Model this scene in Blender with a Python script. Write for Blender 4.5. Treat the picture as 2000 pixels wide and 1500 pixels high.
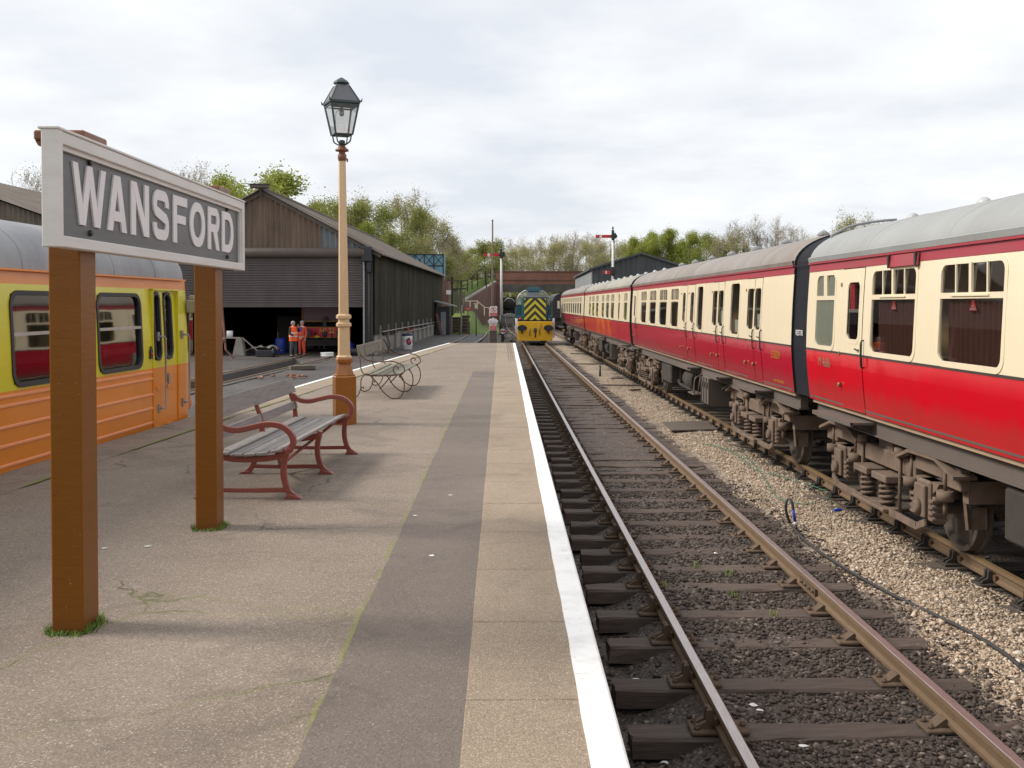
import bpy, bmesh, math, random
import numpy as np
from mathutils import Vector, Matrix, Euler
R = math.radians
random.seed(7); np.random.seed(7)
scene = bpy.context.scene
C = scene.collection
for _o in list(bpy.data.objects): bpy.data.objects.remove(_o, do_unlink=True)

# ------------------------------------------------------------------ camera
CAMZ = 2.56; F = 2000.0; PITCH = R(-1.27); YAW = R(-0.573)
cd = bpy.data.cameras.new('camera'); cam = bpy.data.objects.new('camera', cd); C.objects.link(cam)
cam.location = (0, 0, CAMZ); cam.rotation_euler = (R(90) + PITCH, 0, YAW)
cd.sensor_width = 36; cd.lens = 36; cd.shift_y = -0.05585; cd.clip_start = 0.05; cd.clip_end = 4000
scene.camera = cam
scene.render.resolution_x = 1024; scene.render.resolution_y = 768

# ------------------------------------------------------------------ light
SUN_EL = 40; SUN_AZ = -86          # azimuth from +Y towards +X (negative = left)
world = bpy.data.worlds.new('World'); scene.world = world; world.use_nodes = True
wn = world.node_tree.nodes; wl = world.node_tree.links; wn.clear()
wo = wn.new('ShaderNodeOutputWorld'); bg = wn.new('ShaderNodeBackground'); bg2 = wn.new('ShaderNodeBackground'); mx = wn.new('ShaderNodeMixShader')
sky = wn.new('ShaderNodeTexSky'); sky.sky_type = 'NISHITA'; sky.sun_disc = False
sky.sun_elevation = R(SUN_EL); sky.sun_rotation = R(SUN_AZ); sky.air_density = 1.0; sky.dust_density = 2.5
wl.new(sky.outputs[0], bg.inputs[0]); bg.inputs[1].default_value = 0.10
tc = wn.new('ShaderNodeTexCoord'); sx = wn.new('ShaderNodeSeparateXYZ'); wl.new(tc.outputs['Generated'], sx.inputs[0])
# project the direction on a cloud plane so clouds flatten towards the horizon
def wm(op, a, b=None):
    n = wn.new('ShaderNodeMath'); n.operation = op
    for i, v in enumerate((a, b)):
        if v is None: continue
        if isinstance(v, (int, float)): n.inputs[i].default_value = v
        else: wl.new(v, n.inputs[i])
    return n.outputs[0]
zz = wm('ADD', wm('MAXIMUM', sx.outputs['Z'], 0.0), 0.17)
cx_ = wn.new('ShaderNodeCombineXYZ'); wl.new(wm('DIVIDE', sx.outputs['X'], zz), cx_.inputs[0]); wl.new(wm('DIVIDE', sx.outputs['Y'], zz), cx_.inputs[1])
n1 = wn.new('ShaderNodeTexNoise'); n1.inputs['Scale'].default_value = 0.95; n1.inputs['Detail'].default_value = 6; n1.inputs['Roughness'].default_value = .52; n1.inputs['Distortion'].default_value = .25
n2 = wn.new('ShaderNodeTexNoise'); n2.inputs['Scale'].default_value = 2.3; n2.inputs['Detail'].default_value = 5; n2.inputs['Roughness'].default_value = .55
mp = wn.new('ShaderNodeMapping'); mp.inputs['Location'].default_value = (1.7, 4.4, 0); wl.new(cx_.outputs[0], mp.inputs[0])
wl.new(mp.outputs[0], n1.inputs[0]); wl.new(mp.outputs[0], n2.inputs[0])
cs = wm('ADD', wm('MULTIPLY', n1.outputs[0], .62), wm('MULTIPLY', n2.outputs[0], .38))
cr = wn.new('ShaderNodeValToRGB'); wl.new(cs, cr.inputs[0]); el = cr.color_ramp.elements
el[0].position = .38; el[0].color = (.575, .605, .655, 1); el[1].position = .62; el[1].color = (.80, .805, .81, 1)
e = el.new(.47); e.color = (.665, .685, .715, 1); e = el.new(.56); e.color = (.735, .75, .765, 1)
wl.new(cr.outputs[0], bg2.inputs[0]); bg2.inputs[1].default_value = 1.0
mx.inputs[0].default_value = .94                       # nearly closed cloud deck over the clear sky
wl.new(bg.outputs[0], mx.inputs[1]); wl.new(bg2.outputs[0], mx.inputs[2]); wl.new(mx.outputs[0], wo.inputs[0])
sd = bpy.data.lights.new('sun', 'SUN'); sd.energy = 2.6; sd.angle = R(16); sd.color = (1, .93, .83)
sun = bpy.data.objects.new('sun', sd); C.objects.link(sun)
_d = Vector((math.sin(R(SUN_AZ)) * math.cos(R(SUN_EL)), math.cos(R(SUN_AZ)) * math.cos(R(SUN_EL)), math.sin(R(SUN_EL))))
sun.rotation_euler = _d.to_track_quat('Z', 'Y').to_euler(); sun.location = (-30, 10, 40)
vs = scene.view_settings; vs.view_transform = 'Standard'; vs.look = 'None'; vs.exposure = 0.48; vs.gamma = 1.0
scene.render.engine = 'CYCLES'
scene.cycles.max_bounces = 6; scene.cycles.transparent_max_bounces = 12

# pixel (2000x1500 photograph) -> world point on a height or at a depth
_cr = cam.rotation_euler.to_matrix()
def ray(px, py):
    return _cr @ Vector(((px - 1000) / F, (750 - 111.7 - py) / F, -1))
def PZ(px, py, z):
    d = ray(px, py); t = (z - CAMZ) / d.z; return Vector((d.x * t, d.y * t, z))
def PY(px, py, Y):
    d = ray(px, py); t = Y / d.y; return Vector((d.x * t, Y, CAMZ + d.z * t))

# ------------------------------------------------------------------ naming
def T(o, label, cat, group=None):
    o['label'] = label; o['category'] = cat
    if group: o['group'] = group
    return o
def S(o, label=None):
    o['kind'] = 'structure'
    if label: o['label'] = label
    return o
def empty(name, loc=(0, 0, 0), rz=0):
    o = bpy.data.objects.new(name, None); C.objects.link(o); o.location = loc; o.rotation_euler = (0, 0, rz); o.empty_display_size = .2
    return o
def dup(o, loc=None, rz=None, parent=None, scale=None):
    c = o.copy(); C.objects.link(c)
    if parent is not None: c.parent = parent
    if loc is not None: c.location = loc
    if rz is not None: c.rotation_euler = (0, 0, rz)
    if scale is not None: c.scale = scale
    for ch in o.children: dup(ch, parent=c)
    return c

# ------------------------------------------------------------------ mesh builder
class MB:
    def __init__(s): s.v = []; s.f = []; s.m = []; s.s = []
    def add(s, vs, fs, mi=0, smooth=False):
        b = len(s.v); s.v.extend([tuple(p) for p in vs])
        for f in fs: s.f.append(tuple(b + i for i in f)); s.m.append(mi); s.s.append(smooth)
        return s
    def box(s, x0, x1, y0, y1, z0, z1, mi=0, c=0.0):
        if c > 0:
            c = min(c, abs(x1-x0)*.3, abs(y1-y0)*.3, abs(z1-z0)*.3)
            s.hull_box(x0, x1, y0, y1, z0, z1, c, mi); return s
        v = [(x, y, z) for x in (x0, x1) for y in (y0, y1) for z in (z0, z1)]
        s.add(v, [(0, 1, 3, 2), (4, 6, 7, 5), (0, 4, 5, 1), (2, 3, 7, 6), (0, 2, 6, 4), (1, 5, 7, 3)], mi); return s
    def hull_box(s, x0, x1, y0, y1, z0, z1, c, mi=0):
        # box with chamfered edges
        X = (x0, x1); Y = (y0, y1); Z = (z0, z1); v = []; idx = {}
        for i in (0, 1):
            for j in (0, 1):
                for k in (0, 1):
                    sx_ = 1 if i == 0 else -1; sy_ = 1 if j == 0 else -1; sz_ = 1 if k == 0 else -1
                    for a, p in enumerate(((X[i], Y[j]+sy_*c, Z[k]+sz_*c), (X[i]+sx_*c, Y[j], Z[k]+sz_*c), (X[i]+sx_*c, Y[j]+sy_*c, Z[k]))):
                        idx[(i, j, k, a)] = len(v); v.append(p)
        F_ = []
        for i in (0, 1): F_.append([idx[(i, j, k, 0)] for j, k in ((0, 0), (0, 1), (1, 1), (1, 0))])
        for j in (0, 1): F_.append([idx[(i, j, k, 1)] for i, k in ((0, 0), (0, 1), (1, 1), (1, 0))])
        for k in (0, 1): F_.append([idx[(i, j, k, 2)] for i, j in ((0, 0), (0, 1), (1, 1), (1, 0))])
        for i in (0, 1):
            for j in (0, 1): F_.append([idx[(i, j, 0, 0)], idx[(i, j, 1, 0)], idx[(i, j, 1, 1)], idx[(i, j, 0, 1)]])
            for k in (0, 1): F_.append([idx[(i, 0, k, 0)], idx[(i, 1, k, 0)], idx[(i, 1, k, 2)], idx[(i, 0, k, 2)]])
        for j in (0, 1):
            for k in (0, 1): F_.append([idx[(0, j, k, 1)], idx[(1, j, k, 1)], idx[(1, j, k, 2)], idx[(0, j, k, 2)]])
        for i in (0, 1):
            for j in (0, 1):
                for k in (0, 1): F_.append([idx[(i, j, k, 0)], idx[(i, j, k, 1)], idx[(i, j, k, 2)]])
        s.add(v, F_, mi); return s
    def obox(s, p, size, rot=(0, 0, 0), mi=0, c=0.0):
        t = MB(); a, b, d = (q / 2 for q in size); t.box(-a, a, -b, b, -d, d, 0, c)
        M_ = Matrix.Translation(p) @ Euler(rot).to_matrix().to_4x4()
        s.add([M_ @ Vector(q) for q in t.v], t.f, mi); return s
    def beam(s, p0, p1, w, h, mi=0, up=(0, 0, 1)):
        p0 = Vector(p0); p1 = Vector(p1); d = (p1 - p0).normalized(); u = Vector(up)
        r = d.cross(u)
        if r.length < 1e-4: r = d.cross(Vector((1, 0, 0)))
        r.normalize(); u = r.cross(d)
        v = [p + r * a * w / 2 + u * b * h / 2 for p in (p0, p1) for a, b in ((-1, -1), (1, -1), (1, 1), (-1, 1))]
        s.add(v, [(0, 1, 2, 3), (7, 6, 5, 4), (0, 4, 5, 1), (1, 5, 6, 2), (2, 6, 7, 3), (3, 7, 4, 0)], mi); return s
    def tube(s, pts, r, n=8, mi=0, closed=False, smooth=True, caps=True):
        pts = [Vector(p) for p in pts]; k = len(pts); rs = r if isinstance(r, (list, tuple)) else [r] * k
        up = None; rings = []
        for i, p in enumerate(pts):
            if closed: d = pts[(i + 1) % k] - pts[i - 1]
            else: d = pts[min(i + 1, k - 1)] - pts[max(i - 1, 0)]
            if d.length < 1e-9: d = Vector((0, 0, 1))
            d.normalize()
            if up is None: up = Vector((0, 0, 1)) if abs(d.z) < .9 else Vector((1, 0, 0))
            a = d.cross(up)
            if a.length < 1e-5: a = d.orthogonal()
            a.normalize(); b = a.cross(d); up = b
            rings.append([p + (a * math.cos(2 * math.pi * j / n) + b * math.sin(2 * math.pi * j / n)) * rs[i] for j in range(n)])
        v = [q for rg in rings for q in rg]; f = []
        for i in range(k if closed else k - 1):
            i2 = (i + 1) % k
            for j in range(n): f.append((i * n + j, i * n + (j + 1) % n, i2 * n + (j + 1) % n, i2 * n + j))
        s.add(v, f, mi, smooth)
        if caps and not closed:
            s.add(rings[0], [tuple(range(n))[::-1]], mi); s.add(rings[-1], [tuple(range(n))], mi)
        return s
    def cyl(s, p0, p1, r0, r1=None, n=16, mi=0, smooth=True): return s.tube([p0, p1], [r0, r0 if r1 is None else r1], n, mi, smooth=smooth)
    def lathe(s, prof, n=16, loc=(0, 0, 0), axis='z', mi=0, smooth=True, a0=0.0, cap=True):
        v = []
        for r, h in prof:
            for j in range(n):
                a = a0 + 2 * math.pi * j / n; q = (r * math.cos(a), r * math.sin(a), h)
                if axis == 'x': q = (q[2], q[0], q[1])
                elif axis == 'y': q = (q[0], q[2], q[1])
                v.append((q[0] + loc[0], q[1] + loc[1], q[2] + loc[2]))
        f = []
        for i in range(len(prof) - 1):
            for j in range(n): f.append((i * n + j, i * n + (j + 1) % n, (i + 1) * n + (j + 1) % n, (i + 1) * n + j))
        s.add(v, f, mi, smooth)
        if cap:
            if prof[0][0] > 1e-4: s.add(v[:n], [tuple(range(n))[::-1]], mi)
            if prof[-1][0] > 1e-4: s.add(v[-n:], [tuple(range(n))], mi)
        return s
    def prism(s, poly, a, b, axis='y', mi=0, smooth=False):
        n = len(poly)
        def q(p, t): return {'x': (t, p[0], p[1]), 'y': (p[0], t, p[1]), 'z': (p[0], p[1], t)}[axis]
        v = [q(p, a) for p in poly] + [q(p, b) for p in poly]
        s.add(v, [tuple(range(n)), tuple(range(n, 2 * n))[::-1]], mi)
        s.add(v, [(i, i + n, (i + 1) % n + n, (i + 1) % n) for i in range(n)], mi, smooth); return s
    def ball(s, p, r, n=12, mi=0, sc=(1, 1, 1)):
        k = max(6, n // 2); v = []; f = []
        for i in range(k + 1):
            t = math.pi * i / k
            for j in range(n):
                a = 2 * math.pi * j / n
                v.append((p[0] + r * sc[0] * math.sin(t) * math.cos(a), p[1] + r * sc[1] * math.sin(t) * math.sin(a), p[2] + r * sc[2] * math.cos(t)))
        for i in range(k):
            for j in range(n): f.append((i * n + j, (i + 1) * n + j, (i + 1) * n + (j + 1) % n, i * n + (j + 1) % n))
        s.add(v, f, mi, True); return s
    def build(s, name, mat, parent=None, loc=None, rot=None, fix=True, merge=True):
        me = bpy.data.meshes.new(name); me.from_pydata(s.v, [], s.f)
        mats = mat if isinstance(mat, (list, tuple)) else [mat]
        for m_ in mats: me.materials.append(m_)
        me.polygons.foreach_set('material_index', s.m); me.polygons.foreach_set('use_smooth', s.s)
        if merge or fix:
            bm = bmesh.new(); bm.from_mesh(me)
            if merge: bmesh.ops.remove_doubles(bm, verts=bm.verts, dist=1e-5)
            if fix: bmesh.ops.recalc_face_normals(bm, faces=bm.faces)
            bm.to_mesh(me); bm.free()
        me.update()
        o = bpy.data.objects.new(name, me); C.objects.link(o)
        if parent is not None: o.parent = parent
        if loc is not None: o.location = loc
        if rot is not None: o.rotation_euler = rot
        return o

def smooth_sharp(o, ang=40):
    me = o.data
    me.polygons.foreach_set('use_smooth', [True] * len(me.polygons))
    me.set_sharp_from_angle(angle=R(ang)); return o
def bev(o, w=.004, seg=2):
    m = o.modifiers.new('bevel', 'BEVEL'); m.width = w; m.segments = seg; m.limit_method = 'ANGLE'; m.angle_limit = R(35)
    return o
def catmull(pts, k=6, closed=False):
    P = [Vector(p) for p in pts]; n = len(P); out = []
    rng = range(n) if closed else range(n - 1)
    for i in rng:
        p0 = P[(i - 1) % n] if closed or i > 0 else P[0] * 2 - P[1]
        p1 = P[i]; p2 = P[(i + 1) % n]
        p3 = P[(i + 2) % n] if closed or i + 2 < n else P[-1] * 2 - P[-2]
        for j in range(k):
            t = j / k
            out.append(.5 * ((2 * p1) + (p2 - p0) * t + (2 * p0 - 5 * p1 + 4 * p2 - p3) * t * t + (3 * p1 - p0 - 3 * p2 + p3) * t ** 3))
    if not closed: out.append(P[-1])
    return out
def text_mesh(name, body, size, mat, parent=None, loc=(0, 0, 0), rot=(0, 0, 0), extrude=.002, sx=1.0, align='CENTER', offset=0.0):
    cu = bpy.data.curves.new(name, 'FONT'); cu.body = body; cu.size = size; cu.extrude = extrude; cu.align_x = align; cu.align_y = 'CENTER'; cu.offset = offset; cu.resolution_u = 3
    tmp = bpy.data.objects.new('tmp', cu); C.objects.link(tmp)
    bpy.context.view_layer.update()
    dg = bpy.context.evaluated_depsgraph_get(); me = bpy.data.meshes.new_from_object(tmp.evaluated_get(dg))
    bpy.data.objects.remove(tmp, do_unlink=True); bpy.data.curves.remove(cu)
    me.materials.clear(); me.materials.append(mat); me.name = name
    o = bpy.data.objects.new(name, me); C.objects.link(o); o.location = loc; o.rotation_euler = rot; o.scale = (sx, 1, 1)
    if parent is not None: o.parent = parent
    return o
# ------------------------------------------------------------------ materials
class NT:
    def __init__(s, name):
        s.mat = bpy.data.materials.new(name); s.mat.use_nodes = True; s.n = s.mat.node_tree.nodes; s.l = s.mat.node_tree.links
        s.b = s.n['Principled BSDF']; s.out = s.n['Material Output']; s._tc = None
    def new(s, t, **kw):
        x = s.n.new(t)
        for k, v in kw.items(): setattr(x, k, v)
        return x
    def put(s, sock, v):
        if isinstance(v, bpy.types.NodeSocket): s.l.new(v, sock)
        elif isinstance(v, (tuple, list)) and len(v) == 3 and sock.type == 'RGBA': sock.default_value = (*v, 1)
        else: sock.default_value = v
    @property
    def tc(s):
        if s._tc is None: s._tc = s.new('ShaderNodeTexCoord').outputs['Object']
        return s._tc
    def mapped(s, scale=(1, 1, 1), loc=(0, 0, 0), rot=(0, 0, 0), src=None):
        m = s.new('ShaderNodeMapping'); m.inputs['Scale'].default_value = scale; m.inputs['Location'].default_value = loc; m.inputs['Rotation'].default_value = rot
        s.l.new(src or s.tc, m.inputs[0]); return m.outputs[0]
    def noise(s, scale, detail=4, rough=.55, dist=0, vec=None, out='Fac'):
        x = s.new('ShaderNodeTexNoise'); x.inputs['Scale'].default_value = scale; x.inputs['Detail'].default_value = detail; x.inputs['Roughness'].default_value = rough; x.inputs['Distortion'].default_value = dist
        s.l.new(vec or s.tc, x.inputs['Vector']); return x.outputs[out]
    def vor(s, scale, feature='F1', vec=None, out='Distance', rnd=1):
        x = s.new('ShaderNodeTexVoronoi'); x.feature = feature; x.inputs['Scale'].default_value = scale; x.inputs['Randomness'].default_value = rnd
        s.l.new(vec or s.tc, x.inputs['Vector']); return x.outputs[out]
    def ramp(s, fac, stops, interp='LINEAR'):
        x = s.new('ShaderNodeValToRGB'); x.color_ramp.interpolation = interp; e = x.color_ramp.elements
        while len(e) < len(stops): e.new(.5)
        for i, (p, c) in enumerate(stops):
            e[i].position = p; e[i].color = (*c, 1) if isinstance(c, (tuple, list)) else (c, c, c, 1)
        s.l.new(fac, x.inputs[0]); return x.outputs[0]
    def mix(s, fac, a, b, mode='MIX'):
        x = s.new('ShaderNodeMix', data_type='RGBA', blend_type=mode)
        s.put(x.inputs[0], fac); s.put(x.inputs[6], a); s.put(x.inputs[7], b); return x.outputs[2]
    def math(s, op, a, b=None, c=None, clamp=False):
        x = s.new('ShaderNodeMath', operation=op); x.use_clamp = clamp
        for i, v in enumerate((a, b, c)):
            if v is not None: s.put(x.inputs[i], v)
        return x.outputs[0]
    def bump(s, h, strength=.3, dist=.01, prev=None):
        x = s.new('ShaderNodeBump'); x.inputs['Strength'].default_value = strength; x.inputs['Distance'].default_value = dist
        s.l.new(h, x.inputs['Height'])
        if prev is not None: s.l.new(prev, x.inputs['Normal'])
        s.l.new(x.outputs[0], s.b.inputs['Normal']); return x.outputs[0]
    def xyz(s, src=None):
        x = s.new('ShaderNodeSeparateXYZ'); s.l.new(src or s.tc, x.inputs[0]); return x.outputs
    def island(s): return s.new('ShaderNodeNewGeometry').outputs['Random Per Island']
    def objrand(s): return s.new('ShaderNodeObjectInfo').outputs['Random']
    def fin(s, col=None, rough=None, metal=None, spec=None, coat=None):
        if col is not None: s.put(s.b.inputs['Base Color'], col)
        if rough is not None: s.put(s.b.inputs['Roughness'], rough)
        if metal is not None: s.b.inputs['Metallic'].default_value = metal
        if spec is not None: s.b.inputs['Specular IOR Level'].default_value = spec
        if coat is not None: s.b.inputs['Coat Weight'].default_value = coat; s.b.inputs['Coat Roughness'].default_value = .08
        return s.mat

def paint(name, c, rough=.4, dirt=.25, dscale=3, dcol=(.12, .09, .07), bump=.1, bscale=40, stretch=(1, 1, 1), metal=0, coat=None, spec=.5, bdist=.003):
    """painted or plain surface with uneven dirt, streaks and a light bump"""
    k = NT(name); v = k.mapped(stretch)
    n = k.noise(dscale, 6, .62, .3, v); f = k.ramp(n, [(.42, 0), (.72, 1)])
    n2 = k.noise(dscale * 7, 4, .6, 0, v)
    f2 = k.math('MULTIPLY', f, dirt); col = k.mix(f2, c, dcol)
    col = k.mix(k.math('MULTIPLY', n2, .22), col, tuple(min(1, q * .55) for q in c))
    rr = k.math('MULTIPLY_ADD', n, .25, rough - .08)
    if bump: k.bump(k.noise(bscale, 5, .6, 0, v), bump, bdist)
    return k.fin(col, rr, metal, spec, coat)
def plain(name, c, rough=.5, metal=0, spec=.5):
    return paint(name, c, rough, .12, 2.5, bump=0.05, metal=metal, spec=spec)

M = {}
M['cream'] = paint('cream_paint', (.84, .725, .525), .28, .10, 1.1, (.40, .29, .18), 0, 2, (1, 1.6, .6), bdist=.01, coat=.2)
def red_paint(name, c, wave=.35):
    k = NT(name); v = k.mapped((.3, .55, .25))
    n = k.noise(1.6, 5, .6, .3, k.mapped((1, 2.2, .45)))
    col = k.mix(k.math('MULTIPLY', k.ramp(n, [(.4, 0), (.75, 1)]), .35), c, tuple(q * .62 + .012 for q in c))
    dz = k.ramp(k.math('ADD', k.math('MULTIPLY_ADD', k.xyz()[2], 1, -1.27), k.math('MULTIPLY', n, -.35)), [(-.0, 1), (.16, 0)]); col = k.mix(k.math('MULTIPLY', dz, .3), col, (.16, .07, .05))
    k.bump(k.noise(1.7, 2, .4, .2, v), wave, .05)
    return k.fin(col, .16, 0, .5, .2)
M['carmine'] = red_paint('carmine_paint', (.64, .003, .016), .7)
M['carmine_b'] = red_paint('carmine_paint_dull', (.46, .006, .03), .2)
M['carmine_c'] = None
k = NT('faded_orange_red_paint'); xs = k.xyz()
n = k.noise(.55, 4, .6, .5, k.mapped((1, 1, 1.2)))
f = k.math('MULTIPLY', k.ramp(n, [(.42, 0), (.55, 1)]), k.ramp(k.math('MULTIPLY_ADD', xs[1], .1, .55), [(.1, 0), (.25, 1), (.72, 1), (.85, 0)]))
k.bump(k.noise(3, 3), .05, .02); M['carmine_c'] = k.fin(k.mix(f, (.42, .012, .03), (.62, .10, .02)), .3, coat=.2)
M['maroon'] = paint('maroon_paint', (.36, .035, .055), .4, .3, 2, (.2, .12, .1), .05)
def roofmat(name, c, c2, rust=.0):
    k = NT(name); n = k.noise(1.1, 6, .65, .4, k.mapped((.5, 1, .5))); n2 = k.noise(14, 4, .6)
    col = k.mix(k.ramp(n, [(.35, 0), (.68, 1)]), c, c2)
    st = k.noise(2.3, 5, .7, .2, k.mapped((.12, 2.2, .12)))
    col = k.mix(k.math('MULTIPLY', k.ramp(st, [(.56, 0), (.74, 1)]), rust), col, (.30, .15, .06))
    col = k.mix(k.math('MULTIPLY', n2, .25), col, tuple(q * .5 for q in c))
    k.bump(n2, .12, .004); return k.fin(col, .55)
M['roof_pale'] = roofmat('pale_grey_roof', (.33, .34, .335), (.27, .275, .265), .08)
M['roof_brown'] = roofmat('brownish_grey_roof', (.27, .25, .235), (.20, .165, .135), .9)
M['roof_mixed'] = roofmat('patched_roof', (.38, .36, .29), (.20, .18, .165), .35)
M['roof_silver'] = roofmat('silver_grey_roof', (.33, .335, .35), (.21, .21, .225), .0)
M['under'] = paint('brake_dust_brown', (.19, .135, .10), .85, .55, 4, (.05, .035, .028), .5, 60)
M['under_dark'] = paint('dark_underframe', (.05, .04, .034), .85, .5, 4, (.02, .016, .014), .4, 40)
M['solebar'] = paint('solebar_grey', (.13, .105, .09), .7, .4, 2, (.09, .07, .055), .3, 30)
M['wheel'] = paint('wheel_steel_dusty', (.13, .105, .09), .65, .5, 5, (.05, .04, .03), .3, 50, metal=.2)
M['tread'] = paint('polished_tread', (.32, .30, .28), .35, .3, 5, (.12, .09, .07), .1, 50, metal=.8)
M['black'] = paint('black_paint', (.022, .023, .027), .42, .3, 2, (.05, .045, .04), .1, 30)
M['bellows'] = paint('gangway_black', (.016, .018, .025), .75, .3, 1.4, (.05, .045, .04), .15, 12, spec=.15)
M['dark_in'] = paint('dark_interior', (.10, .08, .065), .8, .3, 2)
M['brown_in'] = paint('brown_interior_panel', (.42, .30, .20), .5, .4, 2)
M['curtain'] = paint('red_curtain', (.10, .035, .03), .8, .5, 9, (.05, .01, .01), .4, 8, (1, 9, .4))
M['yellow_curtain'] = None
M['steel'] = paint('dull_steel', (.38, .37, .36), .4, .3, 6, (.15, .1, .08), .1, 60, metal=.7)
M['brass'] = paint('weathered_brass', (.36, .24, .10), .45, .3, 6, (.1, .06, .03), .1, 60, metal=.6)
M['white'] = paint('white_paint', (.78, .78, .76), .45, .22, 2.5, (.32, .29, .25), .12, 25)
M['aluminium'] = paint('aluminium_frame', (.52, .51, .49), .35, .2, 4, metal=.6)
M['rubber'] = plain('rubber', (.02, .02, .022), .5)
# glass: reflective pane that lets a dim view through
def glass(name, tint, gl=.9, refl=.13):
    k = NT(name); k.n.remove(k.b)
    t = k.new('ShaderNodeBsdfTransparent'); t.inputs[0].default_value = (*tint, 1)
    g = k.new('ShaderNodeBsdfGlossy'); g.inputs['Roughness'].default_value = .03; g.inputs[0].default_value = (gl, gl, gl, 1)
    fr = k.new('ShaderNodeLayerWeight'); fr.inputs[0].default_value = .5
    b = k.new('ShaderNodeBump'); b.inputs['Strength'].default_value = .05; b.inputs['Distance'].default_value = .02
    k.l.new(k.noise(1.2, 2), b.inputs['Height']); k.l.new(b.outputs[0], g.inputs['Normal'])
    m = k.new('ShaderNodeMixShader'); k.l.new(k.math('MULTIPLY_ADD', k.math('POWER', fr.outputs[1], 4.0), .8, refl, clamp=True), m.inputs[0])
    k.l.new(t.outputs[0], m.inputs[1]); k.l.new(g.outputs[0], m.inputs[2]); k.l.new(m.outputs[0], k.out.inputs[0])
    return k.mat
M['glass'] = glass('coach_window_glass', (.80, .80, .75), .9, .20)
M['glass_green'] = glass('green_window_glass', (.35, .42, .38))
M['lamp_glass'] = glass('lantern_glass', (.78, .78, .76), .85, .12)
k = NT('frosted_pane'); M['frost'] = k.fin(k.mix(k.noise(5, 3), (.17, .18, .14), (.12, .13, .10)), .35)
M['blind_dark'] = plain('dark_pane', (.03, .032, .035), .08)
k = NT('yellow_striped_curtain'); xs = k.xyz()
w = k.math('FRACT', k.math('MULTIPLY', k.math('ADD', xs[1], xs[2]), 3.3)); M['yellow_curtain'] = k.fin(k.mix(k.math('GREATER_THAN', w, .5), (.42, .36, .05), (.05, .05, .04)), .7)
# railcar
M['rc_yellow'] = paint('railcar_yellow', (.66, .60, .02), .25, .12, 1.2, (.3, .25, .04), .05, 8, (.5, .5, 1), coat=.3, bdist=.01)
M['rc_orange'] = paint('railcar_orange', (.76, .235, .010), .3, .3, 1.6, (.38, .11, .02), .06, 8, (.5, .5, 1), coat=.3, bdist=.01)
# timber, posts and iron
def wood(name, c, c2, rough=.7, gloss=None, stretch=(14, 1, 14), sc=3, bump=.5):
    k = NT(name); v = k.mapped(stretch)
    n = k.noise(sc, 8, .65, .6, v); n2 = k.noise(sc * .35, 3, .5)
    col = k.mix(k.ramp(n, [(.3, 0), (.7, 1)]), c, c2); col = k.mix(k.math('MULTIPLY', n2, .3), col, tuple(q * .5 for q in c))
    k.bump(n, bump, .004); return k.fin(col, rough, coat=gloss)
M['slat'] = wood('weathered_bench_timber', (.31, .28, .26), (.17, .15, .145), .75, stretch=(16, 1.2, 16))
M['slat_old'] = wood('mossy_old_timber', (.27, .245, .19), (.13, .12, .095), .85, stretch=(14, 1.4, 14))
k = NT('glossy_brown_post_paint'); v = k.mapped((1, 1, 6)); n = k.noise(7, 7, .7, .4, v); nf = k.noise(55, 3, .5)
col = k.mix(k.ramp(n, [(.3, 0), (.7, 1)]), (.205, .075, .007), (.178, .063, .006))
chip = k.ramp(k.noise(26, 4, .7, 0, k.mapped((1, 1, 1.7))), [(.69, 0), (.71, 1)])
col = k.mix(chip, col, (.42, .30, .18)); zz_ = k.xyz()[2]
col = k.mix(k.math('MULTIPLY', k.ramp(k.math('ADD', zz_, k.math('MULTIPLY', n, .15)), [(.0, 1), (.17, 0)]), .75), col, (.11, .045, .02))
b1 = k.bump(n, .40, .005); k.bump(nf, .15, .002, b1); M['post_brown'] = k.fin(col, .34, coat=.04, spec=.25)
M['lamp_brown'] = paint('gloss_brown_iron', (.30, .105, .012), .25, .2, 3, (.12, .04, .01), .12, 30, coat=.3)
M['lamp_brown_dark'] = paint('red_brown_iron', (.20, .075, .035), .4, .3, 6, (.08, .04, .02), .2, 40)
M['lamp_cream'] = paint('lamp_cream', (.66, .46, .265), .35, .15, 2, (.35, .2, .09), .08, 30)
M['lantern'] = paint('lantern_green_black', (.035, .055, .055), .4, .2, 5, (.06, .06, .06), .1, 40)
M['lantern_top'] = paint('lantern_grey_top', (.15, .15, .165), .4, .2, 3)
M['bench_iron'] = paint('bench_red_iron', (.25, .062, .042), .38, .3, 5, (.13, .035, .03), .25, 50)
M['rust_iron'] = paint('rusty_wrought_iron', (.15, .085, .055), .8, .5, 30, (.06, .035, .025), .5, 90)
k = NT('sign_grey_panel'); v = k.mapped((1, .4, 5)); n = k.noise(6, 7, .7, .3, v)
col = k.mix(k.ramp(n, [(.3, 0), (.72, 1)]), (.075, .077, .083), (.115, .115, .115))
gr = k.ramp(k.math('ADD', k.xyz()[2], k.math('MULTIPLY', n, .25)), [(.12, 1), (.34, 0)])
col = k.mix(k.math('MULTIPLY', gr, .35), col, (.10, .105, .07)); k.bump(n, .35, .003); M['sign_panel'] = k.fin(col, .42)
M['sign_frame'] = paint('sign_frame_white', (.72, .70, .68), .5, .25, 3, (.36, .34, .26), .25, 20, (1, .4, 3))
M['letter'] = paint('letter_white', (.78, .75, .76), .45, .12, 6, (.45, .40, .40), .1, 30)
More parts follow.
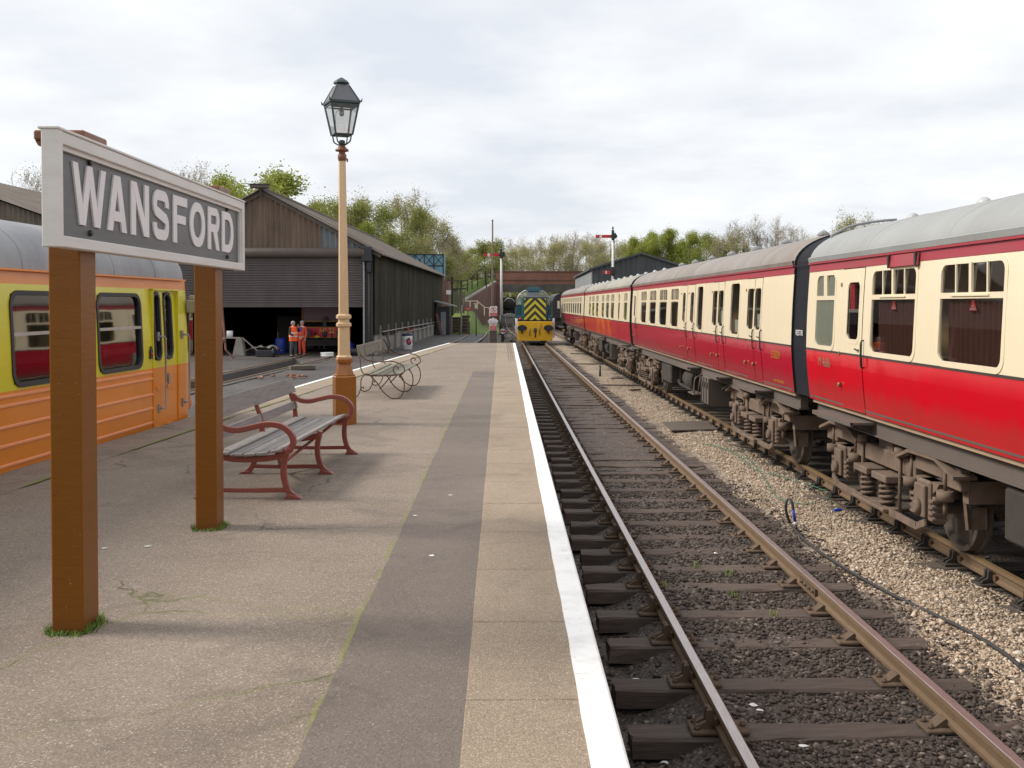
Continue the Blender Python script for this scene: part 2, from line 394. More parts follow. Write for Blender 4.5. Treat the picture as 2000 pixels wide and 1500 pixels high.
# rails and sleepers
M['rail_side'] = paint('rusty_rail', (.17, .112, .066), .8, .6, 5, (.13, .075, .035), .5, 60)
k = NT('rail_head'); n = k.noise(8, 5, .6, 0, k.mapped((20, .6, 1))); M['rail_head'] = k.fin(k.mix(k.ramp(n, [(.35, 0), (.7, 1)]), (.52, .48, .48), (.36, .29, .25)), .30, .8)
M['rail_gold'] = paint('dull_ochre_rail_head', (.25, .165, .075), .55, .5, 4, (.16, .10, .05), .3, 40, metal=.25)
M['chair'] = paint('cast_iron_chair', (.13, .085, .055), .85, .5, 12, (.05, .035, .025), .6, 70)
M['key'] = paint('timber_key', (.13, .07, .035), .8, .5, 12, (.05, .03, .02), .5, 60)
def sleepermat(name, c, c2):
    k = NT(name); v = k.mapped((1.3, 16, 16)); rnd = k.objrand()
    add = k.new('ShaderNodeVectorMath', operation='ADD'); cb = k.new('ShaderNodeCombineXYZ'); k.l.new(k.math('MULTIPLY', rnd, 37), cb.inputs[0]); k.l.new(k.math('MULTIPLY', rnd, 91), cb.inputs[1])
    k.l.new(v, add.inputs[0]); k.l.new(cb.outputs[0], add.inputs[1])
    n = k.noise(2.2, 8, .68, .5, add.outputs[0]); n2 = k.noise(1.1, 4, .6, 0, add.outputs[0])
    col = k.mix(k.ramp(n, [(.32, 0), (.68, 1)]), c, c2); col = k.mix(k.math('MULTIPLY', rnd, .4), col, tuple(q * .55 for q in c2))
    col = k.mix(k.math('MULTIPLY', k.ramp(n2, [(.58, 0), (.72, 1)]), .35), col, (.16, .12, .09))
    k.bump(n, .8, .012); return k.fin(col, .8)
M['sleeper'] = sleepermat('creosoted_sleeper', (.135, .098, .078), (.060, .044, .036))
M['sleeper_pale'] = sleepermat('dusty_sleeper', (.17, .135, .105), (.10, .078, .062))
# stones
def stonemat(name, cols, rough=.85):
    k = NT(name); i = k.island(); n = k.noise(60, 3, .6)
    col = k.ramp(i, cols); col = k.mix(k.math('MULTIPLY', n, .4), col, tuple(q * .5 for q in cols[0][1]))
    k.bump(n, .4, .003); return k.fin(col, rough)
M['stone_dark'] = stonemat('dark_ballast_stone', [(0, (.040, .029, .024)), (.6, (.078, .058, .046)), (.93, (.13, .10, .08)), (1, (.28, .22, .18))])
M['stone_pale'] = stonemat('pale_gravel_stone', [(0, (.22, .155, .105)), (.4, (.46, .35, .25)), (.8, (.64, .51, .38)), (1, (.80, .72, .62))])
# track bed: dark cinder under and between the rails, pale gravel in the six foot
k = NT('track_bed'); x, y, z = k.xyz()
wob = k.math('MULTIPLY_ADD', k.noise(1.1, 5, .65), 1.0, -.5); wob2 = k.math('MULTIPLY_ADD', k.noise(7, 4, .7), .5, -.25)
xx = k.math('ADD', k.math('ADD', x, wob), wob2)
pale = k.ramp(k.math('MULTIPLY', xx, .1), [(.335, 0), (.365, 1), (.462, 1), (.492, 0)])
v1 = k.vor(34, out='Color'); v2 = k.vor(34); sp = k.math('MAXIMUM', 0, 0)
hsv = k.new('ShaderNodeSeparateColor'); k.l.new(v1, hsv.inputs[0])
stone = k.ramp(hsv.outputs[0], [(0, (.22, .165, .12)), (.5, (.45, .35, .26)), (1, (.70, .59, .46))])
dark = k.ramp(hsv.outputs[1], [(0, (.045, .033, .027)), (.6, (.088, .066, .053)), (.93, (.13, .10, .08)), (1, (.28, .23, .19))])
stone = k.mix(k.math('MULTIPLY', k.ramp(k.noise(.9, 5, .6), [(.4, 0), (.7, 1)]), .35), stone, (.16, .12, .09))
col = k.mix(pale, dark, stone); col = k.mix(k.ramp(v2, [(.35, 0), (.75, .5)]), col, (.03, .023, .018))
hh = k.math('SUBTRACT', 1, v2); k.bump(k.math('ADD', hh, k.math('MULTIPLY', k.noise(9, 5), .8)), .9, .02)
M['bed'] = k.fin(col, k.math('MULTIPLY_ADD', pale, .2, .68))
k = NT('yard_cinder'); n = k.noise(.35, 6, .6, .4); n2 = k.noise(5, 6, .7); v = k.vor(26, out='Color'); hs = k.new('ShaderNodeSeparateColor'); k.l.new(v, hs.inputs[0])
col = k.mix(k.ramp(n, [(.35, 0), (.65, 1)]), (.052, .045, .043), (.088, .077, .071)); col = k.mix(k.ramp(n2, [(.5, 0), (.8, .5)]), col, (.05, .042, .04))
col = k.mix(k.ramp(hs.outputs[0], [(.9, 0), (1, .5)]), col, (.3, .26, .22)); k.bump(n2, .5, .02); M['yard'] = k.fin(col, k.math('MULTIPLY_ADD', n, .5, .4))
k = NT('grass'); n = k.noise(.5, 7, .65, .5); n2 = k.noise(6, 5, .7)
col = k.mix(k.ramp(n, [(.35, 0), (.65, 1)]), (.085, .15, .022), (.15, .20, .04)); col = k.mix(k.ramp(n2, [(.45, 0), (.8, .7)]), col, (.10, .095, .04)); k.bump(n2, .8, .06); M['grass'] = k.fin(col, .9)
M['grass_blade'] = None
k = NT('grass_blade'); M['grass_blade'] = k.fin(k.ramp(k.island(), [(0, (.06, .14, .015)), (1, (.22, .30, .05))]), .7)
# platform asphalt with stone chips, cracks and moss
def asphalt(name, c1, c2, chips=.5, chipscale=70, thr=.78, moss=False, coping=False):
    k = NT(name); x, y, z = k.xyz()
    n = k.noise(.55, 6, .6, .3); n2 = k.noise(38, 4, .65); n3 = k.noise(3.2, 6, .65)
    col = k.mix(k.ramp(n, [(.33, 0), (.68, 1)]), c1, c2)
    col = k.mix(k.math('MULTIPLY', k.ramp(n3, [(.5, 0), (.78, 1)]), .3), col, tuple(q * .5 for q in c1))
    vc = k.vor(chipscale, out='Color'); vd = k.vor(chipscale); hs = k.new('ShaderNodeSeparateColor'); k.l.new(vc, hs.inputs[0])
    chip = k.math('MULTIPLY', k.math('GREATER_THAN', hs.outputs[0], thr), k.math('LESS_THAN', vd, .36))
    chip = k.math('MULTIPLY', chip, chips)
    cc = k.ramp(hs.outputs[1], [(0, (.40, .33, .26)), (.5, (.56, .49, .41)), (.75, (.44, .27, .22)), (1, (.74, .70, .64))])
    vc2 = k.vor(chipscale * 2.3, out='Color'); hs2 = k.new('ShaderNodeSeparateColor'); k.l.new(vc2, hs2.inputs[0])
    col = k.mix(k.math('MULTIPLY', k.math('GREATER_THAN', hs2.outputs[0], .80), chips * .55), col, tuple(min(1, q * 1.9) for q in c2))
    col = k.mix(k.math('MULTIPLY', k.math('LESS_THAN', hs2.outputs[1], .14), .5), col, tuple(q * .45 for q in c1))
    col = k.mix(chip, col, cc)
    st = k.noise(.85, 7, .72, .8, k.mapped(loc=(3, 9, 0))); col = k.mix(k.math('MULTIPLY', k.ramp(st, [(.52, 0), (.66, 1)]), .42), col, tuple(q * .42 for q in c1))
    st2 = k.noise(2.6, 4, .6, .2, k.mapped(loc=(13, 4, 0))); col = k.mix(k.math('MULTIPLY', k.ramp(st2, [(.66, 0), (.72, 1)]), .35), col, tuple(min(1, q * 1.5) for q in c2))
    col = k.mix(k.math('MULTIPLY', n2, .38), col, tuple(q * .38 for q in c1))
    if moss:
        wv = k.mapped((1, 1, 1), src=None)
        ad = k.new('ShaderNodeVectorMath', operation='ADD'); nz = k.new('ShaderNodeVectorMath', operation='SCALE'); nz.inputs[3].default_value = .35
        k.l.new(k.noise(2.2, 4, .6, out='Color'), nz.inputs[0]); k.l.new(k.tc, ad.inputs[0]); k.l.new(nz.outputs[0], ad.inputs[1])
        ve = k.vor(.62, 'DISTANCE_TO_EDGE', ad.outputs[0]); crack = k.math('MULTIPLY', k.ramp(ve, [(0, 1), (.0075, 0)]), k.ramp(k.noise(.9, 3), [(.50, 0), (.60, 1)]))
        col = k.mix(k.math('MULTIPLY', crack, .85), col, (.035, .03, .025))
        m1 = k.ramp(k.math('ABSOLUTE', k.math('ADD', k.math('ADD', x, .755), k.math('MULTIPLY_ADD', k.noise(1.2, 4), .03, -.015))), [(.006, 1), (.022, 0)])
        m1 = k.math('MULTIPLY', m1, k.ramp(k.noise(1.6, 4), [(.45, 0), (.58, 1)]))
        pa = k.math('MULTIPLY', k.ramp(ve, [(0, 1), (.02, 0)]), k.ramp(k.noise(.45, 3, .5, 0, k.mapped(loc=(5, 2, 0))), [(.56, 0), (.64, 1)]))
        mo = k.math('MAXIMUM', m1, k.math('MULTIPLY', pa, .45)); mo = k.math('MULTIPLY', k.math('MULTIPLY', mo, .75), k.ramp(n2, [(.3, .35), (.6, 1)]))
        col = k.mix(mo, col, (.19, .20, .03))
    h = k.math('ADD', n2, k.math('MULTIPLY', k.math('SUBTRACT', .5, vd), 1.0)); k.bump(h, .55, .004)
    return k.fin(col, .85)
M['asphalt'] = asphalt('platform_asphalt', (.205, .160, .124), (.275, .222, .176), .62, 70, .70, moss=True)
M['asphalt_dark'] = asphalt('dark_asphalt_strip', (.148, .118, .099), (.198, .161, .134), .3, 75, .9)
M['coping'] = asphalt('coping_slab_stone', (.27, .208, .148), (.345, .272, .198), .6, 92, .5)
k = NT('platform_edge_white'); n = k.noise(3, 6, .7, .3); n2 = k.noise(16, 5, .7)
col = k.mix(k.math('MULTIPLY', k.ramp(n, [(.48, 0), (.75, 1)]), .40), (.82, .82, .81), (.36, .33, .30)); col = k.mix(k.ramp(n2, [(.61, 0), (.72, .55)]), col, (.25, .22, .19)); k.bump(n2, .25, .004); M['edge_white'] = k.fin(col, .6)
# brick
def brickmat(name, c1, c2, mortar, scale=1, soot=False):
    k = NT(name); b = k.new('ShaderNodeTexBrick'); b.inputs['Scale'].default_value = scale; b.inputs['Mortar Size'].default_value = .012; b.inputs['Brick Width'].default_value = .225; b.inputs['Row Height'].default_value = .075
    x, y, z = k.xyz(); cb = k.new('ShaderNodeCombineXYZ'); k.l.new(k.math('ADD', x, y), cb.inputs[0]); k.l.new(z, cb.inputs[1]); k.l.new(cb.outputs[0], b.inputs[0])
    b.inputs[1].default_value = (*c1, 1); b.inputs[2].default_value = (*c2, 1); b.inputs[3].default_value = (*mortar, 1)
    n = k.noise(.4, 6, .65, .3); col = k.mix(k.math('MULTIPLY', k.ramp(n, [(.4, 0), (.7, 1)]), .5), b.outputs[0], tuple(q * .4 for q in c1))
    return k.fin(col, .9)
M['brick'] = brickmat('red_brick', (.40, .15, .095), (.31, .12, .08), (.26, .19, .15))
M['brick_dark'] = brickmat('purple_brick', (.25, .105, .085), (.19, .085, .07), (.18, .13, .11))
M['stonewall'] = brickmat('coursed_stone', (.33, .29, .22), (.24, .21, .16), (.12, .10, .08), .6)
M['platform_brick'] = brickmat('platform_wall_brick', (.10, .07, .055), (.07, .05, .042), (.08, .07, .06))
M['concrete'] = paint('concrete', (.33, .30, .26), .85, .5, 1.2, (.14, .12, .10), .4, 12)
M['girder'] = paint('sooty_steel_girder', (.17, .155, .13), .8, .6, .5, (.03, .028, .026), .2, 4)
# corrugated sheets
def sheet(name, c, c2, rust=.3):
    k = NT(name); n = k.noise(.6, 7, .7, .3, k.mapped((1.4, 1.4, .35))); n2 = k.noise(.35, 4, .6, 0); n3 = k.noise(1.6, 5, .7, 0, k.mapped((5, 5, .3)))
    col = k.mix(k.ramp(n, [(.35, 0), (.66, 1)]), c, c2); col = k.mix(k.math('MULTIPLY', k.ramp(n3, [(.5, 0), (.72, 1)]), rust), col, (.17, .095, .055)); k.bump(n, .15, .01)
    return k.fin(col, .85, spec=.12)
M['gable'] = sheet('brown_corrugated_sheet', (.25, .185, .14), (.14, .105, .085), .35)
M['gable_blue'] = sheet('blue_grey_corrugated_sheet', (.24, .26, .27), (.18, .19, .20), .2)
M['shedwall'] = sheet('mossy_black_shed_cladding', (.014, .014, .009), (.060, .055, .036), .2)
M['shedroof'] = sheet('lichen_grey_shed_roof', (.22, .19, .165), (.15, .125, .108), .2)
M['shutter'] = sheet('dark_roller_shutter', (.155, .135, .128), (.115, .10, .096), .1)
M['barnboard'] = sheet('dark_grey_cladding', (.11, .115, .125), (.075, .078, .088), .12)
M['barnpale'] = sheet('pale_grey_cladding', (.27, .28, .29), (.23, .24, .25), .05)
M['barnroof'] = sheet('slate_grey_roof', (.12, .12, .13), (.09, .09, .10), .05)
M['tank'] = sheet('faded_blue_tank', (.22, .38, .46), (.14, .27, .36), .25)
M['timber_fence'] = sheet('weathered_fence_timber', (.22, .19, .155), (.13, .11, .09), .2)
M['sleeper_wall'] = sheet('stacked_sleeper_timber', (.085, .065, .05), (.05, .038, .032), .2)
# loco colours
M['teal'] = paint('green_blue_loco_paint', (.012, .10, .125), .3, .2, 1.5, (.03, .05, .05), .06, 15, coat=.2)
M['yellow'] = paint('warning_yellow', (.98, .56, .01), .4, .25, 3, (.3, .15, .03), .08, 20)
k = NT('chevron_paint'); x, y, z = k.xyz(); w = k.math('FRACT', k.math('MULTIPLY_ADD', k.math('ADD', z, k.math('ABSOLUTE', x)), 2.128, .0))
n = k.noise(7, 5, .7); col = k.mix(k.math('GREATER_THAN', w, .52), (.03, .032, .035), (.72, .62, .03)); col = k.mix(k.math('MULTIPLY', k.ramp(n, [(.55, 0), (.8, 1)]), .4), col, (.08, .06, .04)); M['chevron'] = k.fin(col, .4)
M['loco_red'] = paint('maroon_loco_paint', (.12, .012, .02), .35, .2, 2, coat=.2)
M['buffer_red'] = paint('buffer_beam_red', (.60, .012, .03), .35, .15, 3, coat=.2)
M['ochre'] = plain('ochre_lining', (.45, .22, .02), .5)
M['signal_red'] = paint('signal_red', (.62, .018, .02), .4, .12, 5)
M['sign_red'] = plain('notice_red', (.55, .03, .035), .5)
M['navy'] = plain('navy_logo', (.012, .03, .16), .5)
M['hose'] = plain('black_hose', (.035, .033, .034), .45)
M['green_cord'] = plain('green_cord', (.05, .20, .12), .7)
M['blue_plastic'] = plain('blue_plastic', (.01, .05, .42), .4)
M['tarp'] = paint('grey_tarpaulin', (.42, .39, .35), .7, .4, 5)
M['yellow_p'] = plain('yellow_paint', (.75, .55, .03), .5)
# people
M['skin'] = plain('skin', (.52, .29, .20), .55)
M['hair'] = plain('grey_hair', (.32, .29, .27), .8)
M['hivis'] = plain('hi_vis_orange', (1.0, .13, .01), .6)
M['reflect'] = plain('reflective_tape', (.75, .72, .68), .4)
M['overall'] = paint('red_orange_overall', (.62, .085, .045), .8, .3, 6, (.3, .05, .03))
M['trouser'] = paint('dark_blue_trousers', (.055, .065, .085), .8, .3, 6)
M['blackcloth'] = plain('black_cloth', (.02, .02, .022), .8)
M['blueshirt'] = plain('blue_shirt', (.03, .06, .35), .7)
# foliage
def leaf(name, a, b, c):
    k = NT(name); i = k.island(); n = k.noise(.9, 4, .6); col = k.ramp(i, [(0, a), (.6, b), (1, c)]); col = k.mix(k.math('MULTIPLY', k.ramp(n, [(.35, 0), (.7, 1)]), .4), col, tuple(q * .55 for q in a))
    k.b.inputs['Subsurface Weight'].default_value = 0
    k.fin(col, .6, spec=.25)
    t = k.new('ShaderNodeBsdfTranslucent'); k.l.new(col, t.inputs[0]); m = k.new('ShaderNodeMixShader'); m.inputs[0].default_value = .45
    k.l.new(k.b.outputs[0], m.inputs[1]); k.l.new(t.outputs[0], m.inputs[2]); k.l.new(m.outputs[0], k.out.inputs[0]); return k.mat
M['leaf_bright'] = leaf('fresh_green_leaf', (.23, .27, .045), (.35, .39, .075), (.47, .49, .12))
M['leaf_mid'] = leaf('olive_green_leaf', (.20, .23, .05), (.31, .33, .09), (.44, .44, .16))
M['leaf_olive'] = leaf('brown_olive_bud', (.30, .28, .12), (.41, .38, .17), (.52, .49, .25))
M['leaf_brown'] = leaf('brown_bud', (.34, .29, .22), (.45, .39, .30), (.56, .50, .38))
M['leaf_ivy'] = leaf('ivy_leaf', (.05, .08, .02), (.09, .13, .03), (.15, .19, .06))
M['leaf_white'] = leaf('blossom', (.35, .36, .22), (.5, .5, .34), (.6, .6, .45))
M['bark'] = paint('bark', (.24, .20, .15), .9, .4, 3, (.07, .055, .04), .5, 12)
M['bark_pale'] = paint('pale_bark', (.42, .36, .29), .9, .4, 3, (.12, .09, .07), .4, 12)
# ------------------------------------------------------------------ ground and platform
ZP = 0.90
_rng = np.random.RandomState(11); _tab = _rng.rand(256, 256)
def vnoise(x, y, s):
    x = np.asarray(x) * s; y = np.asarray(y) * s; xi = np.floor(x).astype(int); yi = np.floor(y).astype(int); fx = x - xi; fy = y - yi
    fx = fx * fx * (3 - 2 * fx); fy = fy * fy * (3 - 2 * fy)
    a = _tab[xi % 256, yi % 256]; b = _tab[(xi + 1) % 256, yi % 256]; c = _tab[xi % 256, (yi + 1) % 256]; d = _tab[(xi + 1) % 256, (yi + 1) % 256]
    return (a * (1 - fx) + b * fx) * (1 - fy) + (c * (1 - fx) + d * fx) * fy - .5
def grid_obj(name, X, Y, Z, mat, smooth=True):
    nx, ny = len(X), len(Y); xx, yy = np.meshgrid(X, Y); v = np.stack([xx, yy, Z], -1).reshape(-1, 3)
    i = np.arange(nx * ny).reshape(ny, nx); f = np.stack([i[:-1, :-1], i[:-1, 1:], i[1:, 1:], i[1:, :-1]], -1).reshape(-1, 4)
    return np_mesh(name, v, f, mat, smooth)
def np_mesh(name, v, f, mat, smooth=False):
    me = bpy.data.meshes.new(name); k = f.shape[1]
    me.vertices.add(len(v)); me.vertices.foreach_set('co', v.astype(np.float32).ravel())
    me.loops.add(f.size); me.loops.foreach_set('vertex_index', f.astype(np.int32).ravel())
    me.polygons.add(len(f)); me.polygons.foreach_set('loop_start', (np.arange(len(f)) * k).astype(np.int32)); me.polygons.foreach_set('loop_total', np.full(len(f), k, np.int32))
    if smooth: me.polygons.foreach_set('use_smooth', np.ones(len(f), bool))
    me.update(calc_edges=True); me.materials.append(mat); me.validate()
    o = bpy.data.objects.new(name, me); C.objects.link(o); return o

g = MB(); g.add([(-1500, -40, -.62), (1500, -40, -.62), (1500, 1500, -.62), (-1500, 1500, -.62)], [(0, 1, 2, 3)]); S(g.build('ground', M['grass']))

def sm(a, b, t): t = np.clip((t - a) / (b - a), 0, 1); return t * t * (3 - 2 * t)
def bed_h(x, y):
    h = -.205 + 0 * x
    h = h + np.where(x < 1.5, -(1 - sm(.95, 1.42, x)) * .155, 0)                     # dug away beside the platform wall
    h = h + .025 * sm(3.5, 4.1, x) * (1 - sm(4.2, 4.7, x))
    h = h - .035 * sm(4.6, 5.0, x)
    return h + vnoise(x, y, 1.3) * .05 + vnoise(x + 9, y, 5) * .03 + vnoise(x, y + 5, 17) * .018
X = np.arange(.38, 8.01, .055); Y = np.concatenate([np.arange(1.0, 16, .055), np.arange(16, 60, .25), np.arange(60, 131, 1.0)])
xx, yy = np.meshgrid(X, Y); S(grid_obj('track_bed', X, Y, bed_h(xx, yy), M['bed']))
X = np.concatenate([np.arange(8.0, 14, .5)]); Y = np.arange(1, 131, 2.0); xx, yy = np.meshgrid(X, Y)
S(grid_obj('cess', X, Y, bed_h(xx, yy), M['bed']))
# ground beyond the platform end
X = np.arange(-1.6, .40, .1); Y = np.arange(42, 131, .4); xx, yy = np.meshgrid(X, Y)
S(grid_obj('rough_ballast', X, Y, -.16 + vnoise(xx, yy, 2) * .12 + vnoise(xx, yy, 7) * .07, M['bed']))
# far tracks beyond the bridge
X = np.arange(-12, 16, 1.0); Y = np.arange(131, 400, 4.0); xx, yy = np.meshgrid(X, Y); S(grid_obj('far_track_bed', X, Y, -.2 + vnoise(xx, yy, .5) * .1, M['bed']))
# yard
PL = [(-8, -5.68), (0, -5.31), (9.93, -4.87), (15.09, -4.53), (20.6, -4.09), (31.6, -3.24), (38, -2.72), (43.7, -2.2)]
def xl(y): return float(np.interp(y, [p[0] for p in PL], [p[1] for p in PL]))
def xr(y): return .412 + .0030 * y
X = np.concatenate([np.arange(-90, -20, 5.), np.arange(-20, -11, .5), np.arange(-11, -8.2, .1), np.arange(-8.2, -1.5, .35)]); Y = np.concatenate([np.arange(-10, 90, .5), np.arange(90, 136, 4.)]); xx, yy = np.meshgrid(X, Y)
hy = -.04 + vnoise(xx, yy, .3) * .06 + vnoise(xx, yy, 1.7) * .03
cl = -9.75 + (yy - 35) * .05
hy = np.where((np.abs(xx - cl) < .86) & (yy > 22) & (yy < 47.6), -.45, hy)            # inspection pit in front of the shed
hy = np.where((xx > -7.6) & (yy < 31), hy - .25, hy)
S(grid_obj('yard', X, Y, hy, M['yard'], False))

# platform body with brick wall, asphalt top and separate laid strips
ys = [-8, 0, 5, 9.93, 15.09, 20.6, 26, 31.6, 38, 43.7]
body = MB(); n = len(ys)
v = []
for y in ys:
    a, b = xl(y) + .05, xr(y) - .05
    v += [(a, y, -.6), (a, y, ZP), (b, y, ZP), (b, y, -.6)]
body.add(v, [(i*4+1, i*4+2, i*4+6, i*4+5) for i in range(n-1)], 0)
body.add(v, [(i*4, i*4+1, i*4+5, i*4+4) for i in range(n-1)] + [(i*4+2, i*4+3, i*4+7, i*4+6) for i in range(n-1)] + [(0, 3, 2, 1), ((n-1)*4, (n-1)*4+1, (n-1)*4+2, (n-1)*4+3)], 1)
plat = S(body.build('platform', [M['asphalt'], M['platform_brick']], fix=True))
st = MB(); sv = []; ns = 400
for i in range(ns + 1):
    y = -2 + 27.2 * (i / ns); e = (float(vnoise(y, 1.5, 2.2)) * .016 + float(vnoise(y, 7.5, 11)) * .012, float(vnoise(y, 4.5, 2.2)) * .010 + float(vnoise(y, 9.5, 13)) * .010)
    sv += [(-.752 + .0018 * y + e[0], y, ZP + .004), (-.13 - .001 * y, y, ZP + .004)]
st.add(sv, [(i*2, i*2+1, i*2+3, i*2+2) for i in range(ns)]); st.build('asphalt_strip', M['asphalt_dark'], plat)
# right-hand coping slabs: one child mesh each
y = 1.08; yj = []
while y < 43.2: yj.append(y); y += 1.053
for i in range(len(yj) - 1):
    a, b = yj[i] + .004, yj[i+1] - .004; m = MB(); dz = random.uniform(-.0015, .0015)
    m.box(0, 1, 0, 1, 0, 1, c=0); m.v = []; m.f = []; m.m = []; m.s = []
    L = lambda y: -.148 - .001 * y; q = [(L(a), a), (xr(a) + .03, a), (xr(b) + .03, b), (L(b), b)]
    m.prism(q, ZP - .06, ZP + .009 + dz, 'z'); o = m.build('coping_slab', M['coping'], plat); bev(o, .006, 1)
# white edge line: wavy hand painted inner border
m = MB(); N_ = 260; vv = []
for i in range(N_ + 1):
    y = 1.0 + (43.2 - 1) * (i / N_) ** 1.6; w = .135 - .0008 * y + .002 * math.sin(y * 2.1) + .0012 * math.sin(y * 9.7) + random.uniform(-.0006, .0006)
    vv += [(xr(y) + .033, y, ZP - .055), (xr(y) + .034, y, ZP + .010), (xr(y) + .024, y, ZP + .0155), (xr(y) - w + .03, y, ZP + .0155), (xr(y) - w + .028, y, ZP + .009)]
ff = []
for i in range(N_):
    for j in range(4): ff.append((i*5+j, i*5+j+1, i*5+j+6, i*5+j+5))
m.add(vv, ff, 0, False); m.build('white_line', M['edge_white'], plat)
# tactile grooves near the far end
m = MB()
for xk in (.20, .265, .33): m.box(xk, xk + .022, 30, 43.2, ZP + .0105, ZP + .0125)
m.build('groove', M['asphalt_dark'], plat)
# left coping and thin white line
for i in range(48):
    a = 1.0 + i * .9; b = a + .892
    if b > 43.5: break
    m = MB(); m.prism([(xl(a) - .03, a), (xl(a) + .56, a), (xl(b) + .56, b), (xl(b) - .03, b)], ZP - .07, ZP + .008, 'z'); o = m.build('coping_slab', M['coping'] if a > 17 else M['asphalt'], plat); bev(o, .006, 1)
m = MB(); vv = []; ff = []; yy_ = np.linspace(19, 43.5, 90)
for y in yy_: vv += [(xl(y) - .034, y, ZP - .06), (xl(y) - .034, y, ZP + .014), (xl(y) + .075, y, ZP + .014)]
for i in range(89):
    for j in range(2): ff.append((i*3+j, i*3+j+1, i*3+j+4, i*3+j+3))
m.add(vv, ff); m.build('white_line', M['edge_white'], plat)
# moss line along the left coping
m = MB(); vv = []; ff = []; K = 300
for i in range(K + 1):
    y = 6 + 33 * (i / K); c = xl(y) + .575; w = max(.0015, .014 + .045 * float(vnoise(y, 3, 1.1)) + .02 * float(vnoise(y, 8, 9)))
    vv += [(c - w, y, ZP + .011), (c + w, y, ZP + .011)]
for i in range(K): ff.append((i*2, i*2+1, i*2+3, i*2+2))
k = NT('moss'); n = k.noise(40, 4, .7); M['moss'] = k.fin(k.mix(n, (.09, .10, .02), (.21, .23, .035)), .95)
o = m.add(vv, ff).build('moss_seam', M['moss'], plat); o['kind'] = 'stuff'

# ------------------------------------------------------------------ railway lines
XT1, XT2 = 2.145, 5.57
def rail_mesh(path, mats=('rail_head', 'rail_side'), ztop=0.0, gap=()):
    prof = [(-.033, -.002), (-.028, 0), (.028, 0), (.033, -.002), (.035, -.035), (.012, -.052), (.009, -.105), (.034, -.122), (.034, -.145), (-.034, -.145), (-.034, -.122), (-.009, -.105), (-.012, -.052), (-.035, -.035)]
    m = MB(); n = len(prof); k = len(path); v = []
    for i, p in enumerate(path):
        a = Vector(path[max(i-1, 0)][:2]); b = Vector(path[min(i+1, k-1)][:2]); d = (b - a).normalized(); nx_, ny_ = d.y, -d.x
        z = p[2] if len(p) > 2 else ztop
        v += [(p[0] + nx_ * q[0], p[1] + ny_ * q[0], z + q[1]) for q in prof]
    for i in range(k - 1):
        for j in range(n):
            j2 = (j + 1) % n; m.add([], []); m.f.append((i*n+j, i*n+j2, (i+1)*n+j2, (i+1)*n+j)); m.m.append(0 if j in (0, 1, 2) else 1); m.s.append(False)
    m.v = v; m.f.append(tuple(range(n))); m.m.append(1); m.s.append(False); m.f.append(tuple(range((k-1)*n, k*n))[::-1]); m.m.append(1); m.s.append(False)
    return m
G2 = .7525
def rail(path, label, mats=('rail_head', 'rail_side'), z=0.0, group=None):
    o = rail_mesh(path, mats, z).build('rail', [M[mats[0]], M[mats[1]]]); return T(o, label, 'rail', group)
yl = [1.0, 14, 30, 60, 100, 131]
r1 = rail([(XT1 - G2, y) for y in yl], 'left running rail of the open track, the rail nearest the white platform edge')
r2 = rail([(XT1 + G2, y) for y in yl], 'right running rail of the open track, beside the pale gravel')
for k_, x_ in ((0, XT1 - G2), (1, XT1 + G2)):        # fishplated joints
    for yj_ in (9.4, 27.7):
        m = MB(); yj_ += k_ * .1
        for s in (-1, 1):
            m.box(x_ + s * .012, x_ + s * .034, yj_ - .23, yj_ + .23, -.112, -.045, c=.005)
            for b in (-.17, -.06, .06, .17): m.lathe([(.014, -.02), (.014, .02)], 6, (x_ + s * .04, yj_ + b, -.08), 'x')
        m.build('fishplate', M['chair'], (r1, r2)[k_])
rail([(XT2 - G2, y) for y in [6.5, 14, 30, 60, 100, 131]], 'ochre rusty rail under the near wheels of the red and cream coaches', ('rail_gold', 'rail_side'))
rail([(XT2 + G2, y) for y in [6.5, 14, 30, 60, 100, 131]], 'rusty rail in shade beneath the far side of the red and cream coaches', ('rail_gold', 'rail_side'))
def offs(path, d):
    out = []
    for i, p in enumerate(path):
        a = Vector(path[max(i-1, 0)][:2]); b = Vector(path[min(i+1, len(path)-1)][:2]); t = (b - a).normalized(); out.append((p[0] + t.y * d, p[1] - t.x * d))
    return out
cur = [(-6.55, 2), (-5.98, 15.1), (-5.15, 28), (-4.15, 42), (-3.2, 55), (-2.5, 67), (-2.15, 80), (-2.05, 95), (-1.5, 128)]
cur = [(p.x, p.y) for p in catmull([(a, b, 0) for a, b in cur], 5)]
rail(offs(cur, -G2), 'left curved rail sweeping past the far end of the platform', z=.03); rail(offs(cur, G2), 'right curved rail ending behind the platform signpost', z=.03)
pit = [(-10.4, 22), (-9.75, 35), (-9.1, 48), (-9.35, 60)]
for s, w in ((-1, 'left'), (1, 'right')): rail(offs(pit, s * G2), w + ' rail of the shed track beside the inspection pit', ('rail_side', 'rail_side'), z=.02)
m = MB()
for s in (-1, 1):
    for i in range(3):
        a = offs(pit, s * .80)[i]; b = offs(pit, s * .80)[i+1]
        if i == 2: b = ((a[0] * .2 + b[0] * .0 + a[0] * .8), 47.6)
        m.beam((a[0], a[1], -.215), (b[0], b[1], -.215), .50, .40)
S(m.build('pit_kerb', M['yard']))
# diverging track beyond the platform, towards the bridge
for d in (-G2, G2): rail(offs([(2.1, 76), (1.7, 90), (1.35, 110), (1.3, 131), (1.5, 250)], d), 'thin far rail crossing under the bridge towards the black engine', group='far rails of the line under the bridge')

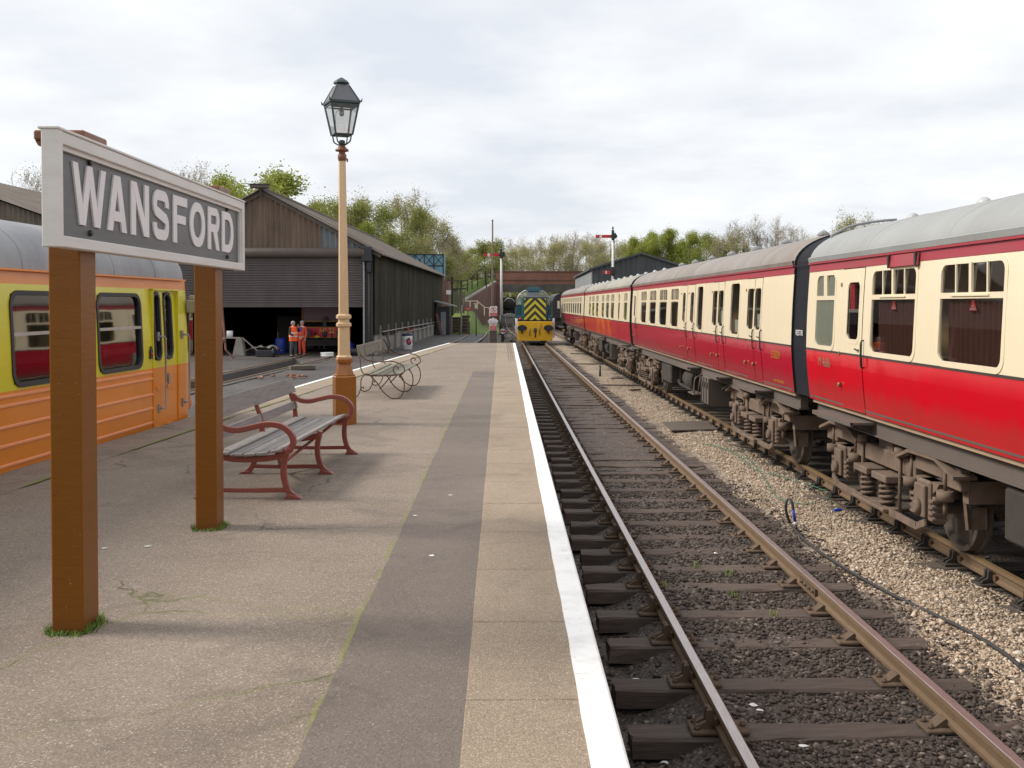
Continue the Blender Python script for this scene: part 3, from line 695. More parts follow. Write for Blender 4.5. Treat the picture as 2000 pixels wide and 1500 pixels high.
def sleeper_mesh(seed, L=2.6, W=.25, H=.13):
    rs = np.random.RandomState(seed); nx, ny = 16, 4; m = MB(); v = []; ring = []
    prof = [(-W/2, -H), (-W/2, -.015), (-W/2 + .014, 0), (-.03, .002), (.03, -.002), (W/2 - .014, 0), (W/2, -.015), (W/2, -H)]
    n = len(prof)
    for i in range(nx + 1):
        x = -L/2 + L * i / nx
        for j, (a, b) in enumerate(prof):
            e = rs.uniform(-1, 1, 2); r = .009 if b > -.1 else .004
            if i in (0, nx): r *= 1.6
            v.append((x + (e[0] * .01 if i in (0, nx) else 0), a + e[0] * r, b + e[1] * r * .7))
    f = []
    for i in range(nx):
        for j in range(n - 1): f.append((i*n+j, i*n+j+1, (i+1)*n+j+1, (i+1)*n+j))
        f.append((i*n+n-1, i*n, (i+1)*n, (i+1)*n+n-1))
    f.append(tuple(range(n))); f.append(tuple(range(nx*n, nx*n+n))[::-1]); m.add(v, f); return m
def chair_mesh(side):      # side +1: outside of the rail lies towards +x
    m = MB(); m.box(-.185, .185, -.10, .10, .0, .028, c=.008)
    s = side
    pr = [(s*.045, .03), (s*.155, .03), (s*.135, .05), (s*.085, .075), (s*.078, .145), (s*.052, .15), (s*.045, .12), (s*.04, .06)]
    m.prism(pr, -.05, -.018, 'y'); m.prism(pr, .018, .05, 'y'); m.prism([(s*.04, .06), (s*.06, .06), (s*.068, .15), (s*.044, .15)], -.055, .055, 'y')
    pi_ = [(-s*.012, .03), (-s*.12, .03), (-s*.06, .075), (-s*.045, .085), (-s*.014, .06)]; m.prism(pi_, -.05, .05, 'y')
    for x_, y_ in ((-.145, -.055), (-.145, .055), (.16, 0)): m.lathe([(.02, .028), (.02, .045), (.013, .047), (.013, .062)], 6, (x_, y_, 0))
    return m
def key_mesh(side):
    m = MB(); s = side; m.prism([(s*.014, .058), (s*.041, .058), (s*.043, .115), (s*.02, .115)], -.11, .13, 'y'); return m
sleepers = {}
def lay(xc, ylist, mat, label, group, key, cm='chair'):
    vs_ = [sleeper_mesh(s).build('sleeper', M[mat]) for s in range(5)]
    cl_, cr__ = chair_mesh(-1).build('rail_chair', M[cm]), chair_mesh(1).build('rail_chair', M[cm])
    kl, kr = key_mesh(-1).build('wooden_key', M['key']), key_mesh(1).build('wooden_key', M['key'])
    datas = [o.data for o in vs_]
    for i, (y, dx) in enumerate(ylist):
        if i < 5: s = vs_[i]
        else: s = bpy.data.objects.new('sleeper', datas[i % 5]); C.objects.link(s)
        s.location = (xc + dx, y, -.191); s.rotation_euler = (0, random.uniform(-.003, .003), random.uniform(-.012, .012) + (math.pi if (i // 5) % 2 else 0))
        T(s, label, 'railway sleeper', group)
        fl = -1 if (i // 5) % 2 else 1
        for side, ch, ky in ((-1, cl_, kl), (1, cr__, kr)):
            c = bpy.data.objects.new('rail_chair', ch.data if fl == 1 else (cr__ if side == -1 else cl_).data); C.objects.link(c); c.parent = s; c.location = (fl * (side * G2 - dx), 0, .003)
            if y < 40:
                q = bpy.data.objects.new('wooden_key', (ky if fl == 1 else (kr if side == -1 else kl)).data); C.objects.link(q); q.parent = c
    for o in (cl_, cr__, kl, kr): bpy.data.objects.remove(o, do_unlink=True)
zs_t = -.19
near_y = []
for py in (1424, 1334, 1253, 1197, 1144, 1108, 1076, 1048): near_y.append(PZ(1350, py, zs_t).y - .02)
y = near_y[-1]; near_y = [near_y[0] - .78 * k for k in (3, 2, 1)] + near_y
while y < 66: y += .76 + random.uniform(-.05, .05); near_y.append(y)
lay(XT1, [(y, random.uniform(-.04, .04)) for y in near_y], 'sleeper', 'dark creosoted timber sleeper of the open track beside the platform', 'timber sleepers of the open track', 'a')
ys2 = []; y = 6.9
while y < 66: ys2.append(y); y += .765 + random.uniform(-.03, .03)
lay(XT2, [(y, random.uniform(-.03, .03)) for y in ys2], 'sleeper_pale', 'dusty timber sleeper under the rails of the red and cream coaches', 'timber sleepers of the coach track', 'b', 'under_dark')

# ------------------------------------------------------------------ loose stones (uncountable: one object per kind)
def stones(name, pts, size, mat, seed, flat=.6):
    rs = np.random.RandomState(seed); n = len(pts); t = (1 + 5 ** .5) / 2
    iv = np.array([(-1, t, 0), (1, t, 0), (-1, -t, 0), (1, -t, 0), (0, -1, t), (0, 1, t), (0, -1, -t), (0, 1, -t), (t, 0, -1), (t, 0, 1), (-t, 0, -1), (-t, 0, 1)]) / 1.9
    fc = np.array([(0,11,5),(0,5,1),(0,1,7),(0,7,10),(0,10,11),(1,5,9),(5,11,4),(11,10,2),(10,7,6),(7,1,8),(3,9,4),(3,4,2),(3,2,6),(3,6,8),(3,8,9),(4,9,5),(2,4,11),(6,2,10),(8,6,7),(9,8,1)])
    v = np.repeat(iv[None], n, 0) * (1 + rs.uniform(-.42, .42, (n, 12, 1)))
    v *= np.stack([rs.uniform(.7, 1.35, n), rs.uniform(.7, 1.35, n), rs.uniform(.5, 1., n) * flat * 1.3], -1)[:, None]
    s = size * np.clip(np.exp(rs.normal(0, .42, n)), .45, 2.1); v *= s[:, None, None] * .5
    a = rs.uniform(0, 6.28, n); b = rs.normal(0, .5, n); ca, sa, cb, sb = np.cos(a), np.sin(a), np.cos(b), np.sin(b)
    Rm = np.zeros((n, 3, 3)); Rm[:, 0, 0] = ca; Rm[:, 0, 1] = -sa * cb; Rm[:, 0, 2] = sa * sb; Rm[:, 1, 0] = sa; Rm[:, 1, 1] = ca * cb; Rm[:, 1, 2] = -ca * sb; Rm[:, 2, 1] = sb; Rm[:, 2, 2] = cb
    v = np.einsum('nij,nkj->nki', Rm, v) + pts[:, None]
    f = (fc[None] + (np.arange(n) * 12)[:, None, None]).reshape(-1, 3)
    o = np_mesh(name, v.reshape(-1, 3), f, mat); o['kind'] = 'stuff'; return o
def scatter(x0, x1, y0, y1, n, seed, keep=None, lift=.006, falloff=True):
    rs = np.random.RandomState(seed); x = rs.uniform(x0, x1, n)
    y = y0 * (y1 / y0) ** rs.uniform(0, 1, n) if falloff else rs.uniform(y0, y1, n)
    ok = np.ones(n, bool)
    for xr_ in (XT1 - G2, XT1 + G2, XT2 - G2): ok &= np.abs(x - xr_) > .05
    if keep is not None: ok &= keep(x, y, rs)
    x, y = x[ok], y[ok]; return np.stack([x, y, bed_h(x, y) + lift], -1)
sy = np.array(near_y)
def off_sleeper(x, y, rs, p=.16):
    d = np.min(np.abs(y[:, None] - sy[None]), 1); on = (d < .135) & (x > .82) & (x < 3.46); return ~on | (rs.rand(len(x)) < p)
a = scatter(1.42, 3.42, 3.6, 17, 24000, 1, off_sleeper); b = scatter(.55, 1.4, 3.6, 16, 1500, 2, off_sleeper); c = scatter(3.38, 3.75, 3.8, 16, 1800, 3); e_ = scatter(4.55, 5.4, 7, 20, 3200, 5)
stones('dark_ballast', np.concatenate([a, b, c, e_]), .025, M['stone_dark'], 4)
def pale_keep(x, y, rs): return rs.rand(len(x)) < np.clip((x - 3.42 + vnoise(x, y, 1.5) * .5) / .25, 0, 1) * np.clip((4.85 - x + vnoise(x, y + 3, 1.5) * .5) / .25, 0, 1)
stones('pale_gravel', scatter(3.35, 4.95, 5.2, 38, 62000, 6, pale_keep, .004), .0195, M['stone_pale'], 7)
stones('coarse_pale_gravel', scatter(3.35, 4.95, 5.2, 24, 1500, 8, pale_keep, .008), .036, M['stone_pale'], 9)
def rrect(a, b, c, d, r, n=5):
    r = min(r, (b-a)/2 - 1e-3, (d-c)/2 - 1e-3); P = []
    for (cx, cy, s) in ((b-r, d-r, 0), (a+r, d-r, 90), (a+r, c+r, 180), (b-r, c+r, 270)):
        for i in range(n + 1): t = R(s + 90*i/n); P.append((cx + r*math.cos(t), cy + r*math.sin(t)))
    return P
# ------------------------------------------------------------------ station name sign
sg = empty('station_sign', (-2.03, 5.2, ZP)); T(sg, 'large name board reading WANSFORD on two glossy brown posts on the platform', 'station sign')
def sign_post(y0, y1, xr_, w):
    m = MB(); m.box(xr_ - w, xr_, y0, y1, -.02, 2.46, c=.006); o = m.build('post', M['post_brown'], sg); o.location = (2.03 * 0, 0, 0); return o
ox, oy = -2.03, 5.2
for (y0, y1, x_, w) in ((5.14, 5.345, -2.107, .158), (7.50, 7.70, -2.092, .155)):
    m = MB(); m.box(x_ - w - ox, x_ - ox, y0 - oy, y1 - oy, -.02, 2.455, c=.008); p = m.build('post', M['post_brown'], sg)
    cp = MB(); cx, cy = x_ - w/2 - ox, (y0 + y1) / 2 - oy
    cp.box(cx - .125, cx + .125, cy - .15, cy + .15, 2.47, 2.52, c=.008); cp.prism([(cx - .11, 2.445), (cx + .11, 2.445), (cx + .125, 2.471), (cx - .125, 2.471)], cy - .13, cy + .13, 'y')
    cp.build('post_cap', M['lamp_brown_dark'], p)
Y0, Y1, Z0, Z1 = 4.715 - oy, 8.12 - oy, 2.823 - ZP, 3.362 - ZP
m = MB(); m.box(-.052, -.035, Y0 + .04, Y1 - .04, Z0 + .03, Z1 - .03); m.build('panel', M['sign_panel'], sg)
m = MB()
fw = .062
for (a, b, c, d, nm) in ((Y0 + .022, Y1 - .022, Z1 - fw, Z1 - .002, 'top'), (Y0 + .022, Y1 - .022, Z0 + .002, Z0 + .055, 'bottom')): m.box(-.074, -.0, a, b, c, d, c=.004)
m.box(-.075, .0012, Y0, Y0 + .060, Z0, Z1, c=.004); m.box(-.075, .0012, Y1 - .060, Y1, Z0, Z1, c=.004)
m.box(-.034, -.016, Y0 + .058, Y1 - .058, Z1 - fw - .022, Z1 - fw + .002); m.box(-.034, -.016, Y1 - .085, Y1 - .058, Z0 + .054, Z1 - fw - .02); m.box(-.034, -.016, Y0 + .058, Y0 + .075, Z0 + .054, Z1 - fw - .02)
m.box(-.088, .006, Y0 - .006, Y1 + .006, Z1 - .001, Z1 + .012, c=.003)
m.build('frame', M['sign_frame'], sg)
for by in (5.16, 7.72):
    for bz in (3.268, 2.915) if by < 6 else (3.272, 2.915):
        b = MB(); b.lathe([(.016, -.035), (.016, -.024), (.010, -.018)], 8, (0, by - oy, bz - ZP), 'x'); b.build('bolt', M['black'], sg)
# raised letters: strokes in the (y, z) plane, each letter one child mesh
def strokes(paths, w, t0, t1, x_off=0):
    m = MB(); lift = 0
    for P in paths:
        closed = P[0] == 'c'; P = P[1:] if closed else P; pts = [Vector((p[0], p[1])) for p in P]; n = len(pts); L_ = []; R_ = []
        for i in range(n):
            if closed: a = pts[i] - pts[i-1]; b = pts[(i+1) % n] - pts[i]
            else:
                a = pts[i] - pts[i-1] if i else pts[1] - pts[0]; b = pts[i+1] - pts[i] if i < n - 1 else a
            a.normalize(); b.normalize(); t = (a + b)
            if t.length < 1e-6: t = a.copy()
            t.normalize(); nn = Vector((-t.y, t.x)); k = min(2.0, 1 / max(.4, nn.dot(Vector((-a.y, a.x)))))
            L_.append(pts[i] + nn * w / 2 * k); R_.append(pts[i] - nn * w / 2 * k)
        x0, x1 = t0, t1 + lift; v = []
        for l, r in zip(L_, R_): v += [(x0, l.x, l.y), (x1, l.x, l.y), (x1, r.x, r.y), (x0, r.x, r.y)]
        f = []
        for i in range(n if closed else n - 1):
            j = (i + 1) % n
            for q in range(4): f.append((i*4+q, i*4+(q+1) % 4, j*4+(q+1) % 4, j*4+q))
        if not closed: f += [(0, 1, 2, 3), tuple((n-1)*4 + q for q in (3, 2, 1, 0))]
        m.add(v, f); lift += .0006
    return m
def plates(polys, rings, t0=-.036, t1=-.0262):
    m = MB(); lf = 0
    for p in polys: m.prism(p, t0, t1 + lf, 'x'); lf += .0005
    for o_, i_ in rings:
        n = len(o_); x1 = t1 + lf; v = []
        for p, q in zip(o_, i_): v += [(t0, *p), (x1, *p), (x1, *q), (t0, *q)]
        m.add(v, [(k*4+q, ((k+1) % n)*4+q, ((k+1) % n)*4+q+1, k*4+q+1) for k in range(n) for q in range(3)]); lf += .0005
    return m
def letter(ch, a, b, z0, z1):
    W = b - a; w = min(.072, W * .255); X = lambda u: a + u * W; Z = lambda u: z0 + u * (z1 - z0)
    dg = lambda xa, xb, ww: [(xa - ww/2, z0), (xa + ww/2, z0), (xb + ww/2, z1), (xb - ww/2, z1)]
    bx = lambda p, q, r, t: [(p, r), (q, r), (q, t), (p, t)]
    if ch == 'W':
        w = .062; return plates([dg(X(.27), a + w/2, w), dg(X(.29), X(.5), w), dg(X(.71), X(.5), w), dg(X(.73), b - w/2, w)], [])
    if ch == 'A': return plates([dg(a + w/2, X(.5) - .01, w), dg(b - w/2, X(.5) + .01, w), bx(X(.28), X(.72), Z(.18), Z(.36))], [])
    if ch == 'N': return plates([bx(a, a + w, z0, z1), bx(b - w, b, z0, z1), [(b - w*1.15, z0), (b - .002, z0), (a + w*1.15, z1), (a + .002, z1)]], [])
    if ch == 'F': return plates([bx(a, a + w, z0, z1), bx(a + w, b, z1 - w*.8, z1), bx(a + w, X(.88), Z(.42), Z(.42) + w*.75)], [])
    if ch == 'O': return plates([], [(rrect(a, b, z0, z1, W*.5, 8), rrect(a + w, b - w, z0 + w*.85, z1 - w*.85, W*.5 - w*.95, 8))])
    def bowl(lo):
        k = 8; h = (z1 - lo); ro = min(W*.62, h*.5); ri = max(.01, ro - w*.9); O = []; I = []
        for i in range(k+1): t = R(90*i/k); O.append((b - ro + ro*math.sin(t), z1 - ro + ro*math.cos(t))); I.append((b - w - ri + ri*math.sin(t), z1 - w*.78 - ri + ri*math.cos(t)))
        for i in range(k+1): t = R(90*i/k); O.append((b - ro + ro*math.cos(t), lo + ro - ro*math.sin(t))); I.append((b - w - ri + ri*math.cos(t), lo + w*.78 + ri - ri*math.sin(t)))
        O = [(a + w*.5, z1)] + O + [(a + w*.5, lo)]; I = [(a + w*.5, z1 - w*.78)] + I + [(a + w*.5, lo + w*.78)]; return O, I
    def strip(m, O, I, t0=-.036, t1=-.0255):
        n = len(O); v = []
        for p, q in zip(O, I): v += [(t0, *p), (t1, *p), (t1, *q), (t0, *q)]
        m.add(v, [(k*4+q, (k+1)*4+q, (k+1)*4+q+1, k*4+q+1) for k in range(n-1) for q in range(3)]); m.add(v, [(0, 1, 2, 3), (n*4-1, n*4-2, n*4-3, n*4-4)]); return m
    if ch == 'D': return strip(plates([bx(a, a + w, z0, z1)], []), *bowl(z0))
    if ch == 'R': return strip(plates([bx(a, a + w, z0, z1), [(b - w*1.1, z0), (b, z0), (X(.78), Z(.45)), (X(.42), Z(.45))]], []), *bowl(Z(.42)))
    if ch == 'S':
        w = .068; c = X(.5); rx = W/2 - w/2; zt_, zb_ = z1 - w*.46, z0 + w*.46; rr = .055; P = [(c + rx, zt_ - rr - .012)]; O = []; I = []
        for cx_s, cz_s, t0_, t1_ in ((1, zt_ - rr, 0, 90), (-1, zt_ - rr, 90, 232), (1, zb_ + rr, 52, -90), (-1, zb_ + rr, -90, -180)):
            for i in range(7): t = R(t0_ + (t1_ - t0_)*i/6); P.append((c + cx_s*(rx - rr) + rr*math.cos(t), cz_s + rr*math.sin(t)))
        P.append((c - rx, zb_ + rr + .012))
        for i, p in enumerate(P):
            q0 = Vector(P[max(i-1, 0)]); q1 = Vector(P[min(i+1, len(P)-1)]); d = (q1 - q0).normalized(); n = Vector((-d.y, d.x)) * w * .46; O.append((p[0] + n.x, p[1] + n.y)); I.append((p[0] - n.x, p[1] - n.y))
        return strip(MB(), O, I)
for ch, a, b in (('W', 4.925, 5.335), ('A', 5.36, 5.63), ('N', 5.70, 5.985), ('S', 6.055, 6.345), ('F', 6.43, 6.71), ('O', 6.775, 7.115), ('R', 7.19, 7.475), ('D', 7.55, 7.865)):
    letter(ch, a - oy + .02, b - oy + .02, 2.948 - ZP, 3.246 - ZP).build('letter', M['letter'], sg, fix=True)

# ------------------------------------------------------------------ gas lamp
lx, ly = (673 - 980) * 14.19 / 2000, 14.19
lp = empty('lamp_post', (lx, ly, ZP), R(12)); T(lp, 'tall cream and brown platform lamp post with glazed lantern', 'lamp post')
hx = R(30)
m = MB(); m.lathe([(.168, -.02), (.168, .655), (.155, .668), (.155, .685), (.135, .69), (.105, .80), (.10, .82), (.10, .845)], 6, smooth=False, a0=hx)
m.lathe([(.105, .845), (.122, .862), (.122, .90), (.105, .918)], 6, smooth=False, a0=hx); m.build('base', M['lamp_brown'], lp)
m = MB(); m.lathe([(.108, .918), (.112, .93), (.100, .945), (.088, .955)], 6, smooth=False, a0=hx)
m.lathe([(.088, .955), (.078, 1.46)], 6, smooth=False, a0=hx, cap=False)
for zc in (1.375, 1.485): m.lathe([(.082, zc - .035), (.108, zc - .02), (.108, zc + .018), (.080, zc + .036)], 6, smooth=False, a0=hx)
m.lathe([(.072, 1.46), (.050, 3.645)], 6, smooth=False, a0=hx); m.build('shaft', M['lamp_cream'], lp)
def lz(m, k=.98):
    f = lambda z: 3.99 + (z-4.30)*1.07 if z > 4.295 else (3.84 + (z-4.14)*1.0 if z > 4.14 else (3.63 + (z-3.84)*.70 if z > 3.6 else z))
    m.v = [(x*(k if z > 4.2 else 1), y*(k if z > 4.2 else 1), f(z)) for x, y, z in m.v]; return m
m = MB(); m.lathe([(.052, 3.84), (.055, 3.86), (.062, 3.88), (.062, 3.96), (.045, 3.99), (.045, 4.02), (.095, 4.035), (.095, 4.06), (.06, 4.10), (.045, 4.14)], 10); m.tube([(.05, 0, 3.90), (.075, 0, 3.88), (.07, 0, 3.83)], .012, 6); lz(m).build('collar', M['lamp_brown_dark'], lp)
lt = MB(); lt.lathe([(.042, 4.13), (.045, 4.20), (.035, 4.215)], 10)
for s, t in ((-1, -1), (1, -1), (1, 1), (-1, 1)):
    lt.tube(catmull([(s*.035, t*.035, 4.15), (s*.085, t*.085, 4.19), (s*.10, t*.10, 4.24), (s*.105, t*.105, 4.285)], 4), .010, 6)
    lt.beam((s*.12, t*.12, 4.30), (s*.196, t*.196, 4.70), .020, .020)                                # corner bars
    lt.beam((s*.205, t*.205, 4.71), (s*.085, t*.085, 4.925), .018, .018)
    lt.add([(s*.20, t*.20, 4.70), (s*.235, t*.235, 4.755), (s*.215, t*.235, 4.70), (s*.235, t*.215, 4.70)], [(0, 1, 2), (0, 3, 1), (2, 1, 3)])
for z, r, w in ((4.295, .12, .024), (4.70, .20, .028), (4.665, .19, .02)):
    for s in (-1, 1): lt.beam((-r, s*r, z), (r, s*r, z), w, w); lt.beam((s*r, -r, z), (s*r, r, z), w, w)
lt.box(-.11, .11, -.11, .11, 4.275, 4.29)
lt.lathe([(.06, 4.93), (.06, 4.97)], 12); lt.lathe([(.115, 4.965), (.095, 4.985), (.02, 5.03), (.003, 5.035)], 8, smooth=False); lt.lathe([(.118, 4.955), (.115, 4.966)], 8, smooth=False)
lan = lz(lt).build('lantern', M['lantern'], lp)
m = MB(); m.add([(-.205, -.205, 4.712), (.205, -.205, 4.712), (.205, .205, 4.712), (-.205, .205, 4.712), (-.085, -.085, 4.93), (.085, -.085, 4.93), (.085, .085, 4.93), (-.085, .085, 4.93)], [(0, 1, 5, 4), (1, 2, 6, 5), (2, 3, 7, 6), (3, 0, 4, 7), (4, 5, 6, 7)]); lz(m).build('lantern_roof', M['lantern_top'], lan)
for i in range(4):
    a = i * math.pi / 2; c, s_ = math.cos(a), math.sin(a); q = [(.19, -.18, 4.66), (.19, .18, 4.66), (.119, .11, 4.305), (.119, -.11, 4.305)]
    m = MB(); m.add([(x*c - y*s_, x*s_ + y*c, z) for x, y, z in q], [(0, 1, 2, 3)]); lz(m).build('glass_pane', M['lamp_glass'], lan, fix=False)
m = MB(); m.lathe([(.022, 4.70), (.024, 4.62), (.035, 4.60), (.036, 4.565), (.02, 4.54)], 10); m.tube(catmull([(-.02, 0, 4.62), (-.08, 0, 4.58), (-.09, 0, 4.45), (-.09, 0, 4.30)], 5), .004, 5); lz(m).build('burner', M['steel'], lan)
lp.rotation_euler = (0, R(-.35), R(24))

# ------------------------------------------------------------------ cast iron bench
bn = empty('platform_bench', (-1.80, 8.72, ZP), R(-2.6)); T(bn, 'red cast iron platform bench with grey weathered slats, beside the sign', 'bench')
# local: +y along the bench (away from camera), +x towards the front
def bar2d(path, w, y, t=.045, k=5, taper=None):
    pts = catmull([(p[0], 0, p[1]) for p in path], k); m = MB(); n = len(pts); v = []
    for i, p in enumerate(pts):
        d = (pts[min(i+1, n-1)] - pts[max(i-1, 0)]).normalized(); nn = Vector((-d.z, 0, d.x)); ww = w * (taper[0] + (taper[1]-taper[0]) * i/(n-1) if taper else 1) / 2
        for a, b in ((-1, -1), (1, -1), (1, 1), (-1, 1)): v.append((p.x + nn.x*ww*a, y + b*t/2, p.z + nn.z*ww*a))
    f = []
    for i in range(n-1):
        for q in range(4): f.append((i*4+q, i*4+(q+1) % 4, (i+1)*4+(q+1) % 4, (i+1)*4+q))
    f += [(0, 1, 2, 3), ((n-1)*4+3, (n-1)*4+2, (n-1)*4+1, (n-1)*4)]; m.add(v, f); return m
def merge(*ms):
    r = MB()
    for q in ms:
        b = len(r.v); r.v += q.v; r.f += [tuple(b+i for i in f) for f in q.f]; r.m += q.m; r.s += q.s
    return r
for yk, arm in ((0, 1), (1.28, 0), (2.60, 1)):
    e = .0004
    parts = [bar2d([(.06, 0.0), (-.015, .06), (-.055, .17), (-.06, .28), (-.045, .36), (-.03, .42)], .05, yk, .04),             # front leg
             bar2d([(-.78, .0), (-.71, .06), (-.65, .2), (-.60, .34), (-.60, .42)], .045, yk, .038),
             bar2d([(-.60, .38), (-.62, .55), (-.67, .70), (-.70, .81)], .045, yk, .036, taper=(1.1, .7)),                                                  # back upright
             bar2d([(-.70, .075), (-.4, .07), (-.02, .075)], .038, yk, .034, 3),
             bar2d([(-.62, .36), (-.45, .335), (-.2, .345), (-.02, .385)], .05, yk, .036)]
    if arm: parts.append(bar2d([(-.635, .66), (-.56, .60), (-.45, .585), (-.33, .61), (-.2, .635), (-.08, .62), (.0, .56), (.025, .49), (.0, .43), (-.04, .385)], .048, yk, .056, 6))
    m = merge(*parts); m.prism([(-.84, .0), (-.70, .0), (-.72, .035), (-.80, .022)], yk - .035, yk + .035, 'y'); m.prism([(-.05, .0), (.10, .0), (.085, .018), (-.02, .05)], yk - .038, yk + .038, 'y')
    if arm: m.ball((-.005, yk, .425), .034, 10)
    o = m.build('end_frame' if arm else 'middle_frame', M['bench_iron'], bn); bev(o, .006, 2)
for x_, z_, r_ in ((-.56, .378, 6), (-.44, .365, 2), (-.33, .365, -2), (-.225, .375, -6), (-.105, .398, -12)):
    m = MB(); m.obox((x_, 1.30, z_ + .02), (.098, 2.78, .026), (0, R(r_), 0), c=.005); bev(m.build('seat_slat', M['slat'], bn), .004)
for (x_, z_, h_) in ((-.620, .545, .085), (-.660, .760, .165)):
    m = MB()
    if h_ > .1:
        m.obox((x_, .62, z_), (.028, 1.36, h_), (0, R(-15), 0), c=.004); m.obox((x_ - .004, 2.02, z_ - .004), (.028, 1.42, h_), (0, R(-15), 0), c=.004)
    else: m.obox((x_, 1.30, z_), (.032, 2.76, h_), (0, R(-14), 0), c=.004)
    m.build('back_slat', M['slat'], bn)
m = MB(); m.beam((-.12, .02, .385), (-.42, 1.26, .09), .035, .012); m.build('brace', M['bench_iron'], bn)
m = MB(); m.beam((-.12, 2.58, .385), (-.42, 1.30, .09), .035, .012); m.build('brace', M['bench_iron'], bn)

# ------------------------------------------------------------------ wrought iron bench with scrolls
b2 = empty('scroll_bench', (-1.80, 17.9, ZP), R(-1)); T(b2, 'rusty wrought iron bench with scrolled legs and mossy slats, beyond the lamp post', 'bench')
def spiral(c, r0, a0, a1, n, shrink=.25, flip=1): return [(c[0] + r0 * (1 - (1 - shrink) * i / n) * math.cos(a0 + (a1 - a0) * i / n), 0, c[1] + flip * r0 * (1 - (1 - shrink) * i / n) * math.sin(a0 + (a1 - a0) * i / n)) for i in range(n + 1)]
def iron(paths, y, r=.0105):
    m = MB()
    for P in paths: m.tube([(p[0], y, p[2]) for p in P], r, 7)
    return m
LEGS = lambda: [
    catmull([(-.60, 0, .43), (-.66, 0, .34), (-.67, 0, .18), (-.73, 0, .05), (-.83, 0, .012), (-.89, 0, .05), (-.87, 0, .09), (-.84, 0, .085), (-.84, 0, .06)], 6),
    catmull([(-.52, 0, .43), (-.38, 0, .28), (-.26, 0, .11), (-.12, 0, .014), (.02, 0, .03), (.09, 0, .16), (.085, 0, .32), (.02, 0, .42), (-.05, 0, .43)], 7),
    catmull([(-.12, 0, .43), (-.22, 0, .30), (-.34, 0, .17)], 5),
    catmull([(-.62, 0, .425), (-.4, 0, .405), (-.15, 0, .41), (.05, 0, .43)], 5)]
for k_, yk in enumerate((0, 1.45, 2.9)):
    P = LEGS(); P.append(catmull([(-.60, 0, .43), (-.66, 0, .52), (-.68, 0, .72), (-.72, 0, .95)], 5))
    if k_ != 1: P.append(catmull([(-.71, 0, .90), (-.66, 0, .76), (-.52, 0, .67), (-.33, 0, .65), (-.12, 0, .66), (.05, 0, .60), (.10, 0, .50), (.04, 0, .44), (-.06, 0, .45), (-.10, 0, .52), (-.06, 0, .57), (-.01, 0, .55), (-.015, 0, .51)], 6))
    iron(P, yk).build('scroll_frame', M['rust_iron'], b2)
for x_, z_ in ((-.55, .443), (-.42, .430), (-.29, .424), (-.16, .427), (-.03, .438)):
    m = MB(); m.obox((x_, 1.45, z_), (.11, 3.05, .022), (0, 0, 0), c=.004); m.build('seat_slat', M['slat_old'], b2)
bp = MB(); bp.obox((-.70, 1.45, .83), (.034, 3.0, .22), (0, R(-10), 0), c=.006); bk = bp.build('back_board', M['slat_old'], b2)
m = MB()
for (a, b, c, d) in ((.55, 2.35, .90, .91), (.55, 2.35, .76, .77), (.55, .57, .76, .91), (2.33, 2.35, .76, .91)): m.obox((-.674 + (.83 - (c+d)/2) * .18 - .0, (a+b)/2, (c+d)/2), (.006, b-a, max(.012, d-c)), (0, R(-10), 0))
m.build('carved_border', M['slat'], bk)
# ------------------------------------------------------------------ red and cream coaches
XS = XT2
M['vent_silver'] = paint('ventilator_silver', (.50, .50, .52), .45, .4, 9, (.12, .12, .12), .2, 30)
M['old_number'] = plain('faded_number', (.30, .17, .10), .6)
M['red_blind'] = plain('red_blind', (.55, .01, .03), .6)
def hw(z):       # body half width
    if z < 1.95: return 1.375 - .075 * ((1.95 - z) / .85) ** 1.35
    return 1.375 - .055 * ((z - 1.95) / 1.2) ** 1.7
def roof_pts(n=14, w=1.338, z0=3.10, z1=3.66):
    pts = []
    for i in range(n + 1):
        t = math.pi / 2 * i / n; pts.append((w * math.cos(t) ** .92 if i < n else 0, z0 + (z1 - z0) * math.sin(t) ** .9))
    return pts
def rrect(a, b, c, d, r, n=5):
    r = min(r, (b-a)/2 - 1e-3, (d-c)/2 - 1e-3); P = []
    for (cx, cy, s) in ((b-r, d-r, 0), (a+r, d-r, 90), (a+r, c+r, 180), (b-r, c+r, 270)):
        for i in range(n + 1): t = R(s + 90*i/n); P.append((cx + r*math.cos(t), cy + r*math.sin(t)))
    return P
def side_panel(m, ya, yb, za, zb, holes, side=-1, off=0.0, mi=0, depth=.014):
    """curved body-side sheet with rectangular holes; side -1 faces the platform. Returns to thickness at the holes"""
    Ys = sorted({ya, yb} | {h[i] for h in holes for i in (0, 1) if ya < h[i] < yb}); Zs = {za, zb} | {h[i] for h in holes for i in (2, 3) if za < h[i] < zb}
    z = za
    while z < zb: Zs.add(round(z, 4)); z += .17
    Zs = sorted(Zs)
    def P(y, z, o=off): return (side * (hw(z) + o), y, z)
    def inh(y, z): return any(h[0] < y < h[1] and h[2] < z < h[3] for h in holes)
    for i in range(len(Ys)-1):
        for j in range(len(Zs)-1):
            if Zs[j+1] - Zs[j] < 1e-6: continue
            if inh((Ys[i]+Ys[i+1])/2, (Zs[j]+Zs[j+1])/2): continue
            m.add([P(Ys[i], Zs[j]), P(Ys[i+1], Zs[j]), P(Ys[i+1], Zs[j+1]), P(Ys[i], Zs[j+1])], [(0, 1, 2, 3)], mi, False)
    for h in holes:
        a, b, c, d = max(h[0], ya), min(h[1], yb), max(h[2], za), min(h[3], zb)
        if a >= b or c >= d: continue
        for (p, q) in (((a, c), (b, c)), ((b, c), (b, d)), ((b, d), (a, d)), ((a, d), (a, c))):
            m.add([P(*p), P(*q), P(*q, off - depth), P(*p, off - depth)], [(0, 1, 2, 3)], mi)
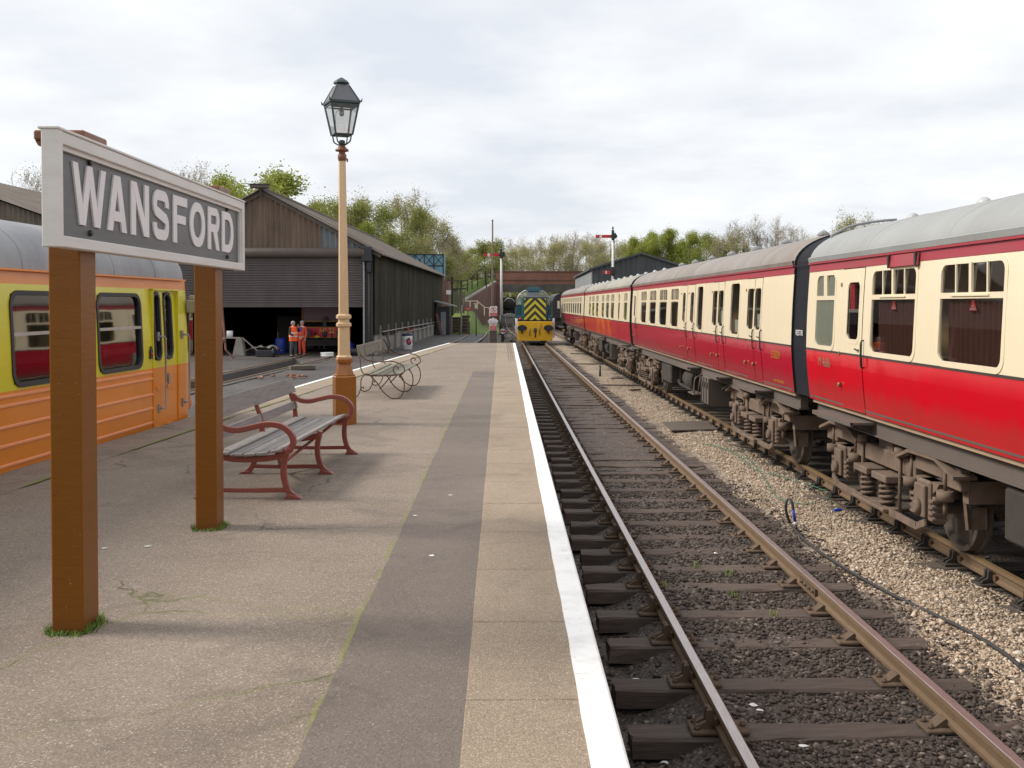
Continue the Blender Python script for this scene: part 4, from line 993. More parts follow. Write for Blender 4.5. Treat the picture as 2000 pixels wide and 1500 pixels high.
def ring(m, outer, inner, side, off, depth, mi=0):
    n = len(outer); v = []
    for (p, q) in zip(outer, inner):
        v += [(side*(hw(p[1])+off-depth), p[0], p[1]), (side*(hw(p[1])+off), p[0], p[1]), (side*(hw(q[1])+off), q[0], q[1]), (side*(hw(q[1])+off-depth), q[0], q[1])]
    f = []
    for i in range(n):
        j = (i+1) % n
        for q in range(3): f.append((i*4+q, j*4+q, j*4+q+1, i*4+q+1))
    m.add(v, f, mi)
def window(par, a, b, c, d, kind, side, frame='cream', glassm='glass', simple=False):
    """a..b along y (local), c..d height"""
    m = MB(); r = .09 if kind != 'door' else .07; n = 3 if simple else 5
    ring(m, rrect(a-.055, b+.055, c-.055, d+.055, r+.05, n), rrect(a-.001, b+.001, c-.001, d+.001, r, n), side, .007, .018)
    if kind in ('light', 'narrow'):
        zt = c + (d-c) * .68; h = .055
        m.box(*sorted((side*(hw(zt)-.012), side*(hw(zt)+.004))), a-.02, b+.02, zt-h/2, zt+h/2)
        ks = (.25, .5, .75) if kind == 'light' else (.5,)
        for t in ks:
            yy = a + (b-a)*t; w = .022 if t != .5 else (.05 if kind == 'light' else .13)
            m.box(*sorted((side*(hw(zt+.15)-.012), side*(hw(zt+.15)+(.004 if t != .5 else .012)))), yy-w/2, yy+w/2, zt+h/2, d+.01)
        if kind == 'light' and not simple:
            m.box(*sorted((side*(hw(zt)+.0), side*(hw(zt)+.018))), a+.2*(b-a), b-.2*(b-a), zt-.005, zt+.012)
    if kind == 'door':
        zt = c + (d-c)*.5
    o = m.build('window', M[frame], par)
    p = MB(); off = -.010; zs = [c-.03, (c+d)/2, d+.03]
    for i in range(2): p.add([(side*(hw(zs[i])+off), a-.03, zs[i]), (side*(hw(zs[i])+off), b+.03, zs[i]), (side*(hw(zs[i+1])+off), b+.03, zs[i+1]), (side*(hw(zs[i+1])+off), a-.03, zs[i+1])], [(0, 1, 2, 3)])
    p.build('pane', M[glassm], o, fix=False)
    if kind == 'door':
        q = MB(); q.box(*sorted((side*(hw(zt)-.03), side*(hw(zt)-.012))), a-.01, b+.01, zt-.02, zt+.02); q.build('drop_bar', M['aluminium'], o)
    return o
def flip_z(prof): return [(a, b) for a, b in prof]

def bogie(par, yc, detail=True, mat='under'):
    """Commonwealth type coach bogie; origin at track centre, height above rail"""
    g = MB(); wb = 1.295
    for s in (-1, 1):
        x0, x1 = s*1.03, s*1.14; xa, xb = min(x0, x1), max(x0, x1)
        # side frame: deep cranked member
        top = [(-2.02, .93), (-1.62, .98), (-1.45, 1.00), (-1.05, 1.00), (-.75, .86), (.75, .86), (1.05, 1.00), (1.45, 1.00), (1.62, .98), (2.02, .93)]
        bot = [(2.02, .74), (1.66, .74), (1.62, .58), (1.60, .58), (.96, .58), (.94, .70), (.75, .70), (.62, .60), (-.62, .60), (-.75, .70), (-.94, .70), (-.96, .58), (-1.60, .58), (-1.62, .58), (-1.66, .74), (-2.02, .74)]
        poly = top + bot
        # build side frame from convex pieces
        for (a, b, za, zb) in ((-2.02, -1.62, .74, .96), (-1.62, -.94, .80, 1.01), (-.94, .94, .68, .88), (.94, 1.62, .80, 1.01), (1.62, 2.02, .74, .96)): g.box(xa, xb, yc+a, yc+b, za, zb, c=.012)
        # top flange wings
        for q in (-1, 1):
            g.prism([(yc+q*.62, .90), (yc+q*.98, 1.02), (yc+q*1.62, 1.03), (yc+q*2.08, .90), (yc+q*2.08, .865), (yc+q*1.62, .99), (yc+q*.98, .98), (yc+q*.62, .865)], s*1.00, s*1.235, 'x')
            # equaliser spring seats with caps and bolts either side of axle boxes
            for d in (-.42, .42):
                yy = yc + q*wb + d
                g.cyl((s*1.15, yy, .60), (s*1.15, yy, .70), .085, n=14); g.cyl((s*1.15, yy, .46), (s*1.15, yy, .60), .022, n=8); g.cyl((s*1.15, yy, .70), (s*1.15, yy, .93), .018, n=8); g.lathe([(.035, .93), (.035, .965), (.018, .967), (.018, 1.0)], 6, (s*1.15, yy, .10))
            # axle box: cast housing with cover plate, ribs and hub
            yy = yc + q*wb
            g.box(min(s*1.02, s*1.20), max(s*1.02, s*1.20), yy-.15, yy+.15, .34, .74, c=.02)
            g.box(min(s*1.20, s*1.245), max(s*1.20, s*1.245), yy-.125, yy+.125, .36, .70, c=.015)
            g.cyl((s*1.245, yy, .46), (s*1.30, yy, .46), .085, .06, n=16)
            g.prism([(yy-.30, .74), (yy+.30, .74), (yy+.22, .66), (yy+.15, .62), (yy-.15, .62), (yy-.22, .66)], s*1.04, s*1.16, 'x')
            for d in (-.235, .235):
                g.box(min(s*1.07, s*1.19), max(s*1.07, s*1.19), yy+d-.035, yy+d+.035, .33, .60, c=.008)
                for kk in range(4): g.box(min(s*1.06, s*1.22), max(s*1.06, s*1.22), yy+d-.05, yy+d+.05, .36+kk*.062, .385+kk*.062)
            # guard / brake hanger
            g.beam((s*1.02, yy+q*.52, .92), (s*.98, yy+q*.56, .34), .06, .03); g.box(min(s*.80, s*.95), max(s*.80, s*.95), yy+q*.48, yy+q*.56, .34, .56, c=.01)
        # bolster spring nest in the middle, swing link plank
        g.box(min(s*1.10, s*1.32), max(s*1.10, s*1.32), yc-.50, yc+.50, .235, .275, c=.008)
        g.box(min(s*1.0, s*1.30), max(s*1.0, s*1.30), yc-.52, yc-.08, .56, .64, c=.01); g.box(min(s*1.0, s*1.30), max(s*1.0, s*1.30), yc+.08, yc+.52, .56, .64, c=.01)
        for d in (-.52, .52): g.cyl((s*1.16, yc+d*1.12, .26), (s*1.16, yc+d*1.12, .95), .02, n=8); g.cyl((s*1.16, yc+d*1.12, .88), (s*1.16, yc+d*1.12, .97), .065, n=12)
        g.beam((s*1.24, yc-1.25, .245), (s*1.24, yc+1.25, .245), .022, .075)          # long tie bar
        for q in (-1, 1): g.beam((s*1.24, yc+q*1.24, .245), (s*1.24, yc+q*1.46, .33), .022, .07)
    for a in (-1.95, -.45, .45, 1.95): g.box(-1.05, 1.05, yc+a-.06, yc+a+.06, .62, .84)
    g.box(-1.1, 1.1, yc-.22, yc+.22, .72, 1.05)
    bo = g.build('bogie', M[mat], par)
    for q in (-1, 1):
        w = MB(); yy = yc + q*wb; n = 36 if detail else 18
        for s in (-1, 1):
            w.lathe([(.05, s*.66), (.13, s*.66), (.15, s*.70), (.36, s*.725), (.40, s*.70), (.485, s*.692), (.487, s*.722), (.457, s*.735), (.452, s*.822), (.40, s*.825), (.375, s*.775), (.16, s*.79), (.13, s*.83), (.07, s*.83)], n, (0, yy, .456), 'x', smooth=False, cap=True)
        w.cyl((-1.1, yy, .456), (1.1, yy, .456), .075, n=12); smooth_sharp(w.build('wheelset', M['wheel'], bo), 35)
    if detail:
        for s in (-1, 1):
            for d in (-.30, .30):
                sp = MB(); sp.tube([(s*1.19 + .082*math.cos(t), yc+d + .082*math.sin(t), .285 + .27*t/(2*math.pi*4.5)) for t in [2*math.pi*4.5*i/70 for i in range(71)]], .0175, 6)
                sp.cyl((s*1.19, yc+d, .28), (s*1.19, yc+d, .56), .04, n=10); sp.build('coil_spring', M[mat], bo)
    return bo

def coach(y0, y1, label, wins, doors, red, roofm, bog, steps, far_end=True, near_end=True, simple=False, frame='cream', glassm='glass', curtain=None, vents=()):
    yc = (y0+y1)/2; L = y1-y0; o = empty('railway_coach', (XS, yc, 0)); T(o, label, 'railway coach', 'red and cream coaches coupled in one train')
    loc = lambda y: y - yc
    ZB, ZW, ZC, ZG = 1.27, 1.955, 2.995, 3.10
    holes = [(loc(a), loc(b), c, d) for (a, b, c, d, k) in wins]; dh = [(loc(a)-.0, loc(b)+.0, ZB, ZC) for a, b in doors]
    for side in (-1, 1):
        hs = holes if side == -1 or not simple else []; ds = dh if side == -1 else []
        m = MB(); side_panel(m, -L/2, L/2, ZB, ZW, ds, side); m.build('lower_panel', M[red], o, fix=False)
        m = MB(); side_panel(m, -L/2, L/2, ZW, ZC, hs + ds, side); m.build('upper_panel', M['cream'], o, fix=False)
        m = MB(); m.box(*sorted((side*(hw(ZW)-.02), side*(hw(ZW)+.006))), -L/2, L/2, ZW-.012, ZW+.012); m.build('waist_moulding', M['under_dark'], o)
        m = MB(); side_panel(m, -L/2, L/2, ZC+.001, ZG, [], side, .006); m.box(*sorted((side*(hw(ZG)-.02), side*(hw(ZG)+.03))), -L/2, L/2, ZG-.002, ZG+.022); m.build('cantrail', M['maroon'], o, fix=False)
    for (a, b) in doors:
        ins = [h for h in holes if h[0] > loc(a)-.05 and h[1] < loc(b)+.05]
        m = MB(); g = .011; side_panel(m, loc(a)+g, loc(b)-g, ZB+.01, ZW-.006, ins, -1, .004, 0); side_panel(m, loc(a)+g, loc(b)-g, ZW+.006, ZC-.01, ins, -1, .004, 1)
        d_ = m.build('door', [M[red], M['cream']], o, fix=False)
        if not simple:
            for zz_ in (1.95, 2.80):
                m = MB(); m.box(-(hw(zz_)+.018), -(hw(zz_)-.0), loc(b)-.015, loc(b)+.02, zz_-.025, zz_+.025, c=.006); m.build('hinge', M['brass'], d_)
            m = MB(); yh = loc(a)+.09; m.tube([(-(1.375+.005), yh, 2.02), (-(1.375+.03), yh, 2.02), (-(1.375+.03), yh+.08, 2.03)], .009, 6); m.build('handle', M['under_dark'], d_)
            m = MB(); m.cyl((-1.36, loc(b)+.02, 1.56), (-1.392, loc(b)+.02, 1.56), .028, n=10); m.build('door_stop', M['brass'], d_)
            m = MB(); m.tube(catmull([(-1.37, loc(a)-.055, 1.82), (-1.405, loc(a)-.055, 1.84), (-1.41, loc(a)-.055, 2.0), (-1.405, loc(a)-.055, 2.12), (-1.365, loc(a)-.055, 2.14)], 4), .010, 6); m.build('grab_rail', M['black'], o)
        # dark lining that shows in the door gap
    m = MB(); m.box(-1.325, -1.30, -L/2+.05, L/2-.05, 1.3, 1.95); m.build('inner_wall', M['dark_in'], o)
    for (a, b, c, d, k) in wins: window(o, loc(a), loc(b), c, d, k, -1, frame, 'frost' if k == 'narrow' and not simple and b > 12.9 and a < 13.8 else glassm, simple)
    # interior
    m = MB(); m.box(-1.29, 1.29, -L/2+.06, L/2-.06, 1.22, 1.27); m.box(-1.25, 1.25, -L/2+.06, L/2-.06, 2.98, 3.02); m.box(-.62 if not simple else .3, -.59 if not simple else .33, -L/2+.06, L/2-.06, 1.27, 2.98); m.build('interior', M['brown_in' if not simple else 'dark_in'], o)
    if curtain:
        for (a, b, c, d, k) in wins:
            if k != 'light': continue
            m = MB(); n = 60; 
            for (u0, u1) in curtain[1]:
                vv = []; ff = []
                for i in range(n+1):
                    y = loc(a) + (b-a)*(u0+(u1-u0)*i/n); x = -(1.375-.07) + .018*math.sin(i*1.1); vv += [(x, y, c-.02), (x, y, c + (d-c)*curtain[2])]
                ff = [(i*2, i*2+2, i*2+3, i*2+1) for i in range(n)]; m.add(vv, ff, 0, True)
            m.build('curtain', M[curtain[0]], o, fix=False)
    # roof
    P = roof_pts(); prof = [(-x, z) for x, z in P] + [(x, z) for x, z in P[::-1]][1:]; n = len(prof); m = MB(); NY = 40; v = []
    for i in range(NY+1):
        y = -L/2 + L*i/NY
        k = 1 - .0 * i
        v += [(x, y, z) for x, z in prof]
    m.add(v, [(i*n+j, i*n+j+1, (i+1)*n+j+1, (i+1)*n+j) for i in range(NY) for j in range(n-1)], 0, True)
    rs_ = [(x*.985, z) for x, z in P[2:]]; 
    for side in (-1, 1): m.add([(side*x1, y, z1) for y in (-L/2+.02, L/2-.02) for (x1, z1) in ((1.352, 3.125), (1.365, 3.185), (1.335, 3.20))], [(0, 3, 4, 1), (1, 4, 5, 2)])
    rf = m.build('roof', M[roofm], o, fix=False)
    if not simple:
        for yy in [(-L/2 + L*i/9) for i in range(1, 9)]:
            m = MB(); m.tube([(x*1.0, yy, z) for x, z in prof], .0035, 4); m.build('roof_seam', M[roofm], rf)
    for yv, kind in vents:
        m = MB(); yy = loc(yv)
        if kind == 'shell':
            for i in range(7):
                r_ = .10 * math.cos(R(-60 + 25*i)) + .02; m.lathe([(r_*.75, 3.695+.022*i), (r_, 3.703+.022*i), (r_, 3.708+.022*i), (r_*.75, 3.715+.022*i)], 12, (0, yy, 0))
            m.cyl((0, yy, 3.6), (0, yy, 3.75), .05, n=10)
        else:
            m.ball((0, yy, 3.715), .085, 14, 0, (1, 1.2, 1)); m.cyl((0, yy, 3.6), (0, yy, 3.715), .08, n=14)
        m.build('roof_ventilator', M['vent_silver'], rf)
    # ends and gangways
    body = [(x*.99, z) for x, z in [( -hw(z), z) for z in (ZB, 1.6, 1.95, 2.5, 3.05)] + [(-x, z) for x, z in P] + [(x, z) for x, z in P[::-1]][1:] + [(hw(z), z) for z in (3.05, 2.5, 1.95, 1.6, ZB)]]
    for e, on in ((-1, near_end), (1, far_end)):
        m = MB(); m.prism(body, e*L/2 - .01*e, e*L/2 - .08*e, 'y')
        for xk in (-1.05, 1.05): m.tube([(xk, e*(L/2+.03), 1.3), (xk, e*(L/2+.03), 3.2)], .02, 6)
        m.build('end_wall', M['black'], o)
        if on:
            # rounded corridor connection swelling out to nearly the full section, as the photo shows
            gl = .66 if not simple or e == -1 else .2
            pg = [(x*.985, z - .015 if z > 3.15 else z) for x, z in body]; m = MB(); m.prism(pg, e*(L/2-.02), e*(L/2 + gl), 'y'); m.build('gangway', M['bellows'], o)
        m = MB()
        for s in (-1, 1): m.cyl((s*.87, e*L/2, 1.06), (s*.87, e*(L/2+.26), 1.06), .07, n=12); m.cyl((s*.87, e*(L/2+.26), 1.06), (s*.87, e*(L/2+.33), 1.06), .2, n=16)
        for s in (-.35, .3): m.tube(catmull([(s, e*L/2, 1.15), (s, e*(L/2+.14), 1.0), (s*.8, e*(L/2+.2), .7), (s*.9, e*(L/2+.3), .75)], 5), .022, 6)
        m.build('buffer_gear', M['under_dark'], o)
    # underframe
    m = MB()
    for s in (-1, 1):
        m.box(*sorted((s*1.10, s*1.215)), -L/2+.05, L/2-.05, 1.035, 1.225); m.box(*sorted((s*1.06, s*1.25)), -L/2+.05, L/2-.05, 1.215, 1.24); m.box(*sorted((s*1.08, s*1.24)), -L/2+.05, L/2-.05, 1.02, 1.04)
    m.box(-1.08, 1.08, -L/2+.1, L/2-.1, 1.12, 1.2); m.build('solebar', M['solebar'], o)
    m = MB(); yb0, yb1 = loc(bog[0]) + 2.3, loc(bog[1]) - 2.3
    if yb1 > yb0:
        for s in (-1, 1):
            x_ = s*1.0; q = (yb1-yb0)
            m.beam((x_, yb0, 1.02), (x_, yb0+q*.3, .52), .06, .06); m.beam((x_, yb0+q*.3, .52), (x_, yb0+q*.7, .52), .06, .06); m.beam((x_, yb0+q*.7, .52), (x_, yb1, 1.02), .06, .06)
            for t in (.3, .5, .7): m.beam((x_, yb0+q*t, .52), (x_, yb0+q*t, 1.05), .05, .05)
        m.box(-.8, .8, yb0+.3, yb1-.3, .5, 1.08)
        m.build('truss_frame', M['under_dark'], o)
        m = MB(); a = yb0 + .12
        m.box(-1.28, -.75, a+.95, a+1.75, .46, 1.03, c=.02)
        for kx in (.95, 1.22, 1.49, 1.72): m.box(-1.30, -1.27, a+kx, a+kx+.025, .47, 1.02)
        for kx in (1.1, 1.35, 1.6): m.box(-1.31, -1.27, a+kx, a+kx+.03, .80, .92)
        m.build('battery_box', M['solebar'], o)
        m = MB(); m.box(-1.20, -.65, yb1-2.2, yb1-.7, .50, .98, c=.03); m.build('equipment_case', M['under_dark'], o)
        m = MB(); m.cyl((-1.0, yb0+3.4, .78), (-1.0, yb0+4.6, .78), .22, n=18); m.build('vacuum_cylinder', M['under_dark'], o)
    for yb in bog: bogie(o, loc(yb), not simple)
    for (ys_, w) in steps:
        m = MB(); q = loc(ys_); m.box(-1.52, -1.13, q-w/2, q+w/2, 1.15, 1.182, c=.004); m.box(-1.525, -1.495, q-w/2, q+w/2, 1.135, 1.184)
        for s in (-.35, .35): m.beam((-1.15, q+s*w, 1.03), (-1.42, q+s*w, 1.15), .03, .02)
        m.build('footboard', M['solebar'], o)
    return o
D = lambda a, b: (a, b, 2.14, 2.82, 'door')
WN = lambda a, b, k='light': (a, b, 2.02, 2.93, k)
# coach A: nearest
A0, A1 = -5.5, 14.06
winsA = [WN(12.93, 13.66, 'narrow'), (12.02, 12.42, 2.14, 2.82, 'door'), WN(10.40, 11.62), WN(8.56, 9.80)] + [WN(8.56 - 1.84*k, 9.80 - 1.84*k) for k in range(1, 7)]
cA = coach(A0, A1, 'nearest red and cream coach with pale grey roof and red triangle stickers in its windows', winsA, [(11.88, 12.66)], 'carmine', 'roof_pale', (-2.6, 11.84), [(12.55, 1.45)], far_end=False, near_end=False, curtain=('curtain', ((.06, .94),), .62), vents=((4.9, 'ball'), (7.2, 'ball'), (9.5, 'ball'), (11.8, 'ball'), (13.85, 'ball')))
# coach B
B0, B1 = 14.80, 33.0
winsB = [(17.08, 17.50, 2.14, 2.82, 'door'), (16.60, 17.00, 2.14, 2.82, 'door'), (18.12, 18.80, 2.02, 2.93, 'tall'), (19.98, 20.40, 2.14, 2.82, 'door'), (19.42, 19.86, 2.14, 2.82, 'door'), (21.42, 22.02, 2.02, 2.93, 'tall'),
         (22.42, 22.80, 2.14, 2.82, 'door'), (23.44, 23.78, 2.14, 2.82, 'door'), WN(24.40, 25.46), WN(26.1, 27.3), WN(27.95, 29.1), WN(29.8, 30.9), (32.2, 32.5, 2.14, 2.82, 'door')]
cB = coach(B0, B1, 'second red and cream coach with brown streaked roof, shell ventilators and paired luggage doors', winsB, [(16.54, 17.04), (17.04, 17.6), (19.36, 19.92), (19.92, 20.46), (22.3, 23.0), (23.25, 23.95), (31.95, 32.62)], 'carmine_b', 'roof_brown', (17.72, 30.9), [(16.95, 1.3), (19.9, 1.3), (22.9, 1.3), (32.2, .9)], frame='cream',
           vents=[(y, 'shell') for y in (17.7, 20.0, 22.4, 24.8, 27.1, 29.4, 31.6)])
# coach C
C0, C1 = 33.6, 52.0
k_ = [(1219, 1224), (1203.5, 1209.5), (1192.5, 1198.5), (1183, 1188.5), (1174.5, 1179), (1163.5, 1168), (1156, 1160), (1150, 1153.3)]
winsC = [(8380/(b-980), 8380/(a-980)) for a, b in k_]
winsC = [WN(a, max(b, a+.9)) for a, b in winsC]
cC = coach(C0, C1, 'third red and cream coach with a faded orange patch on its lower side', winsC, [(36.9, 37.6)], 'carmine_c', 'roof_mixed', (36.4, 49.2), [(34.9, .9), (43, .9), (50.5, .9)], simple=True, curtain=('yellow_curtain', ((0, .4), (.6, 1)), 1.0), vents=[(y, 'ball') for y in (35, 37.2, 39.5, 41.8, 44, 46.3, 48.6, 50.8)])
D0, D1 = 52.5, 72.6
winsD = [WN(54.2 + 1.75*i, 55.3 + 1.75*i) for i in range(10)]
cD = coach(D0, D1, 'farthest red and cream coach at the far end of the train, beside the shunting engine', winsD, [(71.4, 72.1)], 'carmine_b', 'roof_brown', (55.4, 69.6), [(53.5, .9), (62, .9), (71.7, .9)], simple=True, vents=[(53.8 + 2.2*i, 'ball') for i in range(9)])
# details of coach A
yA = (A0+A1)/2
for py_ in (11.02, 9.16):
    m = MB(); z = 2.56; m.prism([(py_-yA-.075, 2.50), (py_-yA+.075, 2.50), (py_-yA, 2.63)], -1.3365, -1.3345, 'x'); s_ = m.build('warning_sticker', M['sign_red'], cA)
    text_mesh('sticker_text', 'NO\nSMOKING', .026, M['white'], cA, (-1.3376, py_-yA, 2.53), (R(90), 0, R(-90)), .0004)
m = MB(); m.obox((-1.355, 10.72-yA, 3.02), (.02, .78, .13), (0, R(8), 0), c=.004); m.build('destination_board', M['maroon'], cA)
for yy in (10.36, 11.08):
    m = MB(); m.box(-1.385, -1.345, yy-yA-.02, yy-yA+.02, 2.95, 3.09); m.build('board_bracket', M['under_dark'], cA)
text_mesh('number', 'M 4686', .17, M['old_number'], cA, (-(hw(1.80)+.004), 13.28-yA, 1.80), (R(90), 0, R(-90)), .001, .95)
# tip of triangular rope and pipe on roof of A
rp_ = [(-x, z+.055) for x, z in roof_pts()]
m = MB(); m.tube([(rp_[6][0], 13.97-yA, rp_[6][1]-.11)] + [(rp_[q][0], 13.96-yA, rp_[q][1]-.02*(q < 8)) for q in range(6, 14)], .018, 8); m.build('roof_pipe', M['roof_silver'], cA)
yB = (B0+B1)/2
text_mesh('number', 'E 35239', .165, M['ochre'], cB, (-(hw(1.80)+.004), 15.65-yB, 1.78), (R(90), 0, R(-90)), .001, .9)
text_mesh('small_lettering', 'COACH TO BE RESTORED', .055, M['ochre'], cB, (-(hw(1.40)+.004), 15.6-yB, 1.38), (R(90), 0, R(-90)), .001, .9)
text_mesh('gangway_lettering', 'RESTRI', .115, M['white'], cB, (-(hw(2.15)*.985+.004), 14.64-yB, 2.15), (R(90), 0, R(-90)), .001, 1, 'LEFT')
for (a, z0, w, h) in ((16.78, 2.18, .22, .22), (19.6, 2.18, .24, .26), (18.35, 2.06, .32, .22)):
    m = MB(); m.box(-1.3440, -1.3420, a-yB-w/2, a-yB+w/2, z0, z0+h); m.build('paper_notice', M['white'], cB)
m = MB()
for s in (0, 1):
    q = 22.0-yB; m.tube([(-1.28, q+s*.55, 1.05), (-1.34, q+s*.55, .62)], .014, 6)
m.box(-1.44, -1.24, 21.95-yB, 22.65-yB, .60, .63); m.tube(catmull([(-1.24, 22.0-yB, 1.04), (-1.42, 21.92-yB, .95), (-1.44, 21.9-yB, .64)], 5), .014, 6); m.build('access_step', M['solebar'], cB)

m = MB(); m.box(-1.325, -1.30, 12.28-yA, 12.42-yA, 2.46, 2.80); m.build('red_blind', M['red_blind'], cA)
# ------------------------------------------------------------------ yellow and orange railcar
rc = empty('railcar', (-4.62, 15.1, 0), -.0485); T(rc, 'yellow and orange railcar with grey roof standing along the left side of the platform', 'railcar')
def rprof(z): # side inset as a function of height
    if z < 1.2: return -.03 * ((1.2 - z) / .6) ** 2
    return -.05 * max(0, (z - 1.7) / 1.2) ** 1.6
RL = -17.0
rwin = [(-5.06 - 1.0 + 1.05, -5.06 + 1.25 + .05), ]
def rY(px): # depth of a photograph column on the railcar side plane, in local y
    d = ray(px, 594); u = -d.x / d.y; return (5.352 / (u + .0485) - 15.1) * 1.0012
rw = [(rY(194), rY(276)), (rY(26), rY(26) + 1.30)]
rw += [(rw[1][0] - 1.95 * k, rw[1][0] - 1.95 * k + 1.3) for k in range(1, 6)]
RZ0, RZ1 = 1.755, 2.665
dr = [(rY(302), rY(315)), (rY(322), rY(337))]
rholes = [(a, b, RZ0, RZ1) for a, b in rw] + [(a, b, 1.80, 2.72) for a, b in dr]
def rc_panel(m, za, zb, off=0.0, x0=0):
    Zs = sorted({za, zb} | {h[i] for h in rholes for i in (2, 3) if za < h[i] < zb} | {round(za + .12 * k, 3) for k in range(1, int((zb - za) / .12) + 1) if za + .12 * k < zb}); Ys = sorted({RL, -.12} | {h[i] for h in rholes for i in (0, 1)})
    for i in range(len(Ys)-1):
        for j in range(len(Zs)-1):
            cy, cz = (Ys[i]+Ys[i+1])/2, (Zs[j]+Zs[j+1])/2
            if any(h[0] < cy < h[1] and h[2] < cz < h[3] for h in rholes): continue
            q = [(rprof(Zs[j]), Ys[i], Zs[j]), (rprof(Zs[j]), Ys[i+1], Zs[j]), (rprof(Zs[j+1]), Ys[i+1], Zs[j+1]), (rprof(Zs[j+1]), Ys[i], Zs[j+1])]
            m.add(q, [(0, 1, 2, 3)])
    # other side plain
    for j in range(len(Zs)-1):
        z0, z1 = Zs[j], Zs[j+1]; m.add([(-2.6-rprof(z0), RL, z0), (-2.6-rprof(z0), -.12, z0), (-2.6-rprof(z1), -.12, z1), (-2.6-rprof(z1), RL, z1)], [(0, 1, 2, 3)])
    # rounded cab end and square rear
    for (ys0, sgn) in ((-.12, 1),):
        n = 14; ringv = []
        for z in Zs:
            row = []
            for i in range(n * 2 + 1):
                t = math.pi * i / (2 * n); c, s = math.cos(t), math.sin(t); hwid = 1.3 + rprof(z)
                row.append((-1.3 + hwid * (abs(c) ** .55) * (1 if c >= 0 else -1), ys0 + (.62 - .05*(z > 2)*(z-2)) * (s ** .75), z))
            ringv.append(row)
        v = [p for r in ringv for p in r]; k = n*2+1
        m.add(v, [(j*k+i, j*k+i+1, (j+1)*k+i+1, (j+1)*k+i) for j in range(len(Zs)-1) for i in range(k-1)], 0, True)
m = MB(); rc_panel(m, .62, 1.70); m.build('lower_body', M['rc_orange'], rc, fix=False)
m = MB(); rc_panel(m, 1.70, 2.765); m.build('upper_body', M['rc_yellow'], rc, fix=False)
m = MB(); rc_panel(m, 2.765, 2.90); m.box(-.06, .012, RL, -.1, 2.895, 2.915); m.build('cantrail_band', M['rc_orange'], rc, fix=False)
m = MB(); m.box(-2.5, -.08, RL, RL+.05, .65, 2.9); m.build('rear_wall', M['rc_yellow'], rc)
m = MB()
for z in (1.65, 1.56, 1.35, 1.165, .97):
    m.prism([(rprof(z)-.002, z-.018), (rprof(z)+.016, z-.010), (rprof(z)+.016, z+.010), (rprof(z)-.002, z+.018)], RL+.1, rY(296), 'y')
k = NT('highlight_orange'); M['rib'] = k.fin((.78, .30, .13), .35); m.build('body_rib', M['rib'], rc)  # rib highlights put into this pinker orange; the buffers share it
def rc_ring(a, b, c, d, r, w, mat, name, n=6, pane='glass_green'):
    m = MB(); o_ = rrect(a-w, b+w, c-w, d+w, r+w, n); i_ = rrect(a+.012, b-.012, c+.012, d-.012, r, n); v = []
    for p, q in zip(o_, i_):
        v += [(rprof(p[1])+.001, p[0], p[1]), (rprof(p[1])+.016, p[0], p[1]), (rprof(q[1])+.014, q[0], q[1]), (rprof(q[1])-.04, q[0], q[1])]
    k = len(o_); m.add(v, [(i*4+q, ((i+1) % k)*4+q, ((i+1) % k)*4+q+1, i*4+q+1) for i in range(k) for q in range(3)])
    o = m.build(name, M[mat], rc); p = MB(); p.add([(rprof(c)-.022, a-.02, c-.02), (rprof(c)-.022, b+.02, c-.02), (rprof(d)-.022, b+.02, d+.02), (rprof(d)-.022, a-.02, d+.02)], [(0, 1, 2, 3)]); p.build('pane', M[pane], o, fix=False); return o
for i, (a, b) in enumerate(rw):
    w = rc_ring(a, b, RZ0, RZ1, .13, .035, 'rubber', 'window')
    m = MB(); m.box(-.03, .002, a+.01, b-.01, 2.24, 2.275); m.build('vent_bar', M['aluminium'], w)
# door: proud surround and two narrow oval panes
m = MB(); da, db = rY(297), rY(346)
m.box(-.03, .012, da, da+.02, 1.70, 2.76); m.box(-.03, .02, db-.02, db, 1.70, 2.76); m.box(-.03, .02, da, db, 2.745, 2.768); dm = m.build('door_frame', M['rc_yellow'], rc)
m = MB(); m.box(-.02, .004, da+.02, db-.02, .66, 1.695); m.box(-.03, .012, da, da+.02, .66, 1.695); m.box(-.03, .02, db-.02, db, .66, 1.695)
for zc in (1.42, .86):
    for q in (rY(308.5), rY(330)): m.prism(rrect(q-.10, q+.10, zc-.03, zc+.05, .03, 3), .004, .016, 'x')
dd = m.build('door', M['rc_orange'], rc)
m = MB(); m.prism(rrect(rY(327)-.035, rY(327)+.035, 1.45, 1.60, .033, 4), .016, .026, 'x'); m.build('handle', M['steel'], dd)
for a, b in dr: rc_ring(a+.02, b-.02, 1.82, 2.70, .12, .03, 'rubber', 'door_window', 6)
for q in (rY(311), rY(358)):
    m = MB(); m.tube([(.012, q-.06, 2.12), (.07, q-.02, 2.12), (.075, q+.02, 2.08), (.075, q+.03, 1.20), (.07, q-.01, 1.14), (.012, q-.05, 1.14)], .014, 7); m.box(0, .02, q-.10, q-.04, 2.06, 2.18); m.box(0, .02, q-.09, q-.03, 1.08, 1.20); m.build('grab_rail', M['steel'], rc)
m = MB(); m.prism([(rY(293)-.04, 1.83), (rY(293)+.04, 1.83), (rY(293)+.04, 1.93), (rY(293), 2.0), (rY(293)-.04, 1.93)], 0, .022, 'x'); l_ = m.build('side_lamp', M['black'], rc)
m = MB(); m.ball((.022, rY(293), 1.89), .022, 8); m.build('lens', M['signal_red'], l_)
